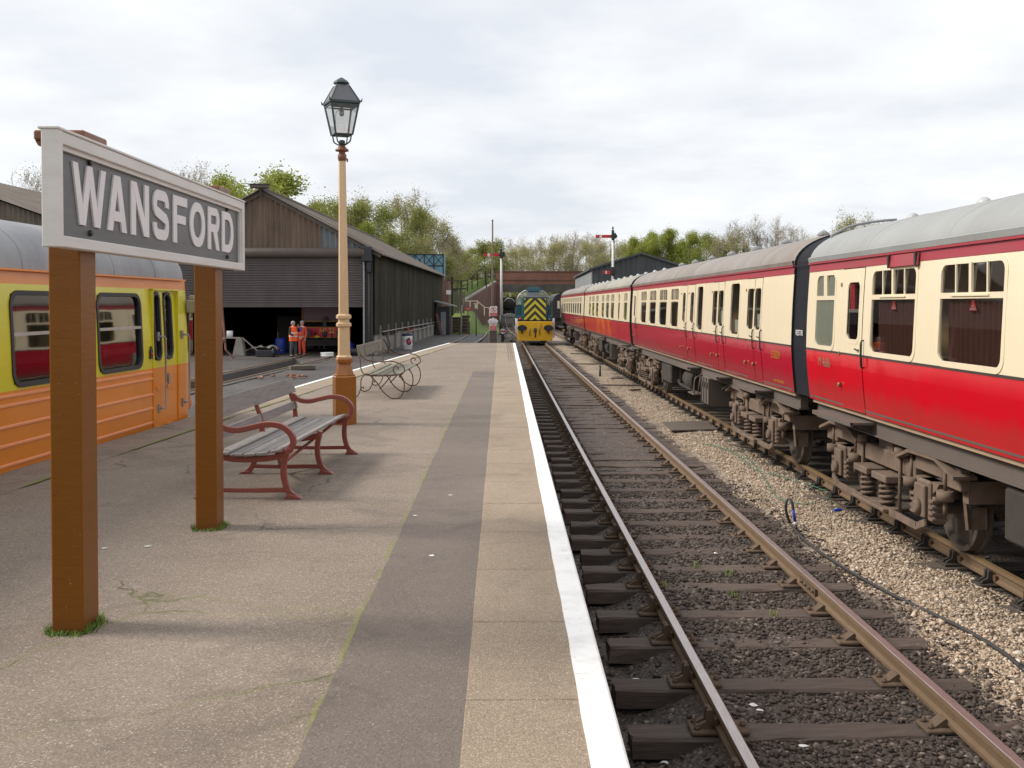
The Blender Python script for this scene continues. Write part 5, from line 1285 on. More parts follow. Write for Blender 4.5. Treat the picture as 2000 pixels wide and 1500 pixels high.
# cab side window, headlamp box and buffer
m = MB(); m.prism(rrect(.06, .26, 1.82, 2.50, .08), -.10, -.012, 'x'); cw_ = m.build('cab_side_window', M['rubber'], rc); m = MB(); m.prism(rrect(.09, .23, 1.86, 2.46, .06), -.012, -.006, 'x'); m.build('pane', M['glass_green'], cw_, fix=False)
m = MB(); m.box(-.02, .16, -.02, .16, 2.43, 2.62, c=.015); m.box(.02, .10, .0, .05, 2.62, 2.69, c=.01); m.build('marker_lamp', M['steel'], rc)
m = MB(); m.cyl((-.45, .45, 1.06), (-.45, .75, 1.06), .11, n=14); m.lathe([(.05, .74), (.2, .78), (.22, .82), (.18, .86), (.02, .88)], 20, (-.45, 0, 1.06), 'y'); m.cyl((-2.15, .45, 1.06), (-2.15, .75, 1.06), .11, n=14); m.lathe([(.05, .74), (.2, .78), (.22, .82), (.18, .86), (.02, .88)], 20, (-2.15, 0, 1.06), 'y'); m.build('buffer', M['rib'], rc)
# roof
P = [(1.255 * math.cos(math.pi/2*i/12) ** .85 if i < 12 else 0, 2.905 + .63 * math.sin(math.pi/2*i/12) ** .85) for i in range(13)]; prof = [(-1.3-x, z) for x, z in P] + [(-1.3+x, z) for x, z in P[::-1]][1:]; n = len(prof)
m = MB(); v = []; ysr = list(np.linspace(RL, -.3, 24)); rows = [(y, 1.0) for y in ysr] + [(-.05, .985), (.15, .94), (.30, .86), (.42, .72), (.50, .52), (.54, .3)]
for y, s in rows: v += [(-1.3 + (x+1.3) * (s if s < 1 else 1), y, 2.905 + (z-2.905) * (s ** .7 if s < 1 else 1)) for x, z in prof]
m.add(v, [(i*n+j, i*n+j+1, (i+1)*n+j+1, (i+1)*n+j) for i in range(len(rows)-1) for j in range(n-1)], 0, True); rr_ = m.build('roof', M['roof_silver'], rc, fix=False)
m = MB()
for yy in (-1.1, -2.4, -4.6, -7, -9.4): m.tube([(x, yy, z) for x, z in prof], .006, 5)
m.build('roof_seam', M['roof_silver'], rr_)
m = MB(); m.box(-2.5, -.10, RL+.1, .3, 1.22, 1.26); m.box(-1.75, -1.72, RL+.1, -1.6, 1.26, 2.85); m.box(-2.45, -.12, -1.55, -1.50, 1.26, 2.0); m.build('interior', M['dark_in'], rc)
# one seat and a low partition seen through the end window
m = MB(); m.obox((-.55, -1.95, 1.95), (.40, .06, .20), (R(-8), 0, 0), c=.02); m.obox((-.55, -1.75, 1.62), (.40, .38, .07), (0, 0, 0), c=.02); m.beam((-.55, -1.95, 1.9), (-.55, -1.93, 1.26), .05, .05); m.build('seat', M['solebar'], rc)
m = MB(); m.box(-2.35, -.25, RL+.3, .2, .45, .9); m.build('underframe', M['under_dark'], rc)
for yb in (-2.6, -12.5):
    m = MB()
    for q in (-1.1, 1.1):
        for s in (-1, 1): m.lathe([(.05, s*.69), (.40, s*.70), (.42, s*.74), (.39, s*.82), (.1, s*.82)], 20, (-1.3, yb+q, .42), 'x')
    m.build('wheelset', M['wheel'], rc)

# ------------------------------------------------------------------ engine shed
def corr(x0, x1, zb, ztop, y, pitch=.28, depth=.06):
    """vertical corrugated sheet between x0..x1, bottom zb, top given by a function"""
    m = MB(); n = max(2, int((x1-x0)/(pitch/4))); v = []
    for i in range(n+1):
        x = x0 + (x1-x0)*i/n; d = depth * math.sin(2*math.pi*(x-x0)/pitch); v += [(x, y+d, zb), (x, y+d, max(zb+.001, ztop(x)))]
    m.add(v, [(i*2, i*2+2, i*2+3, i*2+1) for i in range(n)]); return m
SX, SY, SA = -12.09, 52.0, -.0225
sh = empty('engine_shed', (SX, SY, -.05), SA); T(sh, 'engine shed with brown corrugated gable, half open roller shutter and black mossy side wall', 'engine shed')
HWD, ZE, ZA, SL = 5.67, 5.33, 8.36, 42.0
gt = lambda x: ZE + (ZA - ZE) * (1 - abs(x) / HWD) - .06
corr(-HWD, 2.95, 5.05, gt, 0).build('gable', M['gable'], sh, fix=False)
corr(2.95, HWD-.1, 5.05, gt, .01).build('gable_patch', M['gable_blue'], sh, fix=False)
m = MB()
for s in (-1, 1): m.beam((0, -.08, ZA-.04), (s*(HWD+.35), -.08, ZE-.24), .09, .30)
m.build('bargeboard', M['shedroof'], sh)
for s in (-1, 1):
    m = MB(); n = int(SL/.30*2); v = []
    for i in range(n+1):
        y = -.35 + (SL+.5)*i/n; d = .03*math.sin(math.pi*i) ; d = .028 * (1 if i % 2 else -1); v += [(0, y, ZA+.06+d), (s*(HWD+.45), y, ZE-.19+d), (s*(HWD+.45), y, ZE-.25+d), (0, y, ZA-.0+d)]
    m.add(v, [(i*4+q, i*4+q+1, i*4+q+5, i*4+q+4) for i in range(n) for q in range(3)]); m.build('roof', M['shedroof'], sh, fix=False)
m = MB(); m.cyl((0, -.4, ZA+.09), (0, SL+.1, ZA+.09), .13, n=8); m.build('ridge_cap', M['shedroof'], sh)
# right side wall: overlapping mossy sheets over a block plinth
m = MB(); xs_ = HWD; n = 14; zz0, zz1 = .95, ZE-.1
for i in range(14):
    y0 = i*SL/14; y1 = (i+1)*SL/14 - .03; zm = random.uniform(2.4, 3.9)
    m.box(xs_-.03+random.uniform(0, .02), xs_+.03, y0, y1, zm, zz1); m.box(xs_-.02, xs_+.012+random.uniform(0, .012), y0, y1, zz0+random.uniform(-.1, .1), zm+.08)
m.build('side_cladding', M['shedwall'], sh)
m = MB(); m.box(xs_-.25, xs_-.04, .2, SL, 0, 1.05); m.build('plinth', M['concrete'], sh)
m = MB()
for i in range(10): m.box(xs_-.04, xs_+.10, 1.5+i*3.2, 1.62+i*3.2, 0, 1.5)
m.tube([(xs_+.1, 2, 1.15), (xs_+.1, SL-4, 1.1)], .035, 6); m.tube([(xs_+.12, 12, .85), (xs_+.12, SL-9, .85)], .03, 6); m.build('pipe_run', M['steel'], sh)
m = MB(); m.box(-HWD, -HWD+.15, 0, SL, 0, ZE-.1); m.box(-HWD, HWD-.2, SL-.15, SL, 0, ZE); m.build('far_walls', M['shedwall'], sh)
corr(-HWD, HWD, 4.9, gt, SL).build('rear_gable', M['gable'], sh, fix=False)
m = MB(); m.box(-HWD+.2, HWD-.3, .1, SL-.2, -.02, .02); m.build('shed_floor', M['yard'], sh)
# door: drum housing, guides, posts, lintel
m = MB(); m.cyl((-HWD+.1, -.30, 5.20), (HWD-.45, -.30, 5.20), .24, n=16); m.build('shutter_drum', M['solebar'], sh)
m = MB(); z = 2.55; v = []; zs = []
while z < 5.0: zs += [(z, -.14), (z+.02, -.185), (z+.075, -.185), (z+.10, -.14)]; z += .125
xa, xb = -HWD+.3, HWD-.55; v = []
for z, d in zs: v += [(xa, d, z), (xb, d, z)]
m.add(v, [(i*2, i*2+1, i*2+3, i*2+2) for i in range(len(zs)-1)]); m.box(xa, xb, -.19, -.10, 2.46, 2.55); rs = m.build('roller_shutter', M['shutter'], sh, fix=False)
m = MB()
m.box(HWD-.56, HWD-.48, -.24, -.06, 0, 5.0); m.box(-HWD+.22, -HWD+.30, -.24, -.06, 0, 5.0); m.build('shutter_guide', M['steel'], sh)
m = MB(); m.box(HWD-.46, HWD-.08, -.06, .2, 0, 5.25); m.box(-HWD+.02, -HWD+.22, -.06, .2, 0, 5.0); m.box(HWD-.60, HWD-.1, -.50, -.05, 4.75, 5.5, c=.03); m.box(-HWD, HWD-.5, .02, .10, 4.85, 5.12); m.box(HWD-.35, HWD-.15, -.4, -.1, 4.2, 4.75, c=.03); m.build('steel_post', M['black'], sh)
m = MB(); m.tube([(HWD-.28, -.12, 4.3), (HWD-.28, -.12, 0.2)], .035, 6); m.tube(catmull([(HWD-.3, -.35, 5.1), (HWD-.1, -.4, 4.9), (HWD-.22, -.2, 4.4)], 5), .02, 5); m.build('downpipe', M['solebar'], sh)
m = MB(); m.box(-.45, .45, -.75, -.30, ZA+.05, ZA+.22, c=.02); m.beam((0, -.3, ZA-.3), (0, -.45, ZA+.1), .08, .08); m.box(-.55, .5, -.80, -.25, ZA+.22, ZA+.25); m.build('floodlight', M['solebar'], sh)
# maroon engine in the shed doorway
lr = empty('shunting_engine', (-9.35, 54.2, 0)); T(lr, 'maroon engine numbered 22 with a red buffer beam, standing inside the shed doorway', 'locomotive')
m = MB(); m.box(-1.25, 1.25, .3, 7, 1.60, 3.6, c=.05); m.build('body', M['loco_red'], lr)
m = MB(); m.box(-1.35, 1.35, 0, .16, .78, 1.36, c=.01); bb = m.build('buffer_beam', M['buffer_red'], lr)
m = MB(); m.box(-1.34, 1.34, -.012, -.002, 1.32, 1.36); m.box(-1.34, 1.34, -.012, -.002, .78, .815); m.box(-1.26, 1.26, .285, .298, 1.62, 1.67); m.box(-1.27, -1.23, .285, .299, 1.67, 3.55); m.build('lining', M['ochre'], lr)
text_mesh('number', 'Nº 22', .36, M['yellow_p'], bb, (.12, -.022, 1.14), (R(90), 0, 0), .004, .95)
m = MB()
for s in (-1, 1): m.cyl((s*.87, 0, 1.05), (s*.87, -.35, 1.05), .09, n=12); m.cyl((s*.87, -.35, 1.05), (s*.87, -.42, 1.05), .22, n=18)
m.box(-.12, .12, -.12, 0, .86, 1.1, c=.02); m.tube(catmull([(0, -.1, .95), (0, -.2, .7), (0, -.16, .4), (0, -.2, .2)], 4), .035, 6); m.tube(catmull([(.35, -.02, 1.0), (.4, -.15, .9), (.36, -.14, .6), (.55, -.1, .45)], 4), .025, 6); m.tube(catmull([(-.45, -.02, 1.1), (-.5, -.15, .9), (-.4, -.14, .5)], 4), .025, 6); m.box(-.09, .09, -.06, 0, 1.36, 1.9); m.build('coupling', M['black'], lr)
m = MB(); m.box(-1.0, 1.0, .2, 6.8, .35, .8)
for q in (1.3, 3.4, 5.5):
    for s in (-1, 1): m.lathe([(.05, s*.69), (.46, s*.70), (.47, s*.82), (.1, s*.82)], 20, (0, q, .5), 'x')
m.build('underframe', M['under_dark'], lr)
m = MB(); m.cyl((-.55, -.14, .84), (-.25, -.14, .84), .05, n=8); m.ball((-.4, -.14, .84), .09, 8); m.build('yellow_clamp', M['yellow_p'], lr)

# second, wider shed behind the name board
s2 = empty('carriage_shed', (-36.0, 60, -.05), -.03); T(s2, 'grey corrugated shed with lichen covered roof, seen at the far left above the railcar', 'shed')
gt2 = lambda x: 5.9 + (11.05 - 5.9) * (1 - abs(x) / 14.5)
corr(-14.4, 14.4, 0, gt2, 0, .3, .05).build('gable_wall', M['timber_fence'], s2, fix=False)
for s in (-1, 1):
    m = MB(); v = []; n = 120
    for i in range(n+1): y = -.4 + 30*i/n; d = .03*(1 if i % 2 else -1); v += [(0, y, 11.2+d), (s*14.9, y, 5.9+d), (s*14.9, y, 5.8+d)]
    m.add(v, [(i*3+q, i*3+q+1, i*3+q+4, i*3+q+3) for i in range(n) for q in range(2)]); m.build('roof', M['shedroof'], s2, fix=False)
m = MB(); m.box(14.3, 14.4, 0, 29, 0, 5.9); m.box(-14.4, -14.3, 0, 29, 0, 5.9); m.box(-14.3, 14.3, 28.9, 29, 0, 6); m.build('side_wall', M['timber_fence'], s2)
# grey building behind the coaches
gb = empty('grey_warehouse', (13.5, 97, -.2), -.02); T(gb, 'grey clad gabled building rising behind the roofs of the far coaches', 'building')
a_ = PY(1156, 523, 97); b_ = PY(1252, 495, 97); w_ = b_.x - a_.x; ze_, za_ = a_.z + .2, b_.z + .2; gb.location = (b_.x, 97, -.2)
gt3 = lambda x: ze_ + (za_ - ze_) * (1 - abs(x)/w_) - .05
corr(-w_, w_, 0, gt3, 0, .5, .05).build('gable_wall', M['barnboard'], gb, fix=False)
m = MB(); m.box(-w_-.02, -w_+.06, 0, 30, 0, ze_-.05); m.build('side_wall', M['barnpale'], gb)
m = MB(); m.box(w_-.05, w_, 0, 30, 0, ze_-.05); m.box(-w_, w_, 29.9, 30, 0, ze_); m.build('far_wall', M['barnboard'], gb)
for s in (-1, 1):
    m = MB(); m.prism([(0, za_+.12), (s*(w_+.25), ze_-.02), (s*(w_+.25), ze_-.22), (0, za_-.06)], -.3, 30.3, 'y'); m.build('roof', M['barnroof'], gb)
m = MB(); m.box(-w_*.38, -w_*.12, -.09, -.06, .5, 5.4); m.box(w_*.45, w_*.62, -.09, -.06, .5, 5.6); m.build('rusty_sheet', M['gable'], gb)
m = MB(); m.box(-w_*.62, -w_*.05, -.10, -.05, 2.0, 4.6); m.build('dark_opening', M['black'], gb)

# ------------------------------------------------------------------ road bridge
BY = 140.0
br = empty('road_bridge', (4.3, BY, 0)); T(br, 'red brick road bridge with a sooty steel girder crossing the tracks', 'bridge')
bl = PY(968, 530, BY); bx0 = bl.x - 4.3; bx1 = 16; zt = bl.z; zb_ = PY(1000, 570, BY).z; zg = PY(1000, 555, BY).z; zband = PY(1000, 547, BY).z
m = MB(); m.box(bx0, bx1, 0, .5, zg, zt-.12); m.box(bx0, bx1, 8, 8.5, zg, zt-.12); pr_ = m.build('parapet', M['brick'], br)
m = MB(); m.box(bx0-.1, bx1, -.08, .58, zt-.12, zt+.06); m.box(bx0, bx1, -.10, -.003, zband-.07, zband+.07); m.build('parapet_band', M['brick_dark'], br)
m = MB(); m.box(bx0+1.0, bx1, -.15, 8.6, zb_, zg-.003)
for i in range(34): m.box(bx0+1.2+i*.5, bx0+1.24+i*.5, -.22, -.15, zb_, zg-.05)
m.box(bx0+1.0, bx1, -.3, -.15, zb_-.08, zb_+.04); m.build('girder', M['girder'], br)
m = MB(); m.box(bx0-.0, bx0+1.0, -.4, 8.5, -1, zg-.005); m.box(12.4, 14, -.4, 8.5, -1, zg-.005); m.build('abutment', M['brick_dark'], br)
# left wing wall sloping down towards the camera
wt = PY(970, 551, BY-.5); wb = PY(908, 589, 108); we = PY(906, 594, 106)
ww = empty('wing_wall', (wb.x, wb.y, 0)); T(ww, 'dark red brick wing wall sloping down from the bridge with a pale stone coping', 'wall')
def wallq(m, p, q, zb, t, mi=0, dz0=0, dz1=0):
    a = Vector((p.x-wb.x, p.y-wb.y)); b = Vector((q.x-wb.x, q.y-wb.y)); d = (b-a).normalized(); nn = Vector((-d.y, d.x))*t
    pts = [(a.x, a.y, zb if zb is not None else p.z+dz0), (b.x, b.y, zb if zb is not None else q.z+dz0), (b.x, b.y, q.z+dz1), (a.x, a.y, p.z+dz1)]
    pts += [(x-nn.x, y-nn.y, z) for x, y, z in pts]; m.add(pts, [(0, 1, 2, 3), (7, 6, 5, 4), (0, 4, 5, 1), (1, 5, 6, 2), (2, 6, 7, 3), (3, 7, 4, 0)], mi)
m = MB(); wallq(m, wb, wt, -1, -.5); m.build('brickwork', M['brick_dark'], ww)
m = MB(); wallq(m, wb, wt, None, -.40, 0, .002, .17); m.build('coping', M['concrete'], ww)

# embankment carrying the road, and the grass bank below it
X = np.concatenate([np.arange(-120, -20, 5.), np.arange(-20, 0, .6)]); Y = np.concatenate([np.arange(84, 165, 1.2), np.arange(165, 420, 12.)]); xx, yy = np.meshgrid(X, Y)
wx = np.interp(yy, [106, 139.5], [wb.x, wt.x]) - .3
top = zb_ + 1.9
h = np.where(xx < wx - .75, sm(100, 139, yy + (xx+4)*.25) * top, -1.2)
h = np.where(yy > 141.5, np.where(xx < bx0+4.3+.4, top - sm(149, 190, yy)*1.0, -1.2), h)
bank = 1.9 * sm(86, 99, yy) * (1 - sm(104, 110, yy)) * sm(-5.6, -4.4, xx) * (1 - sm(-3.0, -1.6, xx))
h = np.maximum(h, bank) - .35 * (yy < 90); h = np.where((xx < -5.5) & (yy < 100), -1.0, h); h = h + vnoise(xx, yy, .5)*.35
S(grid_obj('embankment', X, Y, h, M['grass']))
X = np.arange(13.5, 160, 4.); Y = np.arange(128, 420, 6.); xx, yy = np.meshgrid(X, Y); S(grid_obj('hillside', X, Y, sm(128, 150, yy)*5.5 + vnoise(xx, yy, .1)*1.5, M['grass']))
X = np.arange(-260, 320, 12.); Y = np.arange(420, 760, 16.); xx, yy = np.meshgrid(X, Y); S(grid_obj('distant_hill', X, Y, -1 + sm(420, 600, yy)*14 + vnoise(xx, yy, .02)*8, M['grass']))

# black steam engine beyond the bridge
se = empty('steam_engine', (1.5, 205, 0)); T(se, 'black steam engine with a white arc on its round front, beyond the bridge opening', 'steam locomotive')
m = MB(); m.cyl((0, 0, 2.55), (0, 8, 2.55), 1.12, n=28); m.box(-1.3, 1.3, .5, 9, 1.2, 1.45); m.box(-1.25, 1.25, -.4, -.2, .75, 1.35); m.box(-1.3, 1.3, 8, 10.5, 1.2, 3.9)
for s in (-1, 1): m.cyl((s*.87, -.4, 1.05), (s*.87, -.85, 1.05), .2, n=14); m.box(s*1.25-.1, s*1.25+.1, .3, 4, 1.4, 3.0); m.cyl((s*1.0, .3, .9), (s*1.0, 1.8, .9), .35, n=14)
m.build('body', M['black'], se)
m = MB(); m.cyl((0, 1, 3.5), (0, 1, 4.0), .28, .34, n=14); m.build('chimney', M['black'], se)
m = MB(); m.tube([(1.16*math.cos(t), -.03, 2.55+1.16*math.sin(t)) for t in [R(20+140*i/16) for i in range(17)]], .07, 6); m.build('white_arc', M['white'], se)
m = MB(); m.lathe([(.95, -.10), (.9, -.16), (.1, -.2)], 24, (0, 0, 2.5), 'y'); m.build('smokebox_door', M['under_dark'], se)
# dark coach between loco and train
dc = empty('green_coach', (6.6, 106, 0)); T(dc, 'dark green coach end glimpsed between the shunting engine and the far red coach', 'railway coach')
m = MB(); m.prism([(-1.3, 1.1), (1.3, 1.1), (1.35, 2.9), (1.1, 3.4), (.6, 3.7), (0, 3.8), (-.6, 3.7), (-1.1, 3.4), (-1.35, 2.9)], 0, 16, 'y'); m.build('body', M['black'], dc)
m = MB(); m.prism([(-.5, 1.2), (.5, 1.2), (.5, 3.2), (-.5, 3.2)], -.1, -.01, 'y'); m.box(-.85, -.6, -.03, -.005, 2.1, 2.9); m.build('gangway', M['cream'], dc)
m = MB(); m.box(-1.1, 1.1, .2, 15.8, .35, 1.09); m.build('underframe', M['under_dark'], dc)

# ------------------------------------------------------------------ shunting loco facing us
l = empty('diesel_shunter', (2.22, 68, 0)); T(l, 'small blue-green diesel engine with yellow and black chevrons on the open track', 'locomotive')
m = MB(); m.box(-1.16, 1.16, 0, .14, .12, 1.40, c=.02); m.build('buffer_beam', M['yellow'], l)
m = MB(); m.box(-.82, .82, .30, 4.0, 1.46, 3.02, c=.05); m.build('hood', M['teal'], l)
m = MB(); m.box(-.85, .85, .25, .34, 3.02, 3.08); m.build('hood_lip', M['roof_silver'], l)
m = MB(); m.box(-.72, .72, .270, .29, 1.49, 2.94, c=.006); m.build('chevron_panel', M['chevron'], l)
m = MB(); m.box(-1.22, 1.22, .14, 9, 1.38, 1.46); m.build('running_plate', M['black'], l)
for s in (-1, 1): 
    m = MB(); m.box(min(s*.86, s*1.2), max(s*.86, s*1.2), .35, .9, 1.47, 1.78, c=.02); m.build('locker', M['teal'], l)
# cab with arched outline, front wall pierced by two big quarter round windows
def cabz(x): return 1.46 + 2.29 * max(0, 1 - (abs(x)/1.27) ** 2.6) ** .45 if abs(x) < 1.27 else 1.46
outer = [(-1.26, 1.46)] + [(1.26*math.sin(R(t)), 2.3 + 1.45*math.cos(R(t))**.8) for t in range(-90, 91, 9)] + [(1.26, 1.46)]
m = MB()
def arcz(x): return 2.3 + 1.45*max(0, math.cos(math.asin(min(1, abs(x)/1.26))))**.8
n = 26; xs2 = [ -1.26 + 2.52*i/n for i in range(n+1)]
for a, b in zip(xs2[:-1], xs2[1:]):
    # solid band under windows and a rim above them
    m.add([(a, 4.0, 1.46), (b, 4.0, 1.46), (b, 4.0, 2.5), (a, 4.0, 2.5)], [(0, 1, 2, 3)])
    rim = .14
    if abs((a+b)/2) > 1.12 or abs((a+b)/2) < .42: m.add([(a, 4.0, 2.5), (b, 4.0, 2.5), (b, 4.0, arcz(b)), (a, 4.0, arcz(a))], [(0, 1, 2, 3)])
    else: m.add([(a, 4.0, arcz(a)-rim), (b, 4.0, arcz(b)-rim), (b, 4.0, arcz(b)), (a, 4.0, arcz(a))], [(0, 1, 2, 3)])
    m.add([(a, 4.0, arcz(a)), (b, 4.0, arcz(b)), (b, 6.2, arcz(b)), (a, 6.2, arcz(a))], [(0, 1, 2, 3)])
m.add([(-1.26, 4, 1.46), (-1.26, 6.2, 1.46), (-1.26, 6.2, 2.3), (-1.26, 4, 2.3)], [(0, 1, 2, 3)]); m.add([(1.26, 4, 1.46), (1.26, 6.2, 1.46), (1.26, 6.2, 2.3), (1.26, 4, 2.3)], [(0, 1, 2, 3)])
m.box(-1.25, 1.25, 6.15, 6.2, 1.46, 2.5); cab_ = m.build('cab', M['teal'], l, fix=False)
for s in (-1, 1):
    m = MB(); pts = [(s*.44, 3.96, 2.52), (s*.44, 3.96, arcz(.44)-.12)] + [(s*x, 3.96, arcz(x)-.10) for x in (.6, .75, .9, 1.0, 1.08, 1.14)] + [(s*1.15, 3.96, 2.52)]
    m.tube(pts, .035, 6, closed=True); w = m.build('window_frame', M['aluminium'], cab_)
    m = MB(); m.add([(p[0], 3.99, p[2]) for p in pts], [tuple(range(len(pts)))]); m.build('pane', M['lamp_glass'], w, fix=False)
m = MB(); m.box(-.42, .42, 3.3, 3.98, 2.95, 3.42, c=.02); m.build('exhaust_box', M['roof_silver'], l)
m = MB(); m.box(-.42, .42, 3.2, 3.99, 3.42, 3.70, c=.03); m.build('cab_hood', M['teal'], l)
for s in (-1, 1):
    m = MB(); m.cyl((s*.87, 0, .98), (s*.87, -.32, .98), .10, n=12); m.prism([(s*.87 + .32*math.cos(2*math.pi*i/24), .98 + .20*math.sin(2*math.pi*i/24)) for i in range(24)], -.32, -.38, 'y'); m.box(s*.87-.05, s*.87+.05, -.30, -.02, .62, .9); m.build('buffer', M['black'], l)
    m = MB(); m.tube([(s*1.2, .1, .3), (s*1.2, .1, 1.62)], .03, 6); m.tube([(s*1.28, .2, .3), (s*1.28, .2, 1.62)], .03, 6); m.build('handrail', M['white'], l)
m = MB(); m.box(-.10, .10, -.12, 0, .70, .98, c=.02); m.tube(catmull([(0, -.1, .95), (0, -.2, .7), (.02, -.16, .35)], 4), .045, 6); m.build('coupling', M['black'], l)
m = MB(); m.tube(catmull([(-.33, 0, .95), (-.35, -.14, .8), (-.36, -.1, .45)], 4), .03, 6); m.tube(catmull([(.40, 0, 1.2), (.33, -.12, 1.0), (.28, -.14, .8), (.33, -.1, .5)], 4), .03, 6); m.build('brake_hose', M['lamp_brown_dark'], l)
m = MB(); m.ball((-.98, .3, 1.56), .09, 10); m.build('red_lamp', M['signal_red'], l)
m = MB(); m.ball((.95, .3, 1.54), .06, 10); m.build('white_lamp', M['steel'], l)
m = MB(); m.box(-1.1, 1.1, .3, 8.8, .5, 1.38)
for q in (1.6, 4.0, 6.4):
    for s in (-1, 1): m.lathe([(.05, s*.69), (.58, s*.70), (.60, s*.74), (.57, s*.82), (.1, s*.82)], 22, (0, q, .57), 'x')
m.build('underframe', M['under_dark'], l)
m = MB(); m.box(-.8, .8, 6.2, 8.8, 1.46, 2.9, c=.05); m.build('rear_hood', M['teal'], l)
# ------------------------------------------------------------------ signals, masts and notices
def semaphore(x, y, zarm, base, label, arm=1.5, second=None, blackz=1.6):
    o = empty('semaphore_signal', (x, y, 0)); T(o, label, 'railway signal')
    m = MB(); m.tube([(0, 0, blackz), (0, 0, zarm+.55)], [.12, .08], 10); p = m.build('post', M['white'], o)
    m = MB(); m.cyl((0, 0, base), (0, 0, blackz), .16, n=10); m.box(-.25, .25, -.2, .2, base, base+.15); m.build('post_base', M['black'], o)
    m = MB(); m.lathe([(.08, zarm+.45), (.12, zarm+.48), (.12, zarm+.52), (.04, zarm+.56), (.04, zarm+.62), (.09, zarm+.66), (.09, zarm+.70), (.01, zarm+.85)], 10); m.build('finial', M['black'], o)
    def armset(z, L):
        m = MB(); m.box(-L-.05, -.05, -.19, -.165, z-.13, z+.13, c=.004); a = m.build('arm', M['signal_red'], o)
        m = MB(); m.box(-L*.80, -L*.66, -.194, -.190, z-.13, z+.13); m.build('arm_stripe', M['white'], a)
        m = MB(); m.prism([(-.2, z-.12), (.12, z-.22), (.34, z-.05), (.34, z+.10), (.1, z+.2), (-.2, z+.12)], -.23, -.18, 'y'); m.cyl((.2, -.25, z+.0), (.2, -.17, z+.0), .13, n=12); m.box(.08, .32, .0, .25, z-.15, z+.2, c=.03); m.beam((.1, -.1, z-.1), (.1, -.1, z-.55), .05, .05)
        m.box(-.1, .1, -.16, .16, z-.3, z+.45, c=.02); m.lathe([(.10, z+.2), (.02, z+.34)], 10, (.2, .12, 0)); m.build('spectacle', M['black'], a)
    armset(zarm, arm)
    if second: armset(second, arm*.55)
    m = MB()
    for s in (-1, 1): m.beam((s*.17, .16, .2), (s*.17, .16, zarm-.4), .03, .03)
    zr = .5
    while zr < zarm-.4: m.beam((-.17, .16, zr), (.17, .16, zr), .02, .02); zr += .33
    m.build('ladder', M['solebar'], o); return o
p1 = PY(979, 498, 90); semaphore(p1.x, 90, p1.z, -.2, 'white semaphore signal post left of the shunting engine, red arm level')
p2 = PY(1197, 462, 85); semaphore(p2.x, 85, p2.z, -.2, 'tall white semaphore signal rising behind the coaches, with a small second arm', 1.4, PY(1197, 532, 85).z)
pm = PY(962, 430, 84); m = MB(); m.tube([(0, 0, -.2), (0, 0, 3), (0, 0, pm.z)], [.10, .09, .06], 8); m.box(-.07, .07, -.07, .07, pm.z-.05, pm.z+.03); m.box(-.2, .2, -.2, .2, -.2, .1)
o = m.build('mast', M['under'], loc=(pm.x, 84, 0)); T(o, 'thin tall rusty mast standing between the notice post and the white signal', 'mast')
# notice post at the platform end
nx = PY(963, 650, 47.0); np_ = empty('notice_post', (nx.x, 47, -.1)); T(np_, 'dark timber post with white pyramid cap and red and white notice, at the platform end', 'post')
m = MB(); m.box(-.17, .17, -.17, .17, 0, nx.z+.1+.62, c=.02); m.build('post', M['sleeper'], np_)
zc = PY(963, 628, 47).z + .1
m = MB(); m.box(-.21, .21, -.21, .21, zc-.08, zc, c=.01); m.prism([(-.24, zc), (.24, zc), (.24, zc+.03), (0, zc+.17), (-.24, zc+.03)], -.24, .24, 'y'); m.build('post_cap', M['white'], np_)
def notice(par, w, h, z, y=-.185, banner=.42, name='notice_board'):
    m = MB(); m.box(-w/2, w/2, y-.012, y, z, z+h, c=.003); b = m.build(name, M['white'], par)
    m = MB(); m.box(-w/2+.012, w/2-.012, y-.016, y-.0125, z+.015, z+h*banner); m.build('red_panel', M['sign_red'], b)
    cz = z + h*(banner + (1-banner)/2); r = h*(1-banner)*.40
    m = MB(); m.tube([(r*math.cos(t), y-.014, cz+r*math.sin(t)) for t in [2*math.pi*i/24 for i in range(24)]], r*.11, 5, closed=True); m.beam((-r*.7, y-.0165, cz+r*.7), (r*.7, y-.0165, cz-r*.7), r*.03, r*.2); m.build('red_ring', M['sign_red'], b)
    m = MB(); m.ball((.0, y-.014, cz+r*.52), r*.15, 8, 0, (1, .1, 1)); m.beam((0, y-.0145, cz+r*.35), (-r*.05, y-.0145, cz-r*.15), r*.05, r*.26); m.beam((0, y-.0145, cz-r*.1), (r*.25, y-.0145, cz-r*.65), r*.05, r*.16); m.beam((-r*.03, y-.0145, cz-r*.1), (-r*.32, y-.0145, cz-r*.6), r*.05, r*.16); m.beam((0, y-.0145, cz+r*.3), (r*.35, y-.0145, cz), r*.05, r*.11); m.build('walking_figure', M['black'], b)
    text_mesh('notice_text', 'PASSENGERS\nMUST NOT PASS\nTHIS POINT', h*banner*.24, M['white'], b, (0, y-.0175, z+h*banner*.52), (R(90), 0, 0), .0006, .8)
    return b
notice(np_, .33, .52, PY(963, 645, 47).z+.1)
n2 = empty('pedestrian_notice', (PY(964, 610, 49).x, 49, -.1)); T(n2, 'white and red no pedestrians notice on a thin post, just above the capped timber post', 'sign')
m = MB(); m.box(-.04, .04, -.04, .04, 0, PY(964, 598, 49).z+.1); m.build('post', M['solebar'], n2); notice(n2, .34, .46, PY(964, 617, 49).z+.1, -.045, .33)
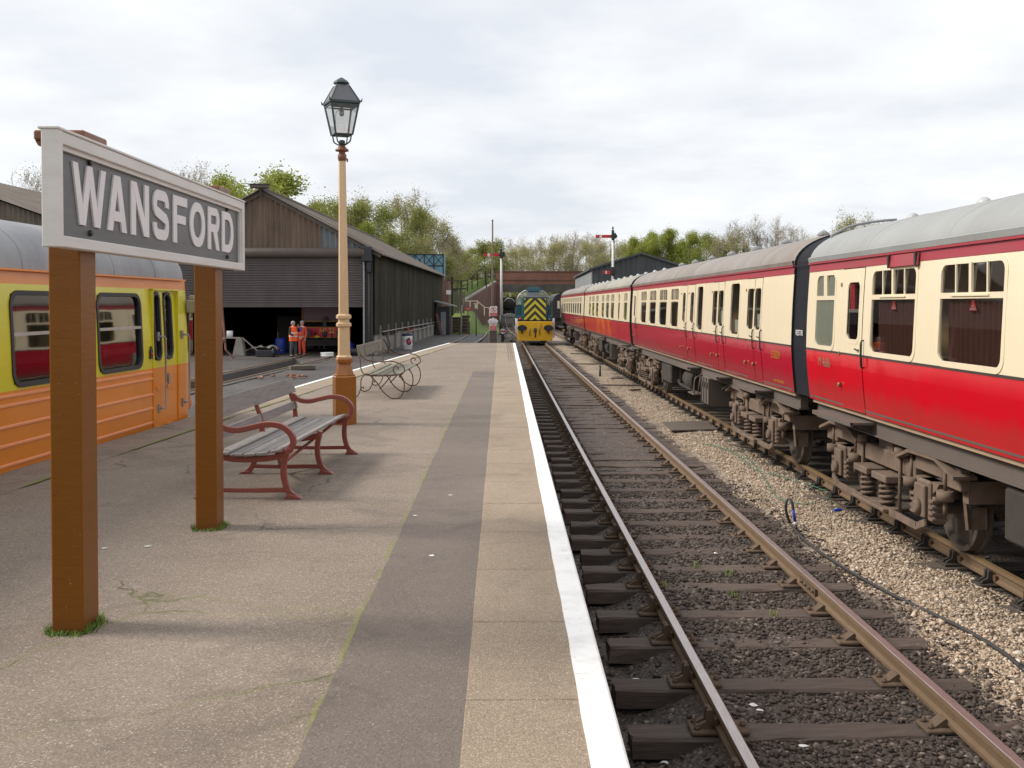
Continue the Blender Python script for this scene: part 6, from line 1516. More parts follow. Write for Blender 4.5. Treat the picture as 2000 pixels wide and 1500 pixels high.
# ground signal and point levers
gs = empty('ground_signal', (PY(982, 645, 74).x, 74, -.15)); T(gs, 'small white disc ground signal with a red bar, at the foot of the white signal', 'ground signal')
m = MB(); m.cyl((0, -.1, .75), (0, -.06, .75), .2, n=20); m.build('disc', M['white'], gs); m = MB(); m.box(-.19, .19, -.115, -.102, .70, .80); m.build('red_bar', M['signal_red'], gs)
m = MB(); m.box(-.12, .12, -.05, .2, 0, .9, c=.02); m.lathe([(.1, .9), (.02, 1.05)], 8); m.build('case', M['black'], gs)
pr_lbl = 'rusty point rodding crank frame on the ballast left of the shunting engine'
for i, (px, py) in enumerate(((990, 652), (996, 645), (1003, 655), (988, 662), (1000, 668), (992, 640))):
    q = PZ(px, py, -.15); m = MB(); m.box(-.3, .3, -.12, .12, 0, .10, c=.01); m.box(-.06, .06, -.5, .5, .1, .14); m.cyl((0, 0, 0), (0, 0, .3), .04, n=8); m.beam((-.5, .1, .16), (.6, -.2, .2), .03, .03)
    o = m.build('point_crank', M['under'], loc=(q.x, q.y, -.15), rot=(0, 0, i*.7)); T(o, pr_lbl, 'point mechanism', 'point cranks beside the white signal')
m = MB()
for i in range(3): m.tube([(.15+i*.09, 46, .02), (.2+i*.09, 60, .02), (.55+i*.08, 90, .02)], .018, 5)
o = m.build('point_rodding', M['solebar']); T(o, 'three parallel point rods running along the ballast beyond the platform end', 'rodding')

# ------------------------------------------------------------------ clutter around the shed end
def thing_box(name, label, cat, mat, loc, boxes, rz=0, c=.02):
    m = MB()
    for b in boxes: m.box(*b, c=c)
    o = m.build(name, mat, loc=loc, rot=(0, 0, rz)); return T(o, label, cat)
wt_ = empty('water_tank', (PY(829, 540, 100).x, 100, 0)); T(wt_, 'pale blue panelled water tank standing behind the far end of the shed', 'water tank')
w2 = (PY(866, 540, 100).x - PY(792, 540, 100).x)/2; zt1, zt0 = PY(829, 497, 100).z, PY(829, 541, 100).z
m = MB(); m.box(-w2, w2, 0, 3.5, zt0, zt1, c=.03); m.build('tank_body', M['tank'], wt_)
m = MB()
for i in range(5): x_ = -w2 + 2*w2*i/4; m.box(x_-.05, x_+.05, -.06, -.003, zt0, zt1)
for z in (zt0, (zt0+zt1)/2, zt1): m.box(-w2-.05, w2+.05, -.07, -.01, z-.05, z+.05)
for i in range(4):
    x0_ = -w2 + 2*w2*i/4; x1_ = x0_ + w2/2; m.beam((x0_, -.03, (zt0+zt1)/2), (x1_, -.03, zt1), .03, .06); m.beam((x0_, -.03, zt1), (x1_, -.03, (zt0+zt1)/2), .03, .06)
m.build('rib', M['black'], wt_)
m = MB(); m.box(-w2+.1, w2-.0, .1, 3.3, zt0-.35, zt0-.01); m.box(w2-1.1, w2+.5, .1, 3, -.2, zt0-.36); m.box(-w2, -w2+.5, .2, 3, -.2, zt0-.36); m.build('support', M['brick_dark'], wt_)
hx_ = PY(868, 620, 86); hu = empty('lean_to_hut', (hx_.x, 86, -.1)); T(hu, 'small black hut with a sloping pale edged roof at the far corner of the shed', 'hut')
m = MB(); m.box(-.75, .40, 0, 2.5, 0, 2.45, c=.01); m.build('wall', M['black'], hu)
m = MB(); m.prism([(-1.0, 3.02), (.95, 2.52), (.95, 2.42), (-1.0, 2.9)], -.3, 2.8, 'y'); m.build('roof', M['roof_silver'], hu); m = MB(); m.box(-.30, .12, -.03, -.004, .1, 2.0); m.build('door', M['barnpale'], hu)
q = PY(867, 569, 92); m = MB(); m.box(-.2, .25, 0, .03, -.2, .2, c=.005); o = m.build('wall_notice', M['white'], wt_, loc=(q.x-wt_.location.x, -.35, q.z)); 
q = PY(877, 628, 88); thing_box('stone_pier', 'short pale coursed stone pier beside the black hut', 'stone pier', M['stonewall'], (q.x, 88, -.2), [(-.25, .25, 0, .8, 0, 1.75)])
for px, w, h, lab in ((892, .45, 1.55, 'dark stack of old sleepers right of the stone pier'), (908, .38, 1.7, 'upright dark sleepers behind the red notice')):
    q = PY(px, 628, 89); m = MB()
    for k_ in range(6): m.box(-w+random.uniform(-.05, .05), w+random.uniform(-.05, .05), 0, .3, k_*h/6, (k_+1)*h/6-.02, c=.02)
    o = m.build('sleeper_stack', M['sleeper_wall'], loc=(q.x, 89, -.1)); T(o, lab, 'sleeper stack')
q = PY(901, 625, 87.5); m = MB(); m.tube([(-.1, 0, 0), (.0, 0, 1.4), (.06, 0, 2.6)], [.14, .07, .05], 7); o = m.build('leaning_pole', M['concrete'], loc=(q.x, 87.5, -.1)); T(o, 'pale leaning pole in front of the sleeper stacks', 'pole')
q = PY(914, 603, 86); rn = empty('red_notice', (q.x, 86, -.1)); T(rn, 'small red and white notice on a post in front of the dark sleepers', 'sign')
m = MB(); m.box(-.04, .04, 0, .08, 0, q.z+.2); m.build('post', M['solebar'], rn); m = MB(); m.box(-.27, .27, -.03, -.004, q.z-.05, q.z+.23, c=.01); b_ = m.build('board', M['sign_red'], rn)
text_mesh('notice_text', 'STOP', .16, M['white'], b_, (0, -.034, q.z+.09), (R(90), 0, 0), .001)
# timber fence and shed bits on the bank
q0, q1 = PY(885, 598, 96), PY(908, 600, 96); tf = empty('timber_screen', (q0.x, 96, 0)); T(tf, 'tall grey vertical board screen below the grassy embankment', 'fence')
m = MB(); wdt = q1.x-q0.x
for i in range(9): x_ = wdt*i/9; m.obox((x_+.06, .05*(i % 2), 2.7+random.uniform(-.1, .05)), (.10, .05, 2.6-.04*i), (0, random.uniform(-.03, .03), 0))
m.build('board', M['timber_fence'], tf); m = MB(); m.box(-.1, wdt+.15, -.1, .12, 3.92, 4.05); m.build('rail', M['under_dark'], tf)
lamp_q = PY(930, 600, 84); yl_ = empty('yard_lamp', (lamp_q.x, 84, -.1)); T(yl_, 'short green post with a small pale lamp head on the grass bank', 'lamp post')
m = MB(); m.tube([(0, 0, 0), (0, 0, lamp_q.z)], .05, 6); m.build('post', M['lantern'], yl_); m = MB(); m.box(-.12, .12, -.1, .1, lamp_q.z, lamp_q.z+.35, c=.03); m.box(-.2, .2, -.15, .15, lamp_q.z+.36, lamp_q.z+.42); m.build('head', M['cream'], yl_)
def rail_fence(label, pts, h=1.0, mat='solebar', rails=(.5, .95), nm='fence', w=.07):
    o = empty(nm, tuple(pts[0])); T(o, label, 'fence'); P0 = Vector(pts[0]); ps = [Vector(p)-P0 for p in pts]
    for p in ps: m = MB(); m.box(p.x-w, p.x+w, p.y-w, p.y+w, p.z-.3, p.z+h); m.build('post', M[mat], o)
    m = MB()
    for a, b in zip(ps[:-1], ps[1:]):
        for r_ in rails: m.beam((a.x, a.y, a.z+r_), (b.x, b.y, b.z+r_), .05, .07)
    m.build('rail', M[mat], o); return o
rail_fence('white painted rail fence on the grass bank below the brick wing wall', [PY(906, 598, 98), PY(918, 598, 98), PY(932, 598, 98), PY(946, 610, 98), PY(956, 612, 98)], .55, 'cream', (.5,), w=.04)
rail_fence('dark post and rail fence climbing the embankment to the bridge', [PY(x, y, d) for x, y, d in ((901, 570, 118), (913, 565, 121), (922, 560, 124), (933, 555, 127), (948, 550, 131))], 1.3, 'under_dark', (.6, 1.15), w=.06)
rail_fence('iron railings at the left end of the brick bridge parapet', [PY(x, 544, 138) for x in (948, 953, 958, 963, 967)], 1.4, 'black', (.3, .75, 1.3), w=.04)
fa, fb_, fc_ = PY(872, 548, 112), PY(911, 548, 112), PY(946, 519, 118)
fo = empty('access_handrail', (fb_.x, fb_.y, 0)); T(fo, 'long dark handrail running level then climbing steeply beside the bridge steps', 'handrail')
m = MB(); m.tube([Vector(fa)-fo.location, Vector(fb_)-fo.location, Vector(fc_)-fo.location, Vector(PY(950, 523, 118))-fo.location, Vector(PY(950, 562, 118))-fo.location], .07, 6); m.build('tube_rail', M['solebar'], fo)
m = MB()
for px in (882, 884, 900): q = PY(px, 540 if px < 885 else 548, 112) - fo.location; m.box(q.x-.05, q.x+.05, q.y-.05, q.y+.05, -.2, q.z)
m.build('post', M['under_dark'], fo)
# oil drum with a round emblem
q = PZ(790, 683, -.05); dr_ = empty('oil_drum', (q.x+.15, q.y, -.05)); T(dr_, 'white and blue oil drum with a red and blue round emblem by the shed wall', 'drum')
m = MB(); m.lathe([(.29, 0), (.30, .02), (.30, .28), (.308, .30), (.30, .32), (.30, .58), (.308, .60), (.30, .62), (.30, .86), (.285, .88)], 24); m.build('barrel', M['white'], dr_)
m = MB(); m.lathe([(.303, .80), (.305, .88), (.29, .90), (.02, .885)], 24); m.build('blue_rim', M['navy'], dr_)
for r0, r1, mt, k0 in ((.10, .17, 'navy', 0), (.02, .10, 'signal_red', 1)):
    m = MB(); n = 26; v = []
    for i in range(n+1):
        t = R(60 + (300 if k0 == 0 else 360)*i/n)
        for r_ in (r0, r1):
            a = R(-62) + r_*math.cos(t)/.30; v.append(((.306+.002*k0)*math.cos(a), (.306+.002*k0)*math.sin(a), .48+r_*1.25*math.sin(t)))
    m.add(v, [(i*2, i*2+1, i*2+3, i*2+2) for i in range(n)]); m.build('emblem', M[mt], dr_, fix=False)
m = MB(); m.tube(catmull([(.1, -.1, .9), (.05, -.12, 1.2), (-.05, -.1, 1.35)], 4), .02, 5); m.tube([(-.05, -.1, 1.05), (.35, -.1, 1.2)], .015, 5); m.build('pump', M['signal_red'], dr_)
q = PZ(757, 690, -.05); m = MB(); m.tube(catmull([(0, 0, .0), (.1, .2, .5), (-.2, .5, 1.0), (-.5, .7, 1.3), (-.3, .9, .7), (.2, .5, .1), (1.3, -3, .02), (2.2, -4.2, .02)], 6), .03, 6); o = m.build('yard_hose', M['hose'], loc=tuple(q)); T(o, 'grey hose looped beside the shed corner behind the scroll bench', 'hose')
q = PZ(858, 655, -.05); m = MB(); m.obox((0, 0, .9), (.22, .05, 1.9), (0, R(-14), 0)); o = m.build('leaning_plank', M['brick_dark'], loc=tuple(q)); T(o, 'reddish plank leaning against the far end of the shed wall', 'plank')
# yard clutter in front of and inside the shed
def at(px, py, z=-.04): return PZ(px, py, z)
q = at(548, 690); m = MB(); m.lathe([(.27, 0), (.29, .05), (.29, .75), (.27, .8), (.1, .82)], 18); o = m.build('blue_barrel', M['blue_plastic'], loc=tuple(q)); T(o, 'bright blue plastic barrel standing left of the two men', 'barrel')
q = at(684, 690); m = MB(); m.lathe([(.2, 0), (.22, .05), (.22, .5), (.08, .55), (.08, .6)], 14); o = m.build('gas_bottle', M['blue_plastic'], loc=tuple(q)); T(o, 'small blue bottle behind the foot of the lamp post shaft, in the shed mouth', 'gas bottle')
q = at(698, 694); m = MB(); m.lathe([(.38, 0), (.40, .3), (.36, .34), (.36, .30)], 16); m.box(-.3, .5, -.3, .3, .3, .36); o = m.build('round_tub', M['black'], loc=tuple(q)); T(o, 'dark round tub in the shed mouth right of the lamp post', 'tub')
q = at(639, 697); m = MB(); m.lathe([(.30, 0), (.34, .06), (.33, .08), (.30, .10), (.34, .18), (.33, .22)], 18); o = m.build('white_basin', M['white'], loc=tuple(q)); T(o, 'white basin on the ground below the maroon engine buffer beam', 'basin')
q = at(518, 694); tp = empty('tarpaulin_heap', tuple(q)); T(tp, 'crumpled pale grey tarpaulin heap on the shed floor left of the blue barrel', 'tarpaulin')
X = np.linspace(-1.1, .7, 26); Y = np.linspace(-.3, .9, 14); xx, yy = np.meshgrid(X, Y); t_ = grid_obj('sheet', X, Y, .28*np.exp(-((xx+.5)**2*3+yy**2)) + .36*np.exp(-((xx-.35)**2*4+yy**2*2)) + vnoise(xx, yy, 4)*.22 + vnoise(xx, yy, 9)*.08 + .1, M['tarp']); t_.parent = tp
q = at(481, 695); cr_ = empty('timber_trestle', tuple(q)); T(cr_, 'grey trestle and block just inside the left of the shed mouth', 'trestle')
m = MB(); m.prism([(-.7, 0), (-.1, 0), (-.25, .9), (-.5, .9)], 0, .5, 'y'); m.beam((-.3, .2, .9), (-1.6, .4, .9), .4, .06); m.beam((-.2, .1, .9), (.7, .3, .05), .06, .06); m.build('frame', M['concrete'], cr_)
m = MB(); m.cyl((-.9, .3, .93), (-.9, .3, 1.25), .16, n=12); m.build('pail', M['white'], cr_)
q = at(441, 700); m = MB(); m.beam((0, 0, .4), (-.25, .3, 2.5), .07, .07); m.beam((0, 0, .4), (.4, 0, 0), .07, .07); m.ball((-.1, -.1, .85), .12, 8, 0); o = m.build('jib_pole', M['brick_dark'], loc=tuple(q)); T(o, 'reddish pole leaning at the left edge of the shed opening', 'pole')
q = at(535, 697); m = MB(); m.box(-.9, -.1, 0, .5, 0, .32, c=.02); m.beam((.15, .2, 0), (.15, .2, 1.2), .05, .05); m.lathe([(.09, 0), (.09, .35), (.03, .42)], 10, (.0, -.1, 0)); o = m.build('tool_crate', M['black'], loc=tuple(q)); T(o, 'low dark crate and bottle in front of the tarpaulin heap', 'crate')
q = PZ(520, 650, 0); m = MB(); m.box(0, 3.4, 0, .5, 0, 1.9, c=.04); m.box(.3, 1.2, -.05, 0, .3, 1.5); o = m.build('steel_cabinet', M['under_dark'], loc=(-12.6, 57.5, 0)); T(o, 'dark steel cabinet in shade inside the shed behind the blue barrel', 'cabinet')
q = PZ(590, 722, -.04); m = MB(); m.obox((0, 0, .08), (1.0, .34, .16), (0, 0, .5), c=.01); o = m.build('timber_baulk', M['sleeper_pale'], loc=tuple(q)); T(o, 'short timber baulk with a pale top, lying in the yard left of the lamp post', 'timber')
m = MB(); m.obox((q.x, q.y, .128), (.7, .22, .012), (0, 0, .5)); o = m.build('pale_board', M['slat_old']); T(o, 'thin pale board lying on the short timber baulk', 'board')
q = PZ(555, 738, -.04)
for i in range(9):
    m = MB(); m.obox((0, 0, .05), (.21, .10, .07), (random.uniform(-.3, .3), random.uniform(-.3, .3), random.uniform(0, 3)), c=.008)
    o = m.build('brick', M['brick'], loc=(q.x+random.uniform(-.7, .7), q.y+random.uniform(-.6, .6), -.03)); T(o, 'loose pinkish brick lying in the rubble patch of the yard', 'brick', 'loose bricks in the yard')

# ------------------------------------------------------------------ things lying by the tracks
zg_ = -.16
hp = [PZ(px, py, -.165) for px, py in ((1993, 1302), (1960, 1275), (1900, 1238), (1830, 1203), (1760, 1170), (1690, 1133), (1630, 1097), (1580, 1062), (1549, 1030))]
Yh = hp[-1].y; up_ = [PY(1537, 1005, Yh+.05), PY(1535, 985, Yh+.05), PY(1540, 974, Yh+.05), PY(1547, 982, Yh), PY(1550, 1000, Yh-.02)]
m = MB(); m.tube(catmull(hp + up_, 8), .017, 8); ho = m.build('water_hose', M['hose']); T(ho, 'black hose snaking over the pale gravel with one end standing up in a loop', 'hose')
m = MB(); m.tube([PY(1549, 996, Yh-.02), PY(1553, 1018, Yh-.02)], .019, 8); m.build('blue_tape', M['blue_plastic'], ho); m = MB(); m.tube([PY(1553, 1019, Yh-.02), PY(1554, 1025, Yh-.02)], .019, 8); m.build('white_tape', M['white'], ho); m = MB(); m.tube([PY(1554, 1026, Yh-.02), PY(1556, 1040, Yh-.02)], .018, 8); m.build('coupling', M['black'], ho)
m = MB(); m.tube([hp[0]-Vector((0, .0, 0)), hp[0]+(hp[0]-hp[1]).normalized()*.12], .024, 8); m.build('end_coupling', M['black'], ho)
gc = [PZ(px, py, -.165) for px, py in ((1372, 868), (1400, 872), (1440, 890), (1470, 915), (1500, 925), (1550, 938), (1600, 955), (1623, 968), (1610, 980), (1570, 986), (1535, 980), (1510, 965), (1495, 940), (1470, 905), (1445, 880))]
m = MB(); m.tube([p + Vector((0, 0, .01)) for p in catmull(gc, 8)], .006, 5); T(m.build('cord', M['green_cord']), 'thin green cord looped loosely on the pale gravel', 'cord')
c = [PZ(px, py, -.17) for px, py in ((1294, 826), (1382, 824), (1402, 841), (1312, 843))]
m = MB(); v = [(p.x, p.y, -.165) for p in c] + [(p.x, p.y, -.138) for p in c]; m.add(v, [(0, 3, 2, 1), (4, 5, 6, 7), (0, 1, 5, 4), (1, 2, 6, 5), (2, 3, 7, 6), (3, 0, 4, 7)]); T(m.build('flat_board', M['sleeper_pale']), 'brown flat board half buried in the gravel between the tracks', 'board')
for i, (px, py, L, a) in enumerate(((1215, 754, 1.3, .1), (1150, 712, 1.6, .25), (1135, 692, 1.2, .2), (1240, 763, .5, .7), (1205, 740, .5, .5))):
    q = PZ(px, py, -.17); m = MB(); m.obox((0, 0, .03), (L, .09, .04), (.05, .02, a)); T(m.build('loose_stick', M['sleeper_pale'], loc=tuple(q)), 'broken timber batten lying on the gravel between the tracks', 'batten', 'battens on the gravel')
q = PZ(1172, 735, -.17); m = MB(); m.cyl((0, 0, 0), (0, 0, .38), .045, .03, n=10); m.ball((0, 0, .38), .04, 8); T(m.build('small_marker', M['black'], loc=tuple(q)), 'small black standpipe in the gravel left of the coaches', 'standpipe')
q = PZ(1636, 1000, -.17); m = MB(); m.obox((0, 0, .025), (.11, .04, .03), (.2, 0, .4), c=.004); T(m.build('blue_scrap', M['blue_plastic'], loc=tuple(q)), 'small scrap of blue plastic on the gravel by the coach rail', 'scrap')
for i, (px, py) in enumerate(((1242, 1296), (1298, 1458), (1470, 1386), (1485, 1398), (1398, 1086), (1113, 874), (1570, 1462), (1762, 1306))):
    q = PZ(px, py, -.2); q.z = float(bed_h(np.array(q.x), np.array(q.y))) + (.03 if i not in (2, 3) else .045); m = MB(); rs = random.Random(i)
    pts = [(rs.uniform(.015, .04)*math.cos(t), rs.uniform(.015, .035)*math.sin(t), rs.uniform(0, .014)) for t in [2*math.pi*k/7 for k in range(7)]]
    m.add(pts + [(0, 0, .012)], [(k, (k+1) % 7, 7) for k in range(7)]); T(m.build('litter_scrap', M['white'], loc=tuple(q)), 'tiny white scrap of litter lying among the dark ballast', 'litter', 'litter scraps on the track')
def tuft(name, loc, n, h, spread, seed):
    rs = np.random.RandomState(seed); V = []; Fc = []
    for i in range(n):
        a = rs.uniform(0, 6.28); r = spread*rs.uniform(0, 1)**.6; x, y = r*math.cos(a), r*math.sin(a); hh = h*rs.uniform(.5, 1); w = .0035; b = rs.uniform(0, 6.28); l = hh*rs.uniform(.2, .6); dx, dy = math.cos(b), math.sin(b)
        k = len(V); V += [(x-dy*w, y+dx*w, 0), (x+dy*w, y-dx*w, 0), (x+dx*l*.4+dy*w*.7, y+dy*l*.4-dx*w*.7, hh*.7), (x+dx*l*.4-dy*w*.7, y+dy*l*.4+dx*w*.7, hh*.7), (x+dx*l, y+dy*l, hh)]; Fc += [(k, k+1, k+2, k+3), (k+3, k+2, k+4)]
    m = MB(); m.add(V, Fc); return m.build(name, M['grass_blade'], loc=loc, fix=False, merge=False)
for i, (px, py) in enumerate(((1360, 1110), (1432, 1165), (1512, 1204), (1296, 1150), (1425, 1124))):
    q = PZ(px, py, -.2); q.z = float(bed_h(np.array(q.x), np.array(q.y))); T(tuft('weed_tuft', tuple(q), 16, .09, .05, i), 'tiny green weed growing in the ballast between the open rails', 'weed', 'weeds between the rails')
def grass_ring(name, cx, cy, hx, hy, n, seed, z=ZP):
    rs = np.random.RandomState(seed); V = []; Fc = []
    for i in range(n):
        s = rs.randint(4); t = rs.uniform(-1.1, 1.1); o_ = abs(rs.normal(0, .022)); kk = 1
        if s == 0: x, y = cx + hx*t, cy - hy - o_
        elif s == 1: x, y = cx + hx + o_, cy + hy*t
        elif s == 2: x, y = cx - hx - o_, cy + hy*t
        else: x, y = cx + hx*t, cy + hy + o_
        hh = rs.uniform(.012, .05) * (1 if s != 0 else .6); b = rs.uniform(0, 6.28); l = hh*rs.uniform(.4, 1.2); w = .003; dx, dy = math.cos(b), math.sin(b)
        k = len(V); V += [(x-dy*w, y+dx*w, z), (x+dy*w, y-dx*w, z), (x+dx*l, y+dy*l, z+hh)]; Fc.append((k, k+1, k+2))
    m = MB(); m.add(V, Fc); o = m.build(name, M['grass_blade'], fix=False, merge=False); o['kind'] = 'stuff'; return o
grass_ring('grass_around_near_post', -2.107-.079, 5.242, .079, .103, 900, 1); grass_ring('grass_around_far_post', -2.092-.078, 7.6, .078, .10, 500, 2)

for i, (px, py) in enumerate(((289, 1068), (204, 1072), (843, 1086), (811, 1008), (880, 968))):
    q = PZ(px, py, ZP); rs = random.Random(i + 40); m = MB(); n = 11; a = rs.uniform(.016, .03)
    pts = [(a*rs.uniform(.5, 1.3)*math.cos(t), a*rs.uniform(.4, 1.0)*math.sin(t), 0) for t in [2*math.pi*k/n for k in range(n)]]
    m.add(pts + [(0, 0, .003)], [(k, (k+1) % n, n) for k in range(n)]); T(m.build('bird_dropping', M['white'], loc=(q.x, q.y, ZP + .0055)), 'small white bird dropping on the platform asphalt', 'bird dropping', 'bird droppings on the platform')
# ------------------------------------------------------------------ people
def skin(name, nodes, edges, mat, parent, sub=2):
    ks = list(nodes); me = bpy.data.meshes.new(name); me.from_pydata([nodes[k][0] for k in ks], [(ks.index(a), ks.index(b)) for a, b in edges], [])
    o = bpy.data.objects.new(name, me); C.objects.link(o)
    sm_ = o.modifiers.new('skin', 'SKIN'); sk = me.skin_vertices[0].data
    for i, k in enumerate(ks):
        r = nodes[k][1]; sk[i].radius = (r, r) if not isinstance(r, tuple) else r; sk[i].use_root = (i == 0)
    sm_.use_smooth_shade = True; ss = o.modifiers.new('sub', 'SUBSURF'); ss.levels = sub; ss.render_levels = sub
    bpy.context.view_layer.update(); dg = bpy.context.evaluated_depsgraph_get(); me2 = bpy.data.meshes.new_from_object(o.evaluated_get(dg)); me2.name = name
    bpy.data.objects.remove(o, do_unlink=True); me2.materials.clear(); me2.materials.append(mat)
    r = bpy.data.objects.new(name, me2); C.objects.link(r); r.parent = parent; return r
def person(loc, rz, label, arms, top, legs_mat, hair_len=.1, head_dir=0.0, vest=False, stance=.1):
    """faces local -y; arms: dict side -> (elbow, wrist, fingertip direction)"""
    o = empty('person', loc, rz); T(o, label, 'person')
    J = {'pelvis': ((0, 0, .93), (.15, .11)), 'belly': ((0, -.02, 1.08), (.155, .125)), 'chest': ((0, .0, 1.30), (.17, .12)), 'upper': ((0, .01, 1.42), (.13, .10)), 'neck': ((0, 0, 1.52), .055), 'head': ((0, -.02, 1.60), (.078, .09)), 'crown': ((0, -.01, 1.70), (.07, .085)), 'nose': ((0, -.115, 1.625), .014)}
    E_ = [('pelvis', 'belly'), ('belly', 'chest'), ('chest', 'upper'), ('upper', 'neck'), ('neck', 'head'), ('head', 'crown'), ('head', 'nose')]
    for s, n in ((-1, 'l'), (1, 'r')):
        J['hip'+n] = ((s*.09, 0, .86), .10); J['knee'+n] = ((s*(.10+stance*.3), -.015, .48), .062); J['ank'+n] = ((s*(.11+stance*.4), .01, .09), .042); J['toe'+n] = ((s*(.13+stance*.4), -.15, .035), .035)
        E_ += [('pelvis', 'hip'+n), ('hip'+n, 'knee'+n), ('knee'+n, 'ank'+n), ('ank'+n, 'toe'+n)]
        el, wr, fd = arms[n]; J['sh'+n] = ((s*.185, .01, 1.42), .062); J['el'+n] = (el, .042); J['wr'+n] = (wr, .027); fd = Vector(fd).normalized(); wv = Vector(wr); palm = wv + fd*.07
        J['palm'+n] = (tuple(palm), (.032, .02)); E_ += [('upper', 'sh'+n), ('sh'+n, 'el'+n), ('el'+n, 'wr'+n), ('wr'+n, 'palm'+n)]
        side = fd.cross(Vector((0, 1, 0.2))).normalized()
        for i in range(4):
            b = palm + side*(.027-.018*i) + fd*.02; t = b + fd*(.055+.012*(1 if i in (1, 2) else 0)) + Vector((0, -.012, 0)); J['f%d'%i+n] = (tuple(b), .009); J['g%d'%i+n] = (tuple(t), .007); E_ += [('palm'+n, 'f%d'%i+n), ('f%d'%i+n, 'g%d'%i+n)]
        tb = wv + side*.03 + fd*.035; J['t'+n] = (tuple(tb), .010); J['u'+n] = (tuple(tb+side*.02+fd*.035), .008); E_ += [('palm'+n, 't'+n), ('t'+n, 'u'+n)]
    skin('body', J, E_, M['skin'], o, 1)
    grow = lambda names, k, add=0: {n: (J[n][0], tuple(q*k+add for q in J[n][1]) if isinstance(J[n][1], tuple) else J[n][1]*k+add) for n in names}
    lg = grow(['pelvis', 'hipl', 'kneel', 'ankl', 'hipr', 'kneer', 'ankr'], 1.12, .012); lg['pelvis'] = ((0, 0, .95), (.17, .135))
    skin('trousers', lg, [('pelvis', 'hipl'), ('hipl', 'kneel'), ('kneel', 'ankl'), ('pelvis', 'hipr'), ('hipr', 'kneer'), ('kneer', 'ankr')], legs_mat, o)
    tn = ['pelvis', 'belly', 'chest', 'upper', 'shl', 'ell', 'wrl', 'shr', 'elr', 'wrr']; tg = grow(tn, 1.1, .012); te = [('pelvis', 'belly'), ('belly', 'chest'), ('chest', 'upper'), ('upper', 'shl'), ('shl', 'ell'), ('ell', 'wrl'), ('upper', 'shr'), ('shr', 'elr'), ('elr', 'wrr')]
    skin('jacket', tg, te, top, o)
    for s in (-1, 1):
        m = MB(); m.ball((s*(.12+stance*.4), -.06, .045), .06, 12, 0, (.8, 2.1, .8)); m.build('boot', M['blackcloth'], o)
    m = MB(); m.ball((0, .012, 1.685), .105, 14, 0, (.93, 1.06, .85)); m.ball((0, .04, 1.63), .09, 12, 0, (1, .85, 1)); m.build('hair', M['hair'], o)
    m = MB(); 
    for s in (-1, 1): m.ball((s*.032, -.098, 1.655), .010, 8)
    m.build('eye', M['blackcloth'], o); m = MB(); m.box(-.025, .025, -.108, -.10, 1.575, 1.582); m.build('mouth', M['buffer_red'], o)
    for s in (-1, 1): m = MB(); m.ball((s*.085, .0, 1.63), .022, 8, 0, (.4, .7, 1.2)); m.build('ear', M['skin'], o)
    if vest:
        def ell(z, k=1.0): 
            t = (z-.78)/.70; rx = (.225 + .015*math.sin(t*3) - .03*max(0, t-.8)*5)*k; ry = (.185 - .02*max(0, t-.7)*3)*k; return [(rx*math.cos(a), ry*math.sin(a)-.005, z) for a in [2*math.pi*i/24 for i in range(24)]]
        m = MB(); zs = [.78, .9, 1.0, 1.1, 1.2, 1.3, 1.4, 1.47]; v = [p for z in zs for p in ell(z)]; m.add(v, [(i*24+j, i*24+(j+1) % 24, (i+1)*24+(j+1) % 24, (i+1)*24+j) for i in range(7) for j in range(24)], 0, True)
        top_ = ell(1.50, .72); m.add(v[-24:] + top_, [(j, (j+1) % 24, 24+(j+1) % 24, 24+j) for j in range(24)], 0, True); vs_ = m.build('hi_vis_vest', M['hivis'], o)
        for z in (.99, 1.15): m = MB(); a, b = ell(z, 1.03), ell(z+.055, 1.03); m.add(a+b, [(j, (j+1) % 24, 24+(j+1) % 24, 24+j) for j in range(24)], 0, True); m.build('reflective_band', M['reflect'], vs_)
    return o
fa_ = PZ(573, 697, -.04); person((fa_.x, fa_.y, -.04), R(58), 'man in orange hi vis vest and dark trousers raising a hand to his face',
    {'l': ((-.26, -.02, 1.14), (-.20, -.22, 1.05), (0.2, -.8, .1)), 'r': ((.25, -.16, 1.24), (.08, -.25, 1.46), (-.35, -.2, .9))}, M['blackcloth'], M['trouser'], vest=True, stance=.15)
fb2 = PZ(587, 695, -.04); pb = person((fb2.x+.06, fb2.y+.1, -.04), R(-25), 'grey haired man in red orange overalls beside the hi vis vest',
    {'l': ((-.25, .03, 1.13), (-.24, -.06, .90), (0, -.1, -1)), 'r': ((.25, .03, 1.13), (.25, -.08, .90), (0, -.1, -1))}, M['overall'], M['overall'], stance=.05)
m = MB(); m.prism([(-.05, 1.22), (.05, 1.22), (.075, 1.46), (-.075, 1.46)], -.155, -.13, 'y'); m.build('blue_shirt', M['blueshirt'], pb)

